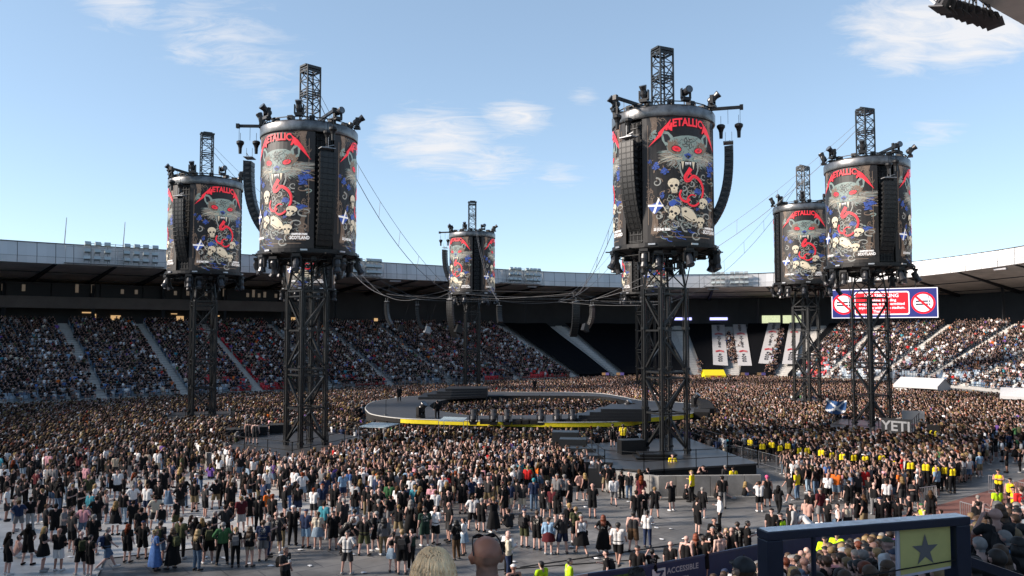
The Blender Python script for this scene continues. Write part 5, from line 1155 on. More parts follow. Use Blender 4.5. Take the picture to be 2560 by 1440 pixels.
def get_lib(nm, fem=False):
    key = (nm, fem)
    if key in LIB: return LIB[key]
    B = build_body(nm, fem); J = B['J']; L_ = lambda *t: np.isin(B['lab'], [B['TG'].index(x) for x in t]); co = B['co']; D = {'body': B['me']}
    B['me'].name = 'person_body'; 
    if not B['me'].materials: B['me'].materials.append(PM[0])
    zp = J['pel'][2]; hed = np.array(J['hed']); low = co[:, 2] < zp - .06
    tors = L_('torso'); upy = (co - np.array(J['pel'])) @ np.array(B['up'])
    sleeve = L_('uarm') & (B['par'] < .82)
    tmask = tors & (upy > -.07) | sleeve | (L_('thigh') & (upy > -.07) & (B['par'] < .12)); nk = (co - np.array(J['nek'])) @ np.array(B['up']); tmask &= ~(nk > .02)
    flare = .014 + np.clip((.10 - upy) * .06, 0, .02) * tors
    D['tshirt'] = sub(B, tmask, flare, 'shirt')
    D['longsleeve'] = sub(B, tmask | L_('uarm') | (L_('farm') & (B['par'] < .97)), flare + .004, 'shirt')
    D['undershirt'] = sub(B, tmask | L_('uarm') | (L_('farm') & (B['par'] < .97)), .004, 'shirt')
    vm = tors & (upy > -.07) & (nk < -.035) & ~((np.abs(co[:, 0]) > (.13)) & (upy > .42)); D['vest'] = sub(B, vm, .013, 'vest_top')
    D['bandeau'] = sub(B, tors & (upy > .2) & (upy < .42) & (np.abs(co[:, 0]) < .2), .012, 'bandeau_top')
    leg = L_('thigh'); pl = tors & (upy < .08)
    fl_ = .018 + np.where(leg, .028 * B['par'], 0)
    D['shorts'] = sub(B, pl | (leg & (B['par'] < .93)), fl_, 'shorts', mi=2); D['shortshorts'] = sub(B, pl | (leg & (B['par'] < .45)), .014, 'shorts', mi=2)
    D['trousers'] = sub(B, pl | leg | (L_('shin') & (B['par'] < .97)), np.where(leg, .016, np.where(L_('shin'), .02, .014)), 'trousers', mi=2)
    def cone(z1, r1, z0, r0, name, fold=0.):
        m = MB(); n = 28; px_, py_, _ = J['pel']
        prof = 6; v = []
        for k in range(prof + 1):
            t = k / prof; z = z1 + (z0 - z1) * t; r_ = r1 + (r0 - r1) * t ** .7
            for i in range(n): a = 2 * math.pi * i / n; rr = r_ * (1 + fold * t * math.sin(a * 7)); v.append((px_ + rr * 1.08 * math.cos(a), py_ + rr * .85 * math.sin(a), z))
        m.add(v, [(k * n + i, k * n + (i + 1) % n, (k + 1) * n + (i + 1) % n, (k + 1) * n + i) for k in range(prof) for i in range(n)])
        me = mesh_of(m, name, PM[2]); me.polygons.foreach_set('use_smooth', [True] * len(me.polygons)); return me
    if nm not in ('seated', 'ground'):
        D['skirt'] = cone(1.06, .155, .62, .26, 'skirt', .06); D['longskirt'] = cone(1.08, .15, .22, .30, 'skirt', .08); D['kneeskirt'] = cone(1.06, .155, .48, .29, 'skirt', .07)
    D['shoes'] = sub(B, L_('foot') | (L_('shin') & (B['par'] > .97)), .008, 'shoes', mi=4)
    rel = co - hed; hd = L_('head')
    ear = (np.abs(rel[:, 0]) > .078) & (rel[:, 2] < .03)
    hm = hd & ~ear & ((rel[:, 2] > .055 + np.clip(rel[:, 1], -1, 1) * .35) | ((rel[:, 1] < -.0) & (rel[:, 2] > -.075)))
    hm |= L_('neck') & (rel[:, 1] < -.03) & (rel[:, 2] > -.085)
    D['short_hair'] = sub(B, hm, .012, 'hair', mi=3)
    def lock(m):
        hx, hy, hz = J['hed']; rr = random.Random(5); lean = Vector(B['up'])
        for k in range(17):
            a = R(-190 + 200 * k / 16 - 0) ; x = .088 * math.cos(a); y = .088 * math.sin(a)
            ln = .30 + .06 * rr.random(); p0 = Vector((hx + x * .9, hy + y * .9 + .0, hz + .03)); p1 = Vector((hx + x * 1.25, hy + y * 1.05 - .02, hz - .13)); p2 = Vector((hx + x * 1.35, hy + y * 1.1 - .075, hz - ln))
            if y > .02: continue
            m.bar(p0, p1, .024, n=6, w2=.030); m.bar(p1, p2, .030, n=6, w2=.012)
    D['long_hair'] = sub(B, hm | (hd & ~ear & (rel[:, 1] < .045) & (rel[:, 2] > -.08)), .018, 'hair', lock, mi=3)
    def bun(m): capsule(m, Vector(J['hed']) + Vector((0, -.09, .08)), Vector(J['hed']) + Vector((0, -.10, .09)), .045, .045); m.bar(Vector(J['hed']) + Vector((0, -.1, .05)), Vector(J['hed']) + Vector((0, -.13, -.2)), .028, n=6, w2=.01)
    D['tied_hair'] = sub(B, hm, .013, 'hair', bun, mi=3)
    def brim(m):
        h = Vector(J['hed']); v = []; 
        for k in range(9): a = R(10 + 20 * k); v.append((h.x + .085 * math.cos(a), h.y + .09 + .085 * math.sin(a) * (1) - .02, h.z + .066 - .012 * math.sin(a)))
        v2 = [(x, y, z + .01) for x, y, z in v]; n = 9; m.add(v + v2, [tuple(range(n)), tuple(range(2 * n - 1, n - 1, -1))] + [(i, i + 1, n + i + 1, n + i) for i in range(n - 1)])
    cm_ = hd & ~ear & (rel[:, 2] > .05 - .0 * rel[:, 1]); D['cap'] = sub(B, cm_, .018, 'cap', brim, mi=3)
    if nm not in ('bend',):
        n3 = np.array(J['nek']); bp_ = MB(); by, bz = n3[1] - .20, n3[2] - .24
        bp_.add([(x * w_, by + y_, bz + z_) for (w_, y_, z_) in ((.11, .09, -.20), (.13, -.06, -.21), (.14, -.08, .0), (.14, .09, .0), (.10, -.04, .17), (.11, .09, .18)) for x in (-1, 1)], [(0, 1, 3, 2), (2, 3, 5, 4), (4, 5, 9, 8), (8, 9, 11, 10), (6, 7, 1, 0), (10, 11, 7, 6), (0, 2, 4, 6), (6, 4, 8, 10), (1, 7, 5, 3), (7, 11, 9, 5)])
        bp_.box((0, by - .085, bz - .08), (.17, .04, .16))
        for s_ in (-1, 1): bp_.path([(s_ * .09, by + .08, bz + .15), (s_ * .10, n3[1] + .0, n3[2] + .01), (s_ * .10, n3[1] + .125, n3[2] - .12), (s_ * .11, n3[1] + .10, n3[2] - .3), (s_ * .12, by + .08, bz - .17)], .016)
        D['backpack'] = mesh_of(bp_, 'backpack', PM[2])
        sb_ = MB(); hx = J['pel']; sb_.box((.19, hx[1] + .02, hx[2] + .0), (.08, .24, .18)); sb_.path([(.19, hx[1], hx[2] + .08), (.12, n3[1] + .12, n3[2] - .22), (-.10, n3[1] + .02, n3[2] - .01), (.0, n3[1] - .14, n3[2] - .25), (.19, hx[1] - .06, hx[2] + .08)], .010)
        D['shoulder_bag'] = mesh_of(sb_, 'shoulder_bag', PM[2])
    D['bald'] = None; D['B'] = B; LIB[key] = D; return D
COLS = {'black': (.009, .009, .010), 'charcoal': (.030, .030, .032), 'white': (.66, .66, .66), 'grey': (.17, .17, .175), 'navy': (.018, .03, .07), 'olive': (.055, .06, .03), 'red': (.50, .02, .02), 'blue': (.07, .15, .36), 'pink': (.52, .26, .30),
        'yellow': (.68, .52, .02), 'cream': (.50, .45, .36), 'teal': (.04, .22, .28), 'maroon': (.09, .015, .02), 'khaki': (.20, .155, .09), 'denim': (.085, .14, .22), 'pale denim': (.22, .30, .38), 'brown': (.10, .06, .035), 'beige': (.36, .31, .24),
        'lime yellow': (.45, .72, .02), 'light grey': (.36, .37, .38), 'light blue': (.20, .32, .45), 'green': (.04, .12, .05), 'purple': (.12, .06, .25), 'orange': (.60, .13, .02), 'dark green': (.02, .045, .035), 'bright blue': (.03, .22, .50)}
HC = {'dark': (.022, .014, .01), 'brown': (.065, .035, .018), 'blond': (.32, .22, .10), 'grey': (.22, .21, .20), 'red': (.16, .035, .012), 'black': (.010, .009, .009), 'pink': (.65, .10, .22), 'white': (.6, .6, .6), 'teal': (.03, .25, .3), 'fair': (.20, .13, .06), 'blue': (.04, .09, .25), 'lime': (.4, .6, .1)}
SKINS = [(.50, .30, .25), (.54, .34, .29), (.46, .27, .22), (.40, .22, .17), (.58, .38, .32)]
PEOPLE = []
def person(loc, rz, ps='stand', top=('tshirt', 'black'), bot=('shorts', 'black'), hair=('short_hair', 'dark'), shoe='black', fem=False, h=1.0, desc=None, place='', grp='people standing on the arena floor', cup=False, prn=None):
    d = dict(loc=Vector(loc), rz=rz, ps=ps, top=top, bot=bot, hair=hair, shoe=shoe, fem=fem, h=h, desc=desc, grp=grp, cup=cup, prn=prn); PEOPLE.append(d); return d
def realize(d):
    D = get_lib(d['ps'], d['fem']); sk = rdp.choice(SKINS); o = bpy.data.objects.new('person', D['body']); COL.objects.link(o); h = d['h']; o.location = d['loc']; o.rotation_euler = (0, 0, d['rz']); o.scale = (h * rdp.uniform(1.04, 1.2), h * rdp.uniform(1.04, 1.2), h); o.color = (*sk, 1)
    top, bot, hair = d['top'], d['bot'], d['hair']
    def ch(key, nm, c, al=1.):
        me = D.get(key)
        if me is None: return
        c_ = bpy.data.objects.new(nm, me); COL.objects.link(c_); c_.parent = o; k = rdp.uniform(.8, 1.2); c_.color = (c[0] * k, c[1] * k, c[2] * k, al)
    if top[0]: ch(top[0], {'vest': 'vest_top', 'bandeau': 'bandeau_top'}.get(top[0], 'shirt'), COLS[top[1]], (1 - rdp.uniform(.35, .8) if (rdp.random() < .5 if d['prn'] is None else d['prn']) and top[0] == 'tshirt' else 1.))
    if top[0] == 'vest' and top[1] in ('yellow', 'lime yellow'): ch('undershirt', 'shirt', COLS['black'])
    ch(bot[0], bot[0] if bot[0] in ('shorts', 'trousers') else 'skirt' if 'skirt' in bot[0] else 'shorts', COLS[bot[1]])
    ch(hair[0], 'cap' if hair[0] == 'cap' else 'hair', HC.get(hair[1], COLS.get(hair[1], HC['dark']))); ch('shoes', 'shoes', COLS[d['shoe']]); bg_ = rdp.random()
    if d['ps'] != 'seated' and top[0] and not d['desc']:
        if bg_ < .16: ch('backpack', 'backpack', COLS[rdp.choice(('black', 'black', 'charcoal', 'navy', 'olive', 'grey'))])
        elif bg_ < .32: ch('shoulder_bag', 'shoulder_bag', COLS[rdp.choice(('black', 'brown', 'charcoal', 'black'))])
    if d['cup']:
        q = D['B']['J']['ha'][1]; c_ = bpy.data.objects.new('plastic_cup', CUPM); COL.objects.link(c_); M = Matrix.Rotation(d['rz'], 4, 'Z'); pp = M @ Vector((q[0], q[1] + .05, q[2] * h)); c_.location = d['loc'] + pp; CUPS.append((c_, o))
    d['o'] = o; return o
CUPS = []
m = MB(); m.lathe([(.032, 0), (.045, .13), (.04, .13), (.03, .01)], 10); CUPM = mesh_of(m, 'plastic_cup', M_white)
# ---- hand placed people: (zoom x, zoom y of the feet, top, bottom, hair, pose, facing deg, extras)
T = lambda s: {'t': 'tshirt', 'l': 'longsleeve', 'v': 'vest', 'b': 'bandeau', 'n': None}[s[0]]
BT = lambda s: {'s': 'shorts', 'h': 'shortshorts', 't': 'trousers', 'k': 'skirt', 'K': 'longskirt', 'e': 'kneeskirt'}[s[0]]
HR = lambda s: {'s': 'short_hair', 'l': 'long_hair', 'b': 'bald', 'c': 'cap', 't': 'tied_hair'}[s[0]]
ST = 'people standing on the arena floor'
A_ = """60 1430 t:black s:black l:dark stand -10 f;225 1350 t:black s:black l:black wide 10 f;350 1400 t:black k:black l:blond cross -50 f;475 1400 t:black s:white b:dark cross 15;660 1430 t:black s:black b:dark cup 60;730 1445 t:black s:black s:black cup -20 f;
870 1390 t:charcoal s:denim s:grey walk -60;1040 1330 t:black s:black l:red stand 0 f;1165 1300 t:black s:black c:navy wide 10;1265 1395 t:blue K:blue t:blond cup -60 f;1410 1385 t:black K:black l:brown cup 60 f;1475 1300 t:olive t:black s:brown stand 0;
1610 1395 t:black t:denim l:blond stand -30 f;1705 1340 t:black s:black s:dark cup 20;1820 1345 l:green t:black s:grey wide 5;1925 1365 t:black t:black t:blond stand 10 f;2040 1365 t:black h:beige l:brown stand -5 f;585 1240 t:charcoal s:black s:dark stand -30;
515 1190 t:grey s:black c:black cross -60;680 1150 t:pink s:denim c:grey wide 10;370 1140 t:charcoal t:black s:brown cross -40;150 1090 t:navy s:grey s:brown wide 30;245 1065 t:black t:light_grey s:dark stand 0;185 855 t:black s:khaki s:brown wide 0;
50 990 t:white s:charcoal s:dark stand -50;110 1075 v:black s:denim s:black cup -50;700 760 t:pink s:charcoal s:brown cup -15;590 935 t:black s:black s:fair stand 0;650 985 t:black t:black s:dark cup -60;735 1010 l:teal t:black s:black stand 0;785 1075 t:black s:charcoal s:dark wide 20;
860 1010 v:grey s:charcoal s:brown cup -60;940 1105 v:black k:black l:fair stand -10 f;1005 1015 t:black t:pale_denim s:dark stand 0;1085 945 t:white s:navy s:grey wide 0;1200 960 t:white s:navy s:brown cup -30;1270 1060 t:cream s:charcoal s:dark wide 20;1320 1120 v:black h:denim c:black stand 30;
1375 935 v:denim k:denim t:black cup -30 f;1470 950 t:black s:charcoal s:dark wide 0;1590 915 t:black s:khaki s:dark stand 10;1675 965 t:charcoal s:black s:dark cup -60;1890 1105 t:black h:denim t:brown cup 60 f;1970 1085 t:maroon s:light_grey s:fair stand 10;2045 1035 t:black s:black s:dark stand 20;
1120 600 t:white s:charcoal s:brown cup -40;1200 610 t:beige s:maroon s:brown stand 0;710 590 t:white s:denim s:dark cup -70;790 610 t:black t:denim s:dark stand 0;120 650 v:pale_denim k:pale_denim t:blond phone -50 f;380 590 t:white s:grey c:white stand 0;1340 585 t:black t:denim s:fair phone 20;1440 592 t:black t:navy s:dark stand 0;1510 595 t:black t:black s:grey stand -20;
760 1270 t:black s:black s:grey cup 10;1085 1090 t:black t:black s:dark stand 40;1000 800 t:charcoal t:black s:grey stand 0;920 790 t:black s:black s:dark stand 0;400 860 t:black s:black l:dark stand 0 f;300 960 t:black s:charcoal s:black stand 0;480 900 l:black t:black l:dark stand 10 f;570 1150 l:charcoal s:navy s:dark cup -50;
450 1160 t:black s:black s:black cup 40;1150 1190 t:black t:black s:black stand 0;1750 1220 t:black s:black s:grey cup -70;1840 1160 t:charcoal s:black s:dark wide 0;1440 1080 t:black s:olive s:dark cup 60;1545 1100 v:black t:denim l:dark ground -60 f;1600 1120 t:black s:black l:black ground 20 f;130 1290 n:black s:white s:black ground -40;1660 1120 b:black h:black l:fair ground 40 f;
1310 1330 t:charcoal s:denim s:dark stand 0;30 830 t:black s:black s:dark stand 0;340 1010 t:black s:black s:fair cup 60;820 960 t:black s:charcoal s:dark wide -20;1240 800 t:charcoal s:black s:dark cup -20;1130 870 t:navy s:grey s:grey stand 0;560 760 t:black s:black s:black stand 10;430 780 l:grey s:charcoal s:brown stand 0"""
B_ = """55 1315 t:navy s:grey s:brown stand 20;95 1285 t:grey t:navy s:grey cup -60;160 1255 t:charcoal s:charcoal b:grey wide 0;205 1215 t:black t:khaki s:dark stand 0;300 1188 t:black t:black c:white cup 20;405 1210 t:navy s:light_blue c:navy stand -10;505 1220 t:cream k:pale_denim t:brown stand -10 f;
555 1140 t:teal s:charcoal s:dark stand 0;630 1225 t:black s:black c:black stand 0;700 1265 t:black t:black s:dark bend -60;745 1425 t:white s:charcoal c:black wide 5;805 1205 v:white s:charcoal s:dark stand 0;885 1272 t:black s:olive c:grey wide -10;985 1235 t:black s:black s:grey cup 70;
1045 1268 l:grey t:khaki l:black stand 30 f;1165 1140 t:black s:khaki s:fair wide 0;1120 1405 b:black k:pale_denim t:dark stand 0 f;1195 1425 t:black s:black s:fair stand 0;1275 1385 v:dark_green t:black s:dark cup 70 f;1265 1120 v:black K:black l:grey stand -20 f;
1380 1195 t:dark_green s:dark_green s:dark stand 0;1465 1185 t:white s:black b:dark cup -40;1580 1155 t:black s:charcoal b:dark cup 100;1640 1305 t:black t:brown l:black cross 30 f;1700 1265 t:white k:pale_denim s:black cross 60 f;1775 1065 t:white s:black s:dark wide -10;1845 1080 t:black s:black s:grey stand -10;
1945 1085 v:black K:black s:fair phone 30 f;2020 935 t:black s:khaki s:dark stand 20;2060 1440 l:white t:black b:dark cup -40;235 1590 t:charcoal t:black s:brown cup -90;710 835 t:light_blue s:navy s:grey stand 0;960 840 t:white s:charcoal s:fair stand 10;615 800 t:navy t:denim s:dark stand 0;
810 1010 t:black t:denim l:black stand 0 f;1010 920 t:black s:charcoal b:dark cup -20;1090 950 t:green s:khaki s:brown stand 0;1200 1000 t:black t:black s:dark stand 10;130 1060 t:black s:black s:red stand 0;100 1010 t:orange s:charcoal s:dark cup 20;340 960 t:black s:navy s:dark stand 0;260 900 t:charcoal t:blue s:grey stand 10;
540 950 t:navy s:grey c:red stand 0;640 960 t:black s:black b:grey cup -20;470 980 t:white s:charcoal s:red cross 0;680 1050 t:charcoal t:black b:grey cup -60;1270 870 t:white s:charcoal s:fair cup 0;1470 1000 t:white s:black s:brown stand 0;1570 1000 t:black s:charcoal b:dark stand 0;1690 930 t:black v:black s:dark stand 0;
1810 860 t:white s:black s:dark stand 0;1900 870 v:black s:charcoal c:black stand -10;1000 1120 t:black s:black s:grey phone -20;1300 970 t:teal s:grey s:fair stand 0;1410 1060 t:black s:black s:dark cup 20;720 1110 t:charcoal s:charcoal s:grey cup 70;850 900 t:black s:black l:fair stand 0 f;90 800 t:white s:denim s:blond stand 0;760 800 v:blue s:white c:white stand 0;
20 1080 t:black t:black s:black stand 0;1940 800 v:red k:black s:brown stand 0 f;1230 950 l:navy s:charcoal s:dark stand 0;1100 1040 t:black s:grey s:dark stand 30;1340 1130 t:black s:black l:brown stand -20 f;1530 880 t:white t:khaki c:white stand 10"""
C_ = """110 1048 t:charcoal s:black s:dark ground 10;232 1205 t:black s:olive c:navy stand -20;335 1225 t:black s:black s:brown stand -10;430 1262 l:light_blue k:maroon s:brown stand 10 f;545 1258 l:charcoal s:navy c:black wide 10;600 1165 b:black h:denim t:blond stand 10 f;655 1185 t:olive s:black s:fair stand 10;
700 1275 v:white e:black c:grey walk 20;880 1255 t:black K:black l:red wide -20 f;1000 1360 t:white s:black s:black walk -20;1125 1245 v:charcoal s:brown s:black cup -30;1240 1205 t:white t:navy t:black cross -20 f;1210 1010 t:black t:black s:dark cup 180;790 966 t:black s:black b:red cross 10;
965 872 l:white s:grey s:black walk -10;1030 805 t:black t:black s:dark stand 0;1090 812 t:charcoal t:denim b:grey stand 0;1175 800 t:black t:denim l:brown cup 10 f;1245 780 t:black t:navy s:dark cup 40;1190 885 t:maroon k:maroon l:red cup -20 f;1300 966 t:black s:black s:fair wide 0;1440 908 t:black s:black b:red phone 10;
1605 832 t:yellow t:black c:blond cup 70;1545 812 t:black t:black b:grey ground -110;1700 780 v:black e:black c:black phone 0;1855 888 t:black t:grey s:black stand 10;1880 745 l:charcoal s:charcoal s:grey stand 0;1945 770 t:yellow s:khaki s:dark stand 0;1805 808 v:black s:black l:brown ground -100 f;2030 795 v:black h:denim l:blond ground -90 f;
1690 965 l:black s:black s:grey stand -60;1650 1105 t:black s:black s:dark cup -60;1835 1055 l:white t:black s:dark cup 100;380 962 t:black s:black t:dark cup -60 f;460 968 t:maroon s:charcoal b:red stand -10;505 1015 t:black s:black l:black stand 0 f;605 922 t:black s:black s:black stand 50;560 870 t:grey s:black s:grey stand 0;
690 820 n:black s:black s:dark wide 10;730 822 v:black h:black l:blond stand 20 f;110 935 t:navy s:cream s:brown stand -10;62 930 t:black s:black s:dark stand 0;215 930 t:charcoal s:cream c:black stand 0;310 905 t:navy t:denim s:teal stand 0;500 870 t:grey s:charcoal c:grey stand 0;900 750 t:black s:khaki s:grey wide 0;840 715 t:charcoal t:denim s:dark phone -10;940 760 t:black t:black s:dark stand 10;
375 1745 t:lime_yellow t:black s:black cross 60;600 1700 t:lime_yellow t:black s:black stand -80;145 1770 v:charcoal s:black c:white stand 20;95 1450 l:cream t:navy b:grey cup -60;905 1620 t:black s:black s:black cup 80;1160 1590 t:black s:charcoal c:black stand -20;1280 1580 t:black t:black s:black phone 10 f;1430 1530 t:black s:black b:dark stand -20;1560 1490 v:black s:black b:fair stand -30;
1640 1440 v:black s:black l:red cross 30 f;1700 1490 t:black s:black s:dark cup -60;1775 1400 t:black s:charcoal s:grey cup 150;1835 1440 n:black s:black s:dark cup 30;1890 1370 t:charcoal s:black l:blond phone 150 f;1930 1390 t:black s:black b:dark stand -60;1980 1330 t:black s:black s:dark stand 10;1790 1300 t:black s:black s:black cup 180;2060 1340 t:black s:black s:black cup -80;1150 1030 t:black t:black s:dark stand 0"""
D_ = """335 335 t:white s:black s:dark phone 10;400 290 v:black e:black s:pink stand 10 f;495 372 t:black t:black l:black walk -50 f;590 258 t:black s:charcoal s:dark walk 120;650 232 t:yellow t:denim s:blond stand 20;740 520 n:black s:black s:dark cross -50;760 420 t:black s:black c:black stand 0;850 440 t:maroon s:grey c:grey stand 0;
910 500 t:black t:black c:white cup -60;1000 520 l:light_blue s:black c:navy ground 0;1080 560 v:cream s:charcoal s:black cup 0;1170 480 t:black s:black s:dark stand 0;1220 500 t:black s:khaki l:brown cup 60 f;1300 360 v:black t:grey b:red cross -60;1350 500 t:black s:black c:navy stand 0;1425 480 t:black s:charcoal s:dark stand 0;1500 500 t:black s:black s:black cup 0;
1600 480 t:black s:black b:red cup 40;1225 220 t:red h:red s:fair stand 0;1165 260 t:charcoal s:black s:grey stand 10;1410 320 t:white s:black s:dark stand 10;1540 290 v:black s:charcoal l:fair stand 0 f;1640 330 t:charcoal s:black s:brown cup 160;1720 430 v:lime_yellow s:black c:green ground 60;1780 440 t:black s:black l:brown stand -20 f;1090 350 t:black s:black s:dark cup 0;
1880 480 t:black s:black s:dark ground 0;950 600 t:navy s:black s:black ground 60;600 560 t:black s:black c:black stand -60;520 690 v:lime_yellow t:black c:black cup 40;440 640 t:black s:black c:black stand -40;640 610 l:light_grey s:black s:grey stand 60;760 620 t:white s:charcoal c:navy bend 30;
2340 430 t:lime_yellow t:black s:black stand -10;2350 230 v:yellow t:black c:black cross 150;2450 300 v:yellow t:black c:black stand 150;2480 410 v:yellow t:black c:black cross 60;2180 470 v:charcoal s:black s:grey stand 0;2180 560 t:black s:black s:black stand 0;1000 560 v:white s:black s:dark cup 60"""
def parse(txt, ox, oy, sc, place):
    for ln in txt.replace('\n', '').split(';'):
        f = ln.split()
        if len(f) < 7: continue
        x, y = ox + float(f[0]) / sc, oy + float(f[1]) / sc; tp, bt, hr = f[2].replace('_', ' '), f[3].replace('_', ' '), f[4]
        fem = 'f' in f[7:]; b0 = BT(bt) if bt[0] != 'v' else 'shorts'
        if f[5] in ('ground', 'seated') and 'skirt' in b0: b0 = 'shorts'
        shoe = rdp.choice(('white', 'black', 'black', 'charcoal', 'light grey'))
        person(P(x, y, 0.02), R(float(f[6]) + rdp.uniform(-22, 22)), f[5], (T(tp), tp[2:]), (b0, bt[2:]), (HR(hr), hr[2:]), shoe, fem, rdp.uniform(.94, .99) if fem else rdp.uniform(1.0, 1.06), place=place, cup=f[5] == 'cup' and rdp.random() < .4)
        HAND.append((x, y))
HAND = []
parse(A_, 0, 1000, 3.273, ''); parse(B_, 640, 1000, 3.273, ''); parse(C_, 1240, 1000, 3.273, ''); parse(D_, 1800, 1180, 3.368, '')
N_HAND = len(PEOPLE)
# crew and performers on the decks and the stage
for px, py, z, k in ((1093, 1048, 2.0, 'dark-clothed performer standing at the inner left edge of the ring stage'), (998, 1003, 2.0, 'dark-clothed crew member walking on the far left of the ring stage'), (1336, 979, 2.0, 'distant dark figure on the far back edge of the stage')):
    person(P(px, py, z), R(20), 'stand', ('longsleeve', 'black'), ('trousers', 'black'), ('short_hair', 'black'), 'black', desc='person: ' + k, grp='people on the ring stage')
for px, py, k in ((620, 1108, 'person in black vest and shorts on the near left platform, left of a pair'), (638, 1110, 'person in black top and shorts on the near left platform, right of a pair')):
    person(P(px, py, DK), R(0), 'stand', ('vest', 'charcoal'), ('shorts', 'charcoal'), ('short_hair', 'dark'), desc=k, grp='crew on the platforms')
for px, py, tp, k in ((1532, 1116, 'black', 'person in black on the near right platform beside the yellow-topped one'), (1558, 1118, 'yellow', 'person in yellow top and black shorts on the near right platform')):
    person(P(px, py, DK), R(0), 'stand', ('tshirt', tp), ('shorts', 'black'), ('short_hair', 'dark'), desc=k, grp='crew on the platforms')
fp_ = person(P(2092, 1052, DK), R(180), 'armsup', ('longsleeve', 'black'), ('trousers', 'black'), ('short_hair', 'dark'), desc='person in black on the right platform holding a blue and white flag', grp='crew on the platforms')
q = P(2092, 1052, DK); m = MB(); v = []; GX, GY = 24, 14
for j in range(GY + 1):
    for i in range(GX + 1): u_, w_ = i / GX, j / GY; v.append((q.x - 1.0 + 1.9 * u_ - .2 * w_, q.y - .32 + .10 * math.sin(u_ * 9 + w_ * 2), q.z + 2.1 - 1.05 * w_ - .45 * math.sin(u_ * 2.8) * (.4 + .5 * w_)))
m.add(v, [(j * (GX + 1) + i, j * (GX + 1) + i + 1, (j + 1) * (GX + 1) + i + 1, (j + 1) * (GX + 1) + i) for j in range(GY) for i in range(GX)], 0)
for k in range(len(m.f)):
    j, i = divmod(k, GX); m.m[k] = 1 if abs((i + .5) / GX - (j + .5) / GY) < .09 or abs((i + .5) / GX - 1 + (j + .5) / GY) < .09 else 0
tag(m.build('flag', [mat('flag_blue', (.03, .10, .26), .8), M_white]), 'blue and white flag held up on the right tower platform', 'flag')
for (px, py, k) in ((1446, 1186, 'person in yellow top leaning on the left end of the long grey wall'),): person(P(px + 236, 1200, 0), R(180), 'cross', ('tshirt', 'yellow'), ('trousers', 'black'), ('tied_hair', 'dark'), desc=k, grp='stewards')
# line of yellow-backed stewards through the right crowd
YL = [(1876, 1106), (1906, 1116), (1930, 1112), (1949, 1120), (1970, 1115), (1997, 1126), (2018, 1126), (2054, 1132), (2078, 1138), (2106, 1142), (2134, 1144), (2163, 1148), (2204, 1146), (2231, 1160), (2276, 1164), (2315, 1168), (2340, 1176), (2360, 1176), (2380, 1180), (1500 + 740, 1330)]
for k, (x, y) in enumerate(YL[:-1]):
    p = P(x, y, 1.3); person((p.x, p.y, 0), R(rdp.uniform(-40, 20)), 'stand', ('vest', 'yellow'), ('trousers', 'black'), ('short_hair', 'black'), h=1.07, desc=f"steward with yellow back in the right-hand crowd, {['farthest left', 'second', 'third', 'fourth', 'fifth', 'sixth', 'seventh', 'eighth', 'ninth', 'tenth', 'eleventh', 'twelfth', 'thirteenth', 'fourteenth', 'fifteenth', 'sixteenth', 'seventeenth', 'eighteenth', 'last'][k]} in the long line", grp='stewards in yellow forming a line')
for x, y, k in ((1575, 992, 'leftmost'), (1592, 994, 'middle'), (1604, 993, 'rightmost')): 
    p = P(x, y, 1.3); person((p.x, p.y, 0), R(200), 'stand', ('tshirt', 'yellow'), ('trousers', 'black'), ('short_hair', 'black'), desc=f'{k} of three people in yellow at the back edge of the stage', grp='stewards by the stage')
for x, y, k in ((1760, 1030, 'left'), (1776, 1036, 'right')):
    p = P(x, y, 1.2); person((p.x, p.y, 0), R(120), 'stand', ('tshirt', 'yellow'), ('trousers', 'black'), ('short_hair', 'black'), desc=f'{k} one of two people in yellow at the right tip of the stage', grp='stewards by the stage')
for px, py, k in ((2064, 1450, 'left'), (2094, 1438, 'right')):
    person(P(px, py, 0), R(150), 'cross', ('longsleeve', 'lime yellow'), ('trousers', 'black'), ('cap', 'black'), desc=f'{k} steward in lime yellow jacket seen through the left half of the steel frame', grp='stewards in lime jackets behind the frame')
# spectators in the near stand, lower right
def near_idx(p): return int(np.argmin((FX - p[0]) ** 2 + (FY - p[1]) ** 2))
rds = random.Random(9); NEAR = []
HWR = BW_W / NROW
for r in range(0, 19):
    o = BW_W * (r + .35) / NROW
    for i in range(NC):
        if CU[i, 1] > 34 or CU[i, 0] < 0: continue
        for h in (0, .5):
            i1 = (i + 1) % NC; X = FX[i] * (1 - h) + FX[i1] * h + NX[i] * o; Y = FY[i] * (1 - h) + FY[i1] * h + NY[i] * o; z = bankz(i, BW_W * (r + 1) / NROW) 
            if Y < 4.5: continue
            sx = 1280 + 2000 * X / Y; dz = z + 1.2 - 10; sy = 828 - 2000 * dz / Y
            if 1480 < sx < 2590 and 1195 < sy < 1500 and (X * X + Y * Y) < 55 ** 2 and Y > 8.6 and sy > np.interp(sx, [1400, 1899, 1900, 2440, 2560], [1400, 1400, 1380, 1280, 1235]): NEAR.append((Y, X, z, sx, sy, r, i))
NEAR.sort()
TOPW = ['black'] * 72 + ['charcoal'] * 9 + ['white'] * 10 + ['grey'] * 6 + ['navy'] * 6 + ['olive'] * 3 + ['red', 'maroon', 'blue', 'pink', 'cream', 'beige', 'teal', 'denim', 'light blue', 'green', 'brown', 'light grey', 'light grey', 'purple', 'orange']
BOTW = ['black'] * 45 + ['denim'] * 18 + ['charcoal'] * 12 + ['khaki'] * 10 + ['grey'] * 8 + ['pale denim'] * 6 + ['beige'] * 4
HAIRW = ['dark'] * 30 + ['brown'] * 25 + ['black'] * 12 + ['fair'] * 10 + ['blond'] * 9 + ['grey'] * 10 + ['red'] * 3
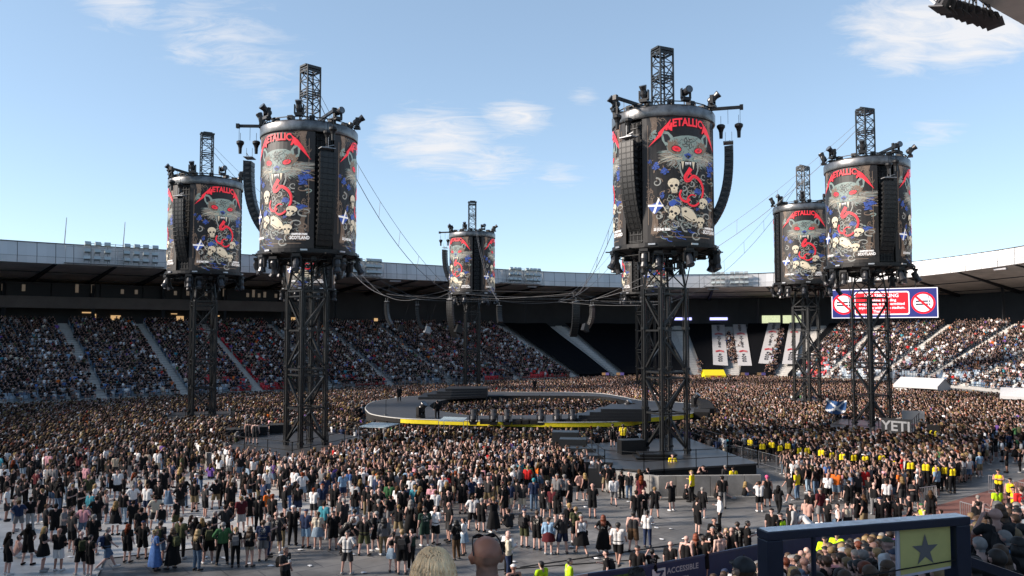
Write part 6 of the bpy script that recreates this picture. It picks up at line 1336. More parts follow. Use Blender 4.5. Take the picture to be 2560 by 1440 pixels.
def rnd_person(rd, loc, rz, poses, place, grp, topc=None, desc=None):
    fem = rd.random() < .35; hs = rd.random()
    hair = ('long_hair' if rd.random() < .7 else 'tied_hair', rd.choice(HAIRW)) if fem else (('bald', 'dark') if hs < .12 else ('cap', rd.choice(('black', 'black', 'navy', 'grey', 'white'))) if hs < .30 else ('short_hair', rd.choice(HAIRW)))
    ps = rd.choice(poses); bk = rd.choice(['shorts', 'shorts', 'trousers', 'trousers', 'shortshorts' if fem else 'shorts'])
    return person(loc, rz, ps, (rd.choice(['tshirt'] * 5 + ['vest' if fem else 'longsleeve']), topc or rd.choice(TOPW)), (bk, rd.choice(BOTW)), hair, rd.choice(('white', 'black', 'black')), fem, rd.uniform(.92, .98) if fem else rd.uniform(.98, 1.05), place=place, grp=grp, desc=desc)
picked = []; 
for c in NEAR:
    if rds.random() < .16: continue
    picked.append(c)
NS_TOTAL = len(picked)
NEAR_REST = picked[NS_TOTAL:]
special = {}
for k, c in enumerate(picked[:NS_TOTAL]):
    Y, X, z, sx, sy, r, i = c; rz = math.atan2(CTR.y - Y, CTR.x - X) - math.pi / 2 + rds.uniform(-.35, .35)
    rnd_person(rds, (X, Y, z), rz, ['seated'] * 5 + (['stand', 'phone'] if sx > 2440 and rds.random() < .2 else ['seated']), '', 'spectators in the near stand')
print('near candidates', len(NEAR), len(picked), 'people', len(PEOPLE))
# blue T-shirt man standing in the near stand at the right edge, white long-sleeved man behind the sign
for (px, py, D, tp, hr, k) in ((2515, 1335, 12.5, ('tshirt', 'bright blue'), ('short_hair', 'grey'), 'person in bright blue T-shirt standing among the seated crowd at the right edge'), (2222, 1352, 14.5, ('longsleeve', 'white'), ('cap', 'olive'), 'person in white long sleeves and dark cap beside the yellow star sign')):
    p = PD(px, py, D); person((p.x, p.y, p.z - 1.72), R(35), 'stand', tp, ('shorts', 'grey'), hr, desc=k, grp='spectators in the near stand', h=1.02)
# ---- foreground spectators right in front of the camera
def hero_head(base, h, hairc, kind, lb, rz, neckdrop=.55):
    """detailed head and shoulders seen from behind; body is one continuous surface"""
    m = MB(); V_ = Vector
    C = lambda a, b, ra, rb: capsule(m, a, b, ra, rb, 20)
    C((0, -.012, .03), (0, .012, .035), .097, .094); C((0, .02, -.02), (0, .05, -.08), .075, .045); C((0, .10, 0), (0, .122, -.03), .012, .018)
    C((0, -.02, -.05), (0, -.03, -.17), .066, .075); C((0, -.045, -.15), (0, -.05, -.22), .085, .11)
    for s_ in (-1, 1):
        C((s_ * .092, -.01, -.03), (s_ * .102, -.022, .015), .012, .02); C((s_ * .04, -.04, -.19), (s_ * .19, -.04, -.25), .07, .075); C((s_ * .08, -.03, -.28), (s_ * .07, -.02, -.75), .13, .12)
        C((s_ * .19, -.04, -.25), (s_ * .25, -.03, -.52), .062, .048); C((s_ * .25, -.03, -.52), (s_ * .2, .2, -.6), .046, .032)
        C((s_ * .2, .2, -.6), (s_ * .18, .27, -.6), .03, .036)
        for q in range(4): C((s_ * (.16 + .017 * q), .29, -.6), (s_ * (.155 + .017 * q), .345, -.62), .010, .008)
        C((s_ * .15, .24, -.58), (s_ * .13, .28, -.575), .012, .010)
        C((s_ * .08, 0, -.75), (s_ * .12, .4, -.8), .095, .065); C((s_ * .12, .4, -.8), (s_ * .12, .38, -1.2), .06, .045)
    o = m.build('tmp', PM[0]); md = o.modifiers.new('r', 'REMESH'); md.mode = 'VOXEL'; md.voxel_size = .0085; sm_ = o.modifiers.new('s', 'SMOOTH'); sm_.iterations = 6; sm_.factor = .5
    dg = bpy.context.evaluated_depsgraph_get(); dg.update(); me = bpy.data.meshes.new_from_object(o.evaluated_get(dg)); bpy.data.objects.remove(o)
    me.polygons.foreach_set('use_smooth', [True] * len(me.polygons)); n = len(me.vertices); co = np.empty(n * 3, np.float32); me.vertices.foreach_get('co', co); co = co.reshape(-1, 3); no = np.empty(n * 3, np.float32); me.vertices.foreach_get('normal', no); no = no.reshape(-1, 3)
    me.name = 'person_body'; 
    if not me.materials: me.materials.append(PM[0])
    o = bpy.data.objects.new('person', me); COL.objects.link(o); o.location = base; o.rotation_euler = (0, 0, rz); o.scale = (h,) * 3; o.color = (.30, .135, .09, 1) if kind == 'bald' else (.46, .27, .2, 1)
    tag(o, lb, 'person', 'spectators just in front of the camera')
    polys = [tuple(p.vertices) for p in me.polygons]; B = dict(co=co, no=no, polys=polys)
    def add(mask, off, name, mi, c, al=1., extra=None):
        c_ = bpy.data.objects.new(name, sub(B, mask, off, name, extra, mi)); COL.objects.link(c_); c_.parent = o; c_.color = (*c, al); return c_
    add((co[:, 2] < -.165 - .25 * np.abs(co[:, 0]) * 0) & (co[:, 2] > -.78) & ~((np.abs(co[:, 0]) > .15) & (co[:, 2] < -.45)) & ((co[:, 2] < -.19) | (np.abs(co[:, 0]) > .085)), .014, 'shirt', 1, COLS['black'])
    rr = random.Random(3)
    ear = (np.abs(co[:, 0]) > .088) & (co[:, 2] < .035)
    if kind == 'blond':
        def locks(mb):
            for k in range(900):
                a = R(rr.uniform(-205, 25)); e = rr.uniform(-.25, 1.4); x, y, z = .112 * math.cos(a) * math.cos(e), .115 * math.sin(a) * math.cos(e), .035 + .108 * math.sin(e)
                p0 = Vector((x, y, z)); dn = Vector((x * .35, y * .35, -.10)).normalized(); p1 = p0 + dn * .055 + Vector((rr.uniform(-.01, .01), rr.uniform(-.01, .01), 0)); p2 = p1 + Vector((x * .05 + rr.uniform(-.012, .012), y * .05 + rr.uniform(-.012, .012), -.065))
                if p2.z < -.13: p2.z = -.13
                w_ = rr.uniform(.003, .0065); mb.bar(p0, p1, w_, n=4, w2=w_); mb.bar(p1, p2, w_, n=4, w2=.001)
        add((co[:, 2] > -.06) & ~ear & ((co[:, 1] < .055) | (co[:, 2] > .075)), .010, 'hair', 3, (.40, .26, .14)); add(co[:, 2] > 9, .0, 'hair_strands', 3, (.95, .70, .42), 1., locks)
    elif kind == 'bald':
        m2 = MB(); 
        for s_ in (-1, 1):
            pass
        import itertools
        for s_ in (-1, 1):
            ring = [Vector((s_ * .042 + .032 * math.cos(a), .075 + .022 * math.sin(a), .118 - .016 * math.sin(a) - .006 * abs(math.cos(a)))) for a in np.linspace(0, 6.283, 17)]; m2.path(ring, .0045, n=5)
            m2.add([tuple(p) for p in ring[:-1]], [tuple(range(16))], 0)
        m2.path([Vector((-.014, .07, .122)), Vector((.014, .07, .122))], .004); m2.path([Vector((-.075, .06, .115)), Vector((-.086, .02, .10)), Vector((-.094, -.04, .065)), Vector((-.092, -.065, .03))], .005); m2.path([Vector((.075, .06, .115)), Vector((.086, .02, .10)), Vector((.094, -.04, .065)), Vector((.092, -.065, .03))], .005)
        g_ = m2.build('sunglasses', mat('glasses_black', (.01, .01, .012), .15)); g_.location = base; g_.rotation_euler = (0, 0, rz); g_.scale = (h,) * 3
        tag(g_, 'black sunglasses pushed up on the bald head in the bottom foreground', 'sunglasses')
        st_ = (co[:, 2] > -.09) & (co[:, 2] < .03) & (co[:, 1] < .0) & ~ear; add(st_, .0010, 'hair', 3, (.24, .125, .085))
    elif kind == 'cap':
        def brim2(mb):
            v = [(.10 * math.cos(a), .07 + .11 * math.sin(a), .055) for a in np.linspace(0, math.pi, 13)]; mb.add(v + [(x, y, z + .008) for x, y, z in v], [tuple(range(13)), tuple(range(25, 12, -1))] + [(i, i + 1, 14 + i, 13 + i) for i in range(12)])
            mb.lathe([(.008, .0), (.012, .006), (.004, .012)], 8, 0, (0, 0, .15))
        add((co[:, 2] > .02) & ~ear, .016, 'cap', 3, (.018, .018, .02), 1., brim2); add((co[:, 2] > -.08) & (co[:, 2] <= .03) & (co[:, 1] < .02) & ~ear, .006, 'hair', 3, HC['brown'])
    else:
        def ruf(mb):
            for k in range(300):
                a = R(rr.uniform(0, 360)); e = rr.uniform(.1, 1.5); p0 = Vector((.105 * math.cos(a) * math.cos(e), .108 * math.sin(a) * math.cos(e), .035 + .105 * math.sin(e))); mb.bar(p0, p0 + p0 * .10 + Vector((rr.uniform(-.02, .02), rr.uniform(-.02, .02), -.01)), .006, w2=.001)
        add((co[:, 2] > -.06) & ~ear & ((co[:, 1] < .05) | (co[:, 2] > .085)), .012, 'hair', 3, HC['dark'], 1., ruf)
    return o
def HH(px, pytop, wpx, hairc, kind, lb, rz=0, wm=.2): D = 2000 * wm / wpx; p = PD(px, pytop, D); return hero_head((p.x, p.y, p.z - .155), 1.0, hairc, kind, lb, rz)
HH(1216, 1331, 78, None, 'bald', 'bald person with black sunglasses on the head, seen from behind, bottom centre', R(12), .20)
HH(1084, 1360, 100, None, 'blond', 'person with short streaked blond hair seen from behind, bottom centre', R(-15), .25)
HH(1860, 1388, 56, None, 'cap', 'person in dark baseball cap seen from behind, left of the steel frame', R(20), .225)
HH(1592, 1414, 42, None, 'dark', 'dark-haired head poking up in front of the green hoarding panel, bottom edge', R(10), .22)
# ---- extra individuals to fill up to 300 from the dense crowd edge
# ================================================================ CROWD
def inpoly(x, y, poly):
    x = np.asarray(x); y = np.asarray(y); c = np.zeros(x.shape, bool); n = len(poly); j = n - 1
    for i in range(n):
        xi, yi = poly[i][:2]; xj, yj = poly[j][:2]
        k = ((yi > y) != (yj > y)) & (x < (xj - xi) * (y - yi) / (yj - yi + 1e-12) + xi); c ^= k; j = i
    return c
rg = np.random.default_rng(21)
BOWL = [(FX[i] - NX[i] * 1.0, FY[i] - NY[i] * 1.0) for i in range(0, NC, 4)]
def proj(x, y, z=0.):
    t = R(PITCH); cz = z - 10; f_ = y * math.cos(t) + cz * math.sin(t); u = x / f_; v = (-y * math.sin(t) + cz * math.cos(t)) / f_; return 1280 + 2000 * u, 720 - 2000 * v
# dense crowd lower boundary in picture columns (feet), used as a plan boundary on the ground
bx = [-400, 0, 150, 330, 470, 560, 700, 900, 1080, 1250, 1400, 1480, 1530, 1560, 1640, 1905, 1960, 2000, 2060, 2200, 2330, 2400, 2480, 2600, 2900]
by = [1215, 1200, 1190, 1180, 1165, 1195, 1235, 1255, 1265, 1255, 1225, 1215, 1205, 1165, 1160, 1150, 1195, 1235, 1262, 1262, 1255, 1215, 1185, 1180, 1180]
bxw = [P(x, y, 0) for x, y in zip(bx, by)]
step = .60
gx, gy = np.meshgrid(np.arange(-125, 90, step), np.arange(38, 165, step)); gx = gx.ravel(); gy = gy.ravel(); gx = gx + rg.uniform(-.2, .2, gx.size); gy = gy + rg.uniform(-.2, .2, gy.size)
sx, sy = proj(gx, gy)
lim = np.interp(sx, bx, by)
ok = (sy < lim) & (sx > -70) & (sx < 2630) & inpoly(gx, gy, BOWL)
ok &= ~(inpoly(gx, gy, OS) & ~inpoly(gx, gy, IS))
edge_out = np.zeros(gx.size, bool)
cxs, cys = np.mean([p[0] for p in OS]), np.mean([p[1] for p in OS])
BIG = [(cxs + (p[0] - cxs) * 1.06, cys + (p[1] - cys) * 1.06) for p in OS]; ok &= ~(inpoly(gx, gy, BIG) & ~inpoly(gx, gy, IS))
for d in DECKS:
    cx_ = sum(p[0] for p in d) / len(d); cy_ = sum(p[1] for p in d) / len(d); dd = [(cx_ + (p[0] - cx_) * 1.06, cy_ + (p[1] - cy_) * 1.06) for p in d]; ok &= ~inpoly(gx, gy, dd)
# corridor behind the near right wall and the marquee area kept clear, thinner crowd at the far right gap
yh = [P(2190, 1105, 0), P(2290, 1110, 0), P(2290, 1085, 0), P(2190, 1082, 0)]; ok &= ~inpoly(gx, gy, [tuple(p[:2]) for p in yh])
hole = [P(2440, 1190, 0), P(2560, 1200, 0), P(2600, 1110, 0), P(2500, 1105, 0), P(2460, 1130, 0)]; ok &= ~(inpoly(gx, gy, [tuple(p[:2]) for p in hole]) & (rg.random(gx.size) < .7))
mq = [P(2230, 985, 0), P(2600, 1025, 0), P(2600, 985, 0), P(2240, 960, 0)]; ok &= ~inpoly(gx, gy, [tuple(p[:2]) for p in mq])
wl = [P(1500, 1240, 0), P(1660, 1256, 0), P(1920, 1252, 0), P(1925, 1180, 0), P(1880, 1150, 0), P(1500, 1150, 0)]; ok &= ~inpoly(gx, gy, [tuple(p[:2]) for p in wl])
# thin out towards the near boundary
dist = lim - sy; pr = np.clip(.55 + dist / 60, .0, .97); pr = np.where(gy > 70, .97, pr); ok &= rg.random(gx.size) < pr
hp = np.array(HAND); cxp, cyp = gx[ok], gy[ok]
# rear clumps beyond hand-placed people: keep clear of them
PL = np.array([(d['loc'].x, d['loc'].y) for d in PEOPLE]); near = cyp < 62; keep = np.ones(cxp.size, bool)
for i in np.where(near)[0]:
    if np.min((PL[:, 0] - cxp[i]) ** 2 + (PL[:, 1] - cyp[i]) ** 2) < .2: keep[i] = False
for (x_, y_) in YL:
    q = P(x_, y_, 1.3); keep &= ~((np.abs(cxp - q.x) < .38) & (cyp < q.y) & (cyp > q.y - 3.4)); keep &= ~((np.abs(cxp - q.x) < .4) & (np.abs(cyp - q.y) < .4))
cxp, cyp = cxp[keep], cyp[keep]
order = np.argsort(cxp ** 2 + cyp ** 2); cxp, cyp = cxp[order], cyp[order]
NEED = 60
rdn = random.Random(77)
def face(x, y): return math.atan2(CTR.y - y, CTR.x - x) - math.pi / 2
for k in range(NEED):
    x, y = float(cxp[k]), float(cyp[k]); rnd_person(rdn, (x, y, 0.01), face(x, y) + rdn.uniform(-.5, .5), ['stand', 'stand', 'wide', 'cup', 'cross', 'phone', 'stand'], '', ST)
cxp, cyp = cxp[NEED:], cyp[NEED:]
print('individual people', len(PEOPLE), 'floor crowd', cxp.size)
# a few more standing in the looser area at the lower left and middle
gp = []
for k in range(7000):
    if len(gp) >= 130: break
    x_, y_ = rdn.uniform(-30, 1480), rdn.uniform(1150, 1330); hi_ = np.interp(x_, [0, 560, 1100, 1480], [1300, 1290, 1320, 1265])
    if y_ > hi_ or (560 < x_ < 900 and y_ < 1240) or (1100 < x_ and y_ < 1250): continue
    if rdn.random() < (y_ - 1180) / 260: continue
    q = P(x_, y_, .02)
    if min([(d['loc'].x - q.x) ** 2 + (d['loc'].y - q.y) ** 2 for d in PEOPLE]) < .42: continue
    if np.min((cxp - q.x) ** 2 + (cyp - q.y) ** 2) < .3: continue
    gp.append(q); rnd_person(rdn, tuple(q), face(q.x, q.y) + rdn.uniform(-.9, .9), ['stand', 'wide', 'cup', 'cross', 'stand'], '', ST)
# the 300 that show largest become individual people, the rest join the crowd
def vis_(d):
    x, y = proj(d['loc'].x, d['loc'].y, d['loc'].z + (1.2 if d['ps'] == 'seated' else 1.5)); return -25 < x < 2585 and y < 1450
PEOPLE = [d for d in PEOPLE if vis_(d)]
SPECIAL = [d for d in PEOPLE if d['desc']]; NORM = sorted([d for d in PEOPLE if not d['desc']], key=lambda d: d['loc'].length_squared if d['ps'] != 'seated' else d['loc'].length_squared * 1.6)
NI = 296 - len(SPECIAL); RESTP = NORM[NI:]; PEOPLE = SPECIAL + NORM[:NI]
for d in PEOPLE: realize(d)
print('INDIV', len(PEOPLE), 'REST', len(RESTP), 'special', len(SPECIAL))
def figure(seated=False, hairk='short', n=6, bare=False, long_=False, skirt=False, up=False):
    m = MB()
    def tube(a, b, ra, rb, mi, k=n): m.bar(a, b, ra, mi, k, rb)
    dz = -.42 if seated else 0.
    m.lathe([(.04, -.13), (.075, -.07), (.088, .0), (.075, .075), (.03, .10)], n + 1, 0, (0, .02, 1.62 + dz))
    if hairk != 'bald':
        m.lathe([(.094, -.045), (.106, .01), (.095, .085), (.03, .12)], n + 1, 3, (0, .0, 1.63 + dz)); m.box((0, -.065, 1.60 + dz), (.15, .07, .14), mi=3)
        if hairk == 'long': m.box((0, -.08, 1.48 + dz), (.19, .09, .30), mi=3)
        if hairk == 'cap': m.box((0, .12, 1.68 + dz), (.14, .13, .02), mi=3)
    tube((0, 0, 1.44 + dz), (0, .01, 1.54 + dz), .055, .05, 0)
    t = []
    for z, w_, dd in ((.93, .15, .105), (1.12, .145, .10), (1.32, .18, .115), (1.43, .16, .085), (1.47, .07, .06)):
        for k in range(8): a = 2 * math.pi * k / 8; t.append((w_ * math.cos(a) * 1.05, dd * math.sin(a), z + dz))
    m.add(t, [(r_ * 8 + k, r_ * 8 + (k + 1) % 8, r_ * 8 + 8 + (k + 1) % 8, r_ * 8 + 8 + k) for r_ in range(4) for k in range(8)], 1)
    for s_ in (-1, 1):
        e_ = (s_ * .25, .03, 1.15 + dz) if not up else (s_ * .25, .16, 1.30 + dz); h_ = ((s_ * .12, .27, 1.08 + dz) if seated or bare else (s_ * .25, .07, .90 + dz)) if not up else (s_ * .08, .33, 1.55 + dz)
        tube((s_ * .19, 0, 1.42 + dz), e_, .062, .048, 1 if not bare else 0); tube(e_, h_, .043, .035, 0)
        if seated: tube((s_ * .09, 0, .5), (s_ * .13, .45, .52), .10, .075, 2); tube((s_ * .13, .45, .52), (s_ * .13, .42, .08), .06, .045, 0); m.box((s_ * .13, .5, .04), (.09, .24, .08), mi=4)
        else:
            tube((s_ * .09, 0, .95), (s_ * .11, .01, .48), .10, .082, 2); tube((s_ * .11, .01, .48), (s_ * .12, -.01, .08), .058, .04, 2 if long_ else 0); m.box((s_ * .12, .05, .04), (.09, .26, .08), mi=4)
    if skirt and not seated: m.lathe([(.15, 1.0), (.27, .5)], 8, 2)
    F = []; Mi = []
    for f, q in zip(m.f, m.m):
        for k in range(1, len(f) - 1): F.append((f[0], f[k], f[k + 1])); Mi.append(q)
    return np.array(m.v, np.float32), np.array(F, np.int32), np.array(Mi, np.int8)
def figset(seated, n=6): return [figure(seated, 'short', n), figure(seated, 'cap', n, long_=True), figure(seated, 'long', n, skirt=True, bare=True), figure(seated, 'bald', n), figure(seated, 'short', n, up=True)]
# low detail figures for the uncountable crowd
PARTC = {'skin': 0, 'top': 1, 'bot': 2, 'hair': 3, 'shoe': 4}
def lod(ps, fem, top, bot, hair, tris):
    D = get_lib(ps, fem); B = D['B']; V = []; F = []; Mi = []
    def ad(me, mi, mask=None):
        o = len(V); V.extend([tuple(v.co) for v in me.vertices])
        for p in me.polygons: F.append(tuple(i + o for i in p.vertices)); Mi.append(mi)
    # visible skin only: drop covered torso and legs
    co = B['co']; L_ = lambda *t: np.isin(B['lab'], [B['TG'].index(x) for x in t]); vis = ~(L_('torso') | (L_('thigh')) | L_('foot'))
    if bot == 'trousers': vis &= ~L_('shin')
    if top == 'longsleeve': vis &= ~L_('uarm', 'farm')
    pol = [p for p in B['polys'] if any(vis[i] for i in p)]; used = sorted({i for p in pol for i in p}); mp_ = {i: k for k, i in enumerate(used)}
    V.extend([tuple(map(float, co[i])) for i in used]); F.extend([tuple(mp_[i] for i in p) for p in pol]); Mi.extend([0] * len(pol))
    ad(D[top], 1); ad(D[bot], 2); ad(D['shoes'], 4)
    if D.get(hair): ad(D[hair], 3)
    me = bpy.data.meshes.new('l'); me.from_pydata(V, [], F); me.polygons.foreach_set('material_index', Mi)
    for i in range(5): me.materials.append(PM[i])
    o = bpy.data.objects.new('l', me); COL.objects.link(o)
    md = o.modifiers.new('w', 'WELD'); md.merge_threshold = .004
    md = o.modifiers.new('d', 'DECIMATE'); md.ratio = tris / max(1, len(F) * 2); md.use_collapse_triangulate = True
    dg = bpy.context.evaluated_depsgraph_get(); dg.update(); e = o.evaluated_get(dg).to_mesh(); e.calc_loop_triangles()
    v = np.array([tuple(p.co) for p in e.vertices], np.float32); f = np.array([tuple(t.vertices) for t in e.loop_triangles], np.int32); mi = np.array([t.material_index for t in e.loop_triangles], np.int8)
    o.evaluated_get(dg).to_mesh_clear(); bpy.data.objects.remove(o); bpy.data.meshes.remove(me); return v, f, mi
def lodset(tris, seated=False):
    if seated: sp_ = [('seated', False, 'tshirt', 'shorts', 'short_hair'), ('seated', False, 'tshirt', 'trousers', 'bald'), ('seated', True, 'vest', 'shorts', 'long_hair'), ('seated', False, 'longsleeve', 'trousers', 'cap'), ('phone', False, 'tshirt', 'shorts', 'short_hair')]
    else: sp_ = [('stand', False, 'tshirt', 'shorts', 'short_hair'), ('cross', False, 'tshirt', 'trousers', 'cap'), ('stand', True, 'vest', 'shorts', 'long_hair'), ('cup', False, 'tshirt', 'shorts', 'bald'), ('phone', False, 'tshirt', 'trousers', 'short_hair'), ('wide', False, 'tshirt', 'shorts', 'cap'), ('stand', True, 'tshirt', 'trousers', 'tied_hair'), ('armsup', False, 'tshirt', 'shorts', 'short_hair')]
    return [lod(*s_, tris) for s_ in sp_]
def pal(names, n): c = np.array([COLS.get(k) or HC[k] for k in names], np.float32); q = c[rg.integers(len(names), size=n)]; return q * rg.uniform(.7, 1.35, (n, 1)).astype(np.float32)
SK = np.array(SKINS, np.float32)
HCW = [k if k != 'dark' else 'brown' for k in HAIRW]
def crowd(name, xs, ys, zs, rz, variants, label, wts=None, white=0., fixed=None):
    n = len(xs); 
    if n == 0: return
    vi = rg.choice(len(variants), size=n, p=wts); cols = np.zeros((n, 5, 3), np.float32); cols[:, 0] = SK[rg.integers(5, size=n)] * rg.uniform(.4, 1.0, (n, 1)); cols[:, 1] = pal(TOPW, n); cols[:, 2] = pal(BOTW, n)
    hc = np.array([HC[k] for k in HAIRW], np.float32); cols[:, 3] = hc[rg.integers(len(hc), size=n)] * rg.uniform(.3, .85, (n, 1)); cols[:, 4] = np.where(rg.random((n, 1)) < .4, .5, .02)
    if white: k = rg.random(n) < white; cols[k, 1] = np.array(COLS['white']) * rg.uniform(.7, 1, (k.sum(), 1))
    if fixed is not None: cols[:] = fixed
    sc = rg.uniform(.92, 1.06, n); VV, FF, CC = [], [], []; off = 0
    for q, (v, f, mi) in enumerate(variants):
        id_ = np.where(vi == q)[0]
        if len(id_) == 0: continue
        c, s_ = np.cos(rz[id_]), np.sin(rz[id_]); k = len(id_); X = v[None, :, 0] * sc[id_, None] * 1.1; Y = v[None, :, 1] * sc[id_, None] * 1.1; Zv = v[None, :, 2] * sc[id_, None]
        vv = np.stack([X * c[:, None] - Y * s_[:, None] + xs[id_, None], X * s_[:, None] + Y * c[:, None] + ys[id_, None], Zv + zs[id_, None]], 2)
        ff = f[None] + (np.arange(k) * len(v))[:, None, None] + off; off += k * len(v)
        VV.append(vv.reshape(-1, 3)); FF.append(ff.reshape(-1, 3)); CC.append(cols[id_][:, mi].reshape(-1, 3))
    VV = np.concatenate(VV).astype(np.float32); FF = np.concatenate(FF).astype(np.int32); CC = np.concatenate(CC).astype(np.float32)
    me = bpy.data.meshes.new(name); me.vertices.add(len(VV)); me.vertices.foreach_set('co', VV.ravel()); me.loops.add(FF.size); me.loops.foreach_set('vertex_index', FF.ravel()); me.polygons.add(len(FF)); me.polygons.foreach_set('loop_start', np.arange(0, FF.size, 3, dtype=np.int32)); me.polygons.foreach_set('use_smooth', np.ones(len(FF), bool))
    me.update(calc_edges=True); at = me.attributes.new('Col', 'FLOAT_COLOR', 'FACE'); at.data.foreach_set('color', np.hstack([CC, np.ones((len(CC), 1), np.float32)]).ravel()); me.materials.append(M_cloth)
    o = link(name, me); tag(o, label, 'crowd', kind='stuff'); print(name, n, 'people', len(FF), 'tris'); return o
M_cloth = seat_material(); M_cloth.name = 'crowd_cloth'; M_cloth.node_tree.nodes['Principled BSDF'].inputs['Roughness'].default_value = .85; M_cloth.node_tree.nodes['Principled BSDF'].inputs['Specular IOR Level'].default_value = .15
V1 = lodset(620); V2 = figset(False, 7); V2 = [V2[k] for k in (0, 1, 2, 3, 4, 0, 2, 4)]; V3 = figset(False, 5); V3 = [V3[k] for k in (0, 1, 2, 3, 4, 0, 2, 4)]; VS = figset(True, 5)
ws = np.array([.28, .14, .2, .12, .06, .08, .1, .02])
allx, ally = cxp, cyp; ins = inpoly(allx, ally, IS); rz_ = np.arctan2(CTR.y - ally, CTR.x - allx) - math.pi / 2 + rg.normal(0, .5, allx.size); rz_[ins] = rg.uniform(0, 6.28, ins.sum())
d_ = np.hypot(allx, ally); b1 = d_ < 62; b2 = (d_ >= 62) & (d_ < 85); b3 = d_ >= 85
x_, y_, r_ = allx, ally, rz_
parts_ = [(V1, b1), (V2, b2), (V3, b3)]
# one object for the whole floor crowd: merge the three detail levels
def crowd_multi(name, groups, label, **k):
    objs = [crowd(name, *g_[:4], g_[4], label, **({**k, **(g_[5] if len(g_) > 5 else {})})) for g_ in groups]; objs = [o for o in objs if o]
    if len(objs) > 1:
        me0 = [o.data for o in objs]; co = np.concatenate([np.frombuffer(np.array(_getco(m_)), np.float32) for m_ in me0])
        lo_ = []; off = 0; cc = []
        for m_ in me0:
            a = np.empty(len(m_.loops), np.int32); m_.loops.foreach_get('vertex_index', a); lo_.append(a + off); off += len(m_.vertices); c = np.empty(len(m_.polygons) * 4, np.float32); m_.attributes['Col'].data.foreach_get('color', c); cc.append(c)
        lo_ = np.concatenate(lo_); cc = np.concatenate(cc); me = bpy.data.meshes.new(name); me.vertices.add(off); me.vertices.foreach_set('co', co); me.loops.add(len(lo_)); me.loops.foreach_set('vertex_index', lo_); me.polygons.add(len(lo_) // 3); me.polygons.foreach_set('loop_start', np.arange(0, len(lo_), 3, dtype=np.int32)); me.polygons.foreach_set('use_smooth', np.ones(len(lo_) // 3, bool)); me.update(calc_edges=True)
        at = me.attributes.new('Col', 'FLOAT_COLOR', 'FACE'); at.data.foreach_set('color', cc); me.materials.append(M_cloth); objs[0].data = me
        for o in objs[1:]: bpy.data.objects.remove(o)
        for m_ in me0: bpy.data.meshes.remove(m_)
def _getco(m_): a = np.empty(len(m_.vertices) * 3, np.float32); m_.vertices.foreach_get('co', a); return a
z0_ = np.zeros(allx.size)
LC = {}; extra = []
for d in RESTP:
    tk = d['top'][0] or 'bandeau'; tk = 'tshirt' if tk == 'bandeau' else tk; hk = d['hair'][0]; bk = d['bot'][0]; key = (d['ps'], d['fem'], tk, bk, hk)
    if key not in LC: LC[key] = lod(*key, 1500)
    v, f, mi = LC[key]; c5 = np.array([rdp.choice(SKINS), COLS[d['top'][1]] if d['top'][0] else SKINS[0], COLS[d['bot'][1]], HC.get(hk and d['hair'][1], COLS.get(d['hair'][1], HC['dark'])), COLS[d['shoe']]], np.float32)
    extra.append((np.array([d['loc'].x]), np.array([d['loc'].y]), np.array([d['loc'].z]), np.array([d['rz']]), [LC[key]], dict(fixed=c5, wts=None)))
crowd_multi('floor_crowd', [(x_[m_], y_[m_], z0_[m_], r_[m_], V_) for V_, m_ in parts_] + extra, 'dense standing crowd of black-clothed people filling the arena floor around the stage', wts=ws / ws.sum(), white=.08)
# seated crowd in the stands
sxs, sys_, szs, srz = [], [], [], []
for r in range(NROW):
    o = BW_W * (r + .45) / NROW
    for i in range(NC):
        far = FY[i] > 85
        if not far: continue
        if is_shroud(i): continue
        dm = np.abs(ais - i); dm = np.minimum(dm, NC - dm).min()
        if dm < .6 and rg.random() > .06: continue
        px_i = 1280 + 2000 * FX[i] / FY[i]
        for h in (0., .5):
            X = FX[i] + NX[i] * o + TX[i] * (h + rg.uniform(-.08, .08)); Y = FY[i] + NY[i] * o + TY[i] * (h + rg.uniform(-.08, .08)); 
            if X / Y < -.68 or X / Y > .68: continue
            if np.abs(ais - (i + h)).min() < .9 and rg.random() > .10: continue
            pf = .97 - .25 * max(0, math.sin(i * .21 + r * .35) * math.sin(r * .5 + i * .07)) - (.25 if r < 4 else 0) - (.16 if CU[i, 1] < 95 and FX[i] > 50 and r < 14 else 0)
            if FX[i] > 40 and r < 8: pf -= .2
            if any(a_ < px_i + 30 * math.sin(r * .7 + i * .3) < b_ for a_, b_ in ((560, 740), (1190, 1270), (1330, 1420))): pf -= .16
            if rg.random() > pf: continue
            z = bankz(i, BW_W * (r + 1) / NROW); sxs.append(X); sys_.append(Y); szs.append(z); srz.append(math.atan2(CTR.y - Y, CTR.x - X) - math.pi / 2 + rg.normal(0, .3))
# people on the stairs between the white banners
for (px0, py0, px1, py1, n_) in ((1822, 830, 1838, 900, 60), (1955, 820, 1925, 935, 85), (1745, 900, 1760, 940, 8), (200, 880, 245, 990, 10), (2050, 860, 2075, 900, 6)):
    for k in range(n_):
        t = rg.random(); p = slope_hit(px0 + (px1 - px0) * t + rg.normal(0, 6), py0 + (py1 - py0) * t); sxs.append(p.x); sys_.append(p.y); szs.append(p.z - .9); srz.append(math.pi + rg.uniform(-1, 1))
a3 = [np.array(q, float) for q in (sxs, sys_, szs, srz)]
crowd_multi('seated_crowd', [(*a3, VS)], 'seated crowd filling the banks of stadium seats all round', white=.0)
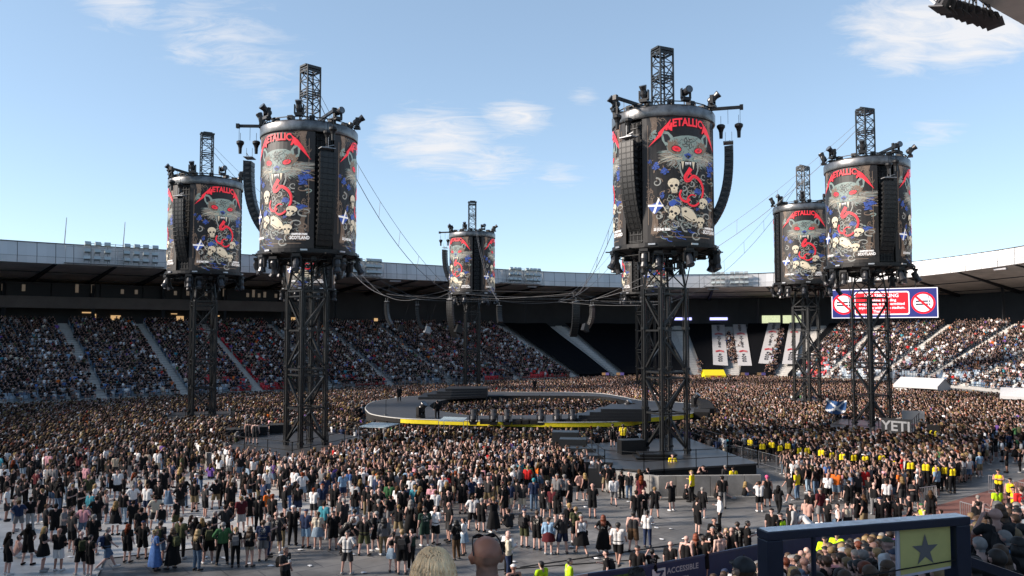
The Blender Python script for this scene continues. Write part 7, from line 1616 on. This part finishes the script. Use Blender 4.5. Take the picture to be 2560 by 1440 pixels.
# ================================================================ LABELS
LM = [(1216, 1350, 'the bald foreground head'), (1084, 1380, 'the blond foreground head'), (1860, 1400, 'the foreground cap'), (1650, 1420, 'the toilets hoarding'), (1648, 1218, 'the left end of the long grey wall'), (1905, 1218, 'the right end of the long grey wall'), (1780, 1230, 'the middle of the long grey wall'),
      (515, 1150, 'the small grey wall on the left'), (745, 1140, 'the near left platform'), (1560, 1165, 'the near right stairs'), (30, 1400, 'the bottom left corner'), (30, 1250, 'the left edge'), (260, 1400, 'the pale matting corner'), (500, 1370, 'the pale matting edge'), (700, 1330, 'the dark floor edge'), (1910, 1330, 'the left post of the steel frame'),
      (2390, 1330, 'the right post of the steel frame'), (2305, 1365, 'the star sign'), (2530, 1360, 'the blue T-shirt'), (2420, 1270, 'the silver barriers'), (2090, 1100, 'the yellow steward line'), (2240, 1075, 'the white-lettered banner'), (387, 1360, 'the blue patterned dress'), (868, 1380, 'the white printed T-shirt'), (1548, 1360, 'the walking white T-shirt'), (2175, 1230, 'the red outfit'),
      (1505, 1340, 'the red-haired long dress'), (935, 1080, 'the pale canopy'), (2550, 1230, 'the right edge')]
PW_ = {'stand': 'standing', 'wide': 'standing feet apart', 'cup': 'one arm raised', 'cross': 'arms folded', 'phone': 'hands at face', 'armsup': 'arms up', 'walk': 'walking', 'seated': 'seated', 'ground': 'sitting on floor', 'bend': 'bending'}
TPN = {'tshirt': 'T-shirt', 'longsleeve': 'long sleeves', 'vest': 'sleeveless top', 'bandeau': 'strapless top', None: 'no shirt'}
BTN = {'shorts': 'shorts', 'shortshorts': 'short shorts', 'trousers': 'trousers', 'skirt': 'skirt', 'longskirt': 'long skirt', 'kneeskirt': 'skirt'}
def hairn(h): return {'bald': 'bald', 'cap': f'{h[1]}-capped', 'short_hair': f'{h[1]}-haired', 'long_hair': f'long {h[1]}-haired', 'tied_hair': f'tied {h[1]}-haired'}[h[0]]
seen = {}; items = []
for d in PEOPLE:
    o = d['o']
    if d['desc']:
        tag(o, d['desc'].replace('person: ', ''), 'person', d['grp']); continue
    px, py = proj(o.location.x, o.location.y, o.location.z + 1.2); l = sorted(LM, key=lambda q: (q[0] - px) ** 2 + ((q[1] - py) * 1.6) ** 2); d['px'], d['py'] = px, py
    L1 = l[0]; dx, dy = px - L1[0], py - L1[1]; rel = ('right of' if dx > 0 else 'left of') if abs(dx) > abs(dy) * 1.3 else ('behind' if dy < 0 else 'in front of'); d['rel'] = f'{rel} {L1[2]}'
    tp = f"{d['top'][1]} {TPN[d['top'][0]]}" if d['top'][0] else 'no shirt'
    d['a'] = f"{hairn(d['hair'])} person"; d['b'] = tp; d['c'] = f"{d['bot'][1]} {BTN[d['bot'][0]]}" if d['ps'] != 'seated' else 'seated'; d['key'] = (d['a'], d['b'], d['c'], d['rel']); items.append(d)
grp_ = {}
for d in items: grp_.setdefault(d['key'], []).append(d)
for k, l in grp_.items():
    l.sort(key=lambda d: d['px'])
    for j, d in enumerate(l):
        pre = '' if len(l) == 1 else (['left', 'right'][j] + ' ' if len(l) == 2 else ['leftmost', 'second', 'third', 'fourth', 'fifth', 'sixth', 'seventh', 'eighth', 'ninth'][min(j, 8)] + ' ')
        lb = f"{pre}{d['a']}, {d['b']}, {d['c']}, {d['rel']}"
        if len(lb.split()) > 16: lb = f"{pre}{d['a']}, {d['b']}, {d['rel']}"
        if len(lb.split()) > 16: lb = f"{pre}{d['a']}, {d['rel']}"; print('SHORT', lb)
        tag(d['o'], lb, 'person', d['grp'])
for c_, o in CUPS:
    c_.name = 'plastic_cup'; tag(c_, ' '.join(('cup held by ' + o['label'].replace(' person', '')).split()[:16]), 'cup', 'white plastic cups held by people')
# litter on the open floor
rl = random.Random(6); LIT = []; LS = [(1500, 1345), (1630, 1310), (1675, 1323), (1272, 1338), (1428, 1368), (1255, 1342), (775, 1415), (750, 1375), (430, 1300), (495, 1293), (910, 1432), (1570, 1255), (480, 1260), (80, 1308), (1640, 1320), (720, 1290), (400, 1230), (560, 1395), (1285, 1405), (145, 1195)]
for _ in range(34): x_, y_ = rl.uniform(0, 1880), rl.uniform(1265, 1425); LS.append((x_, y_))
for k, (x, y) in enumerate(LS):
    p = P(x, y, .03); m = MB(); a = rl.uniform(0, 6); v = [(.14 * math.cos(t + a) * rl.uniform(.6, 1.2), .11 * math.sin(t + a) * rl.uniform(.6, 1.2), rl.uniform(0, .05)) for t in np.linspace(0, 5.6, 7)]; m.add(v + [(0, 0, .06)], [(i, (i + 1) % 7, 7) for i in range(7)])
    o = m.build('litter_scrap', M_white); o.location = p; l = min(LM, key=lambda q: (q[0] - x) ** 2 + (q[1] - y) ** 2); LIT.append((l[2], x, y, o))
LIT.sort(key=lambda q: (q[0], q[1]))
for k, (a_, x, y, o) in enumerate(LIT):
    sm2 = [q for q in LIT if q[0] == a_]; j = sm2.index((a_, x, y, o)); w_ = '' if len(sm2) == 1 else (['leftmost', 'second', 'third', 'fourth', 'fifth', 'sixth', 'seventh', 'eighth', 'ninth', 'tenth'][min(j, 9)]) + ' '
    tag(o, f'{w_}white litter scrap on the floor near {a_}', 'litter', 'white litter scattered on the open floor')
for o in bpy.data.objects:
    if o.get('label') and not 4 <= len(o['label'].split()) <= 16: print('LEN', o.name, o['label'])
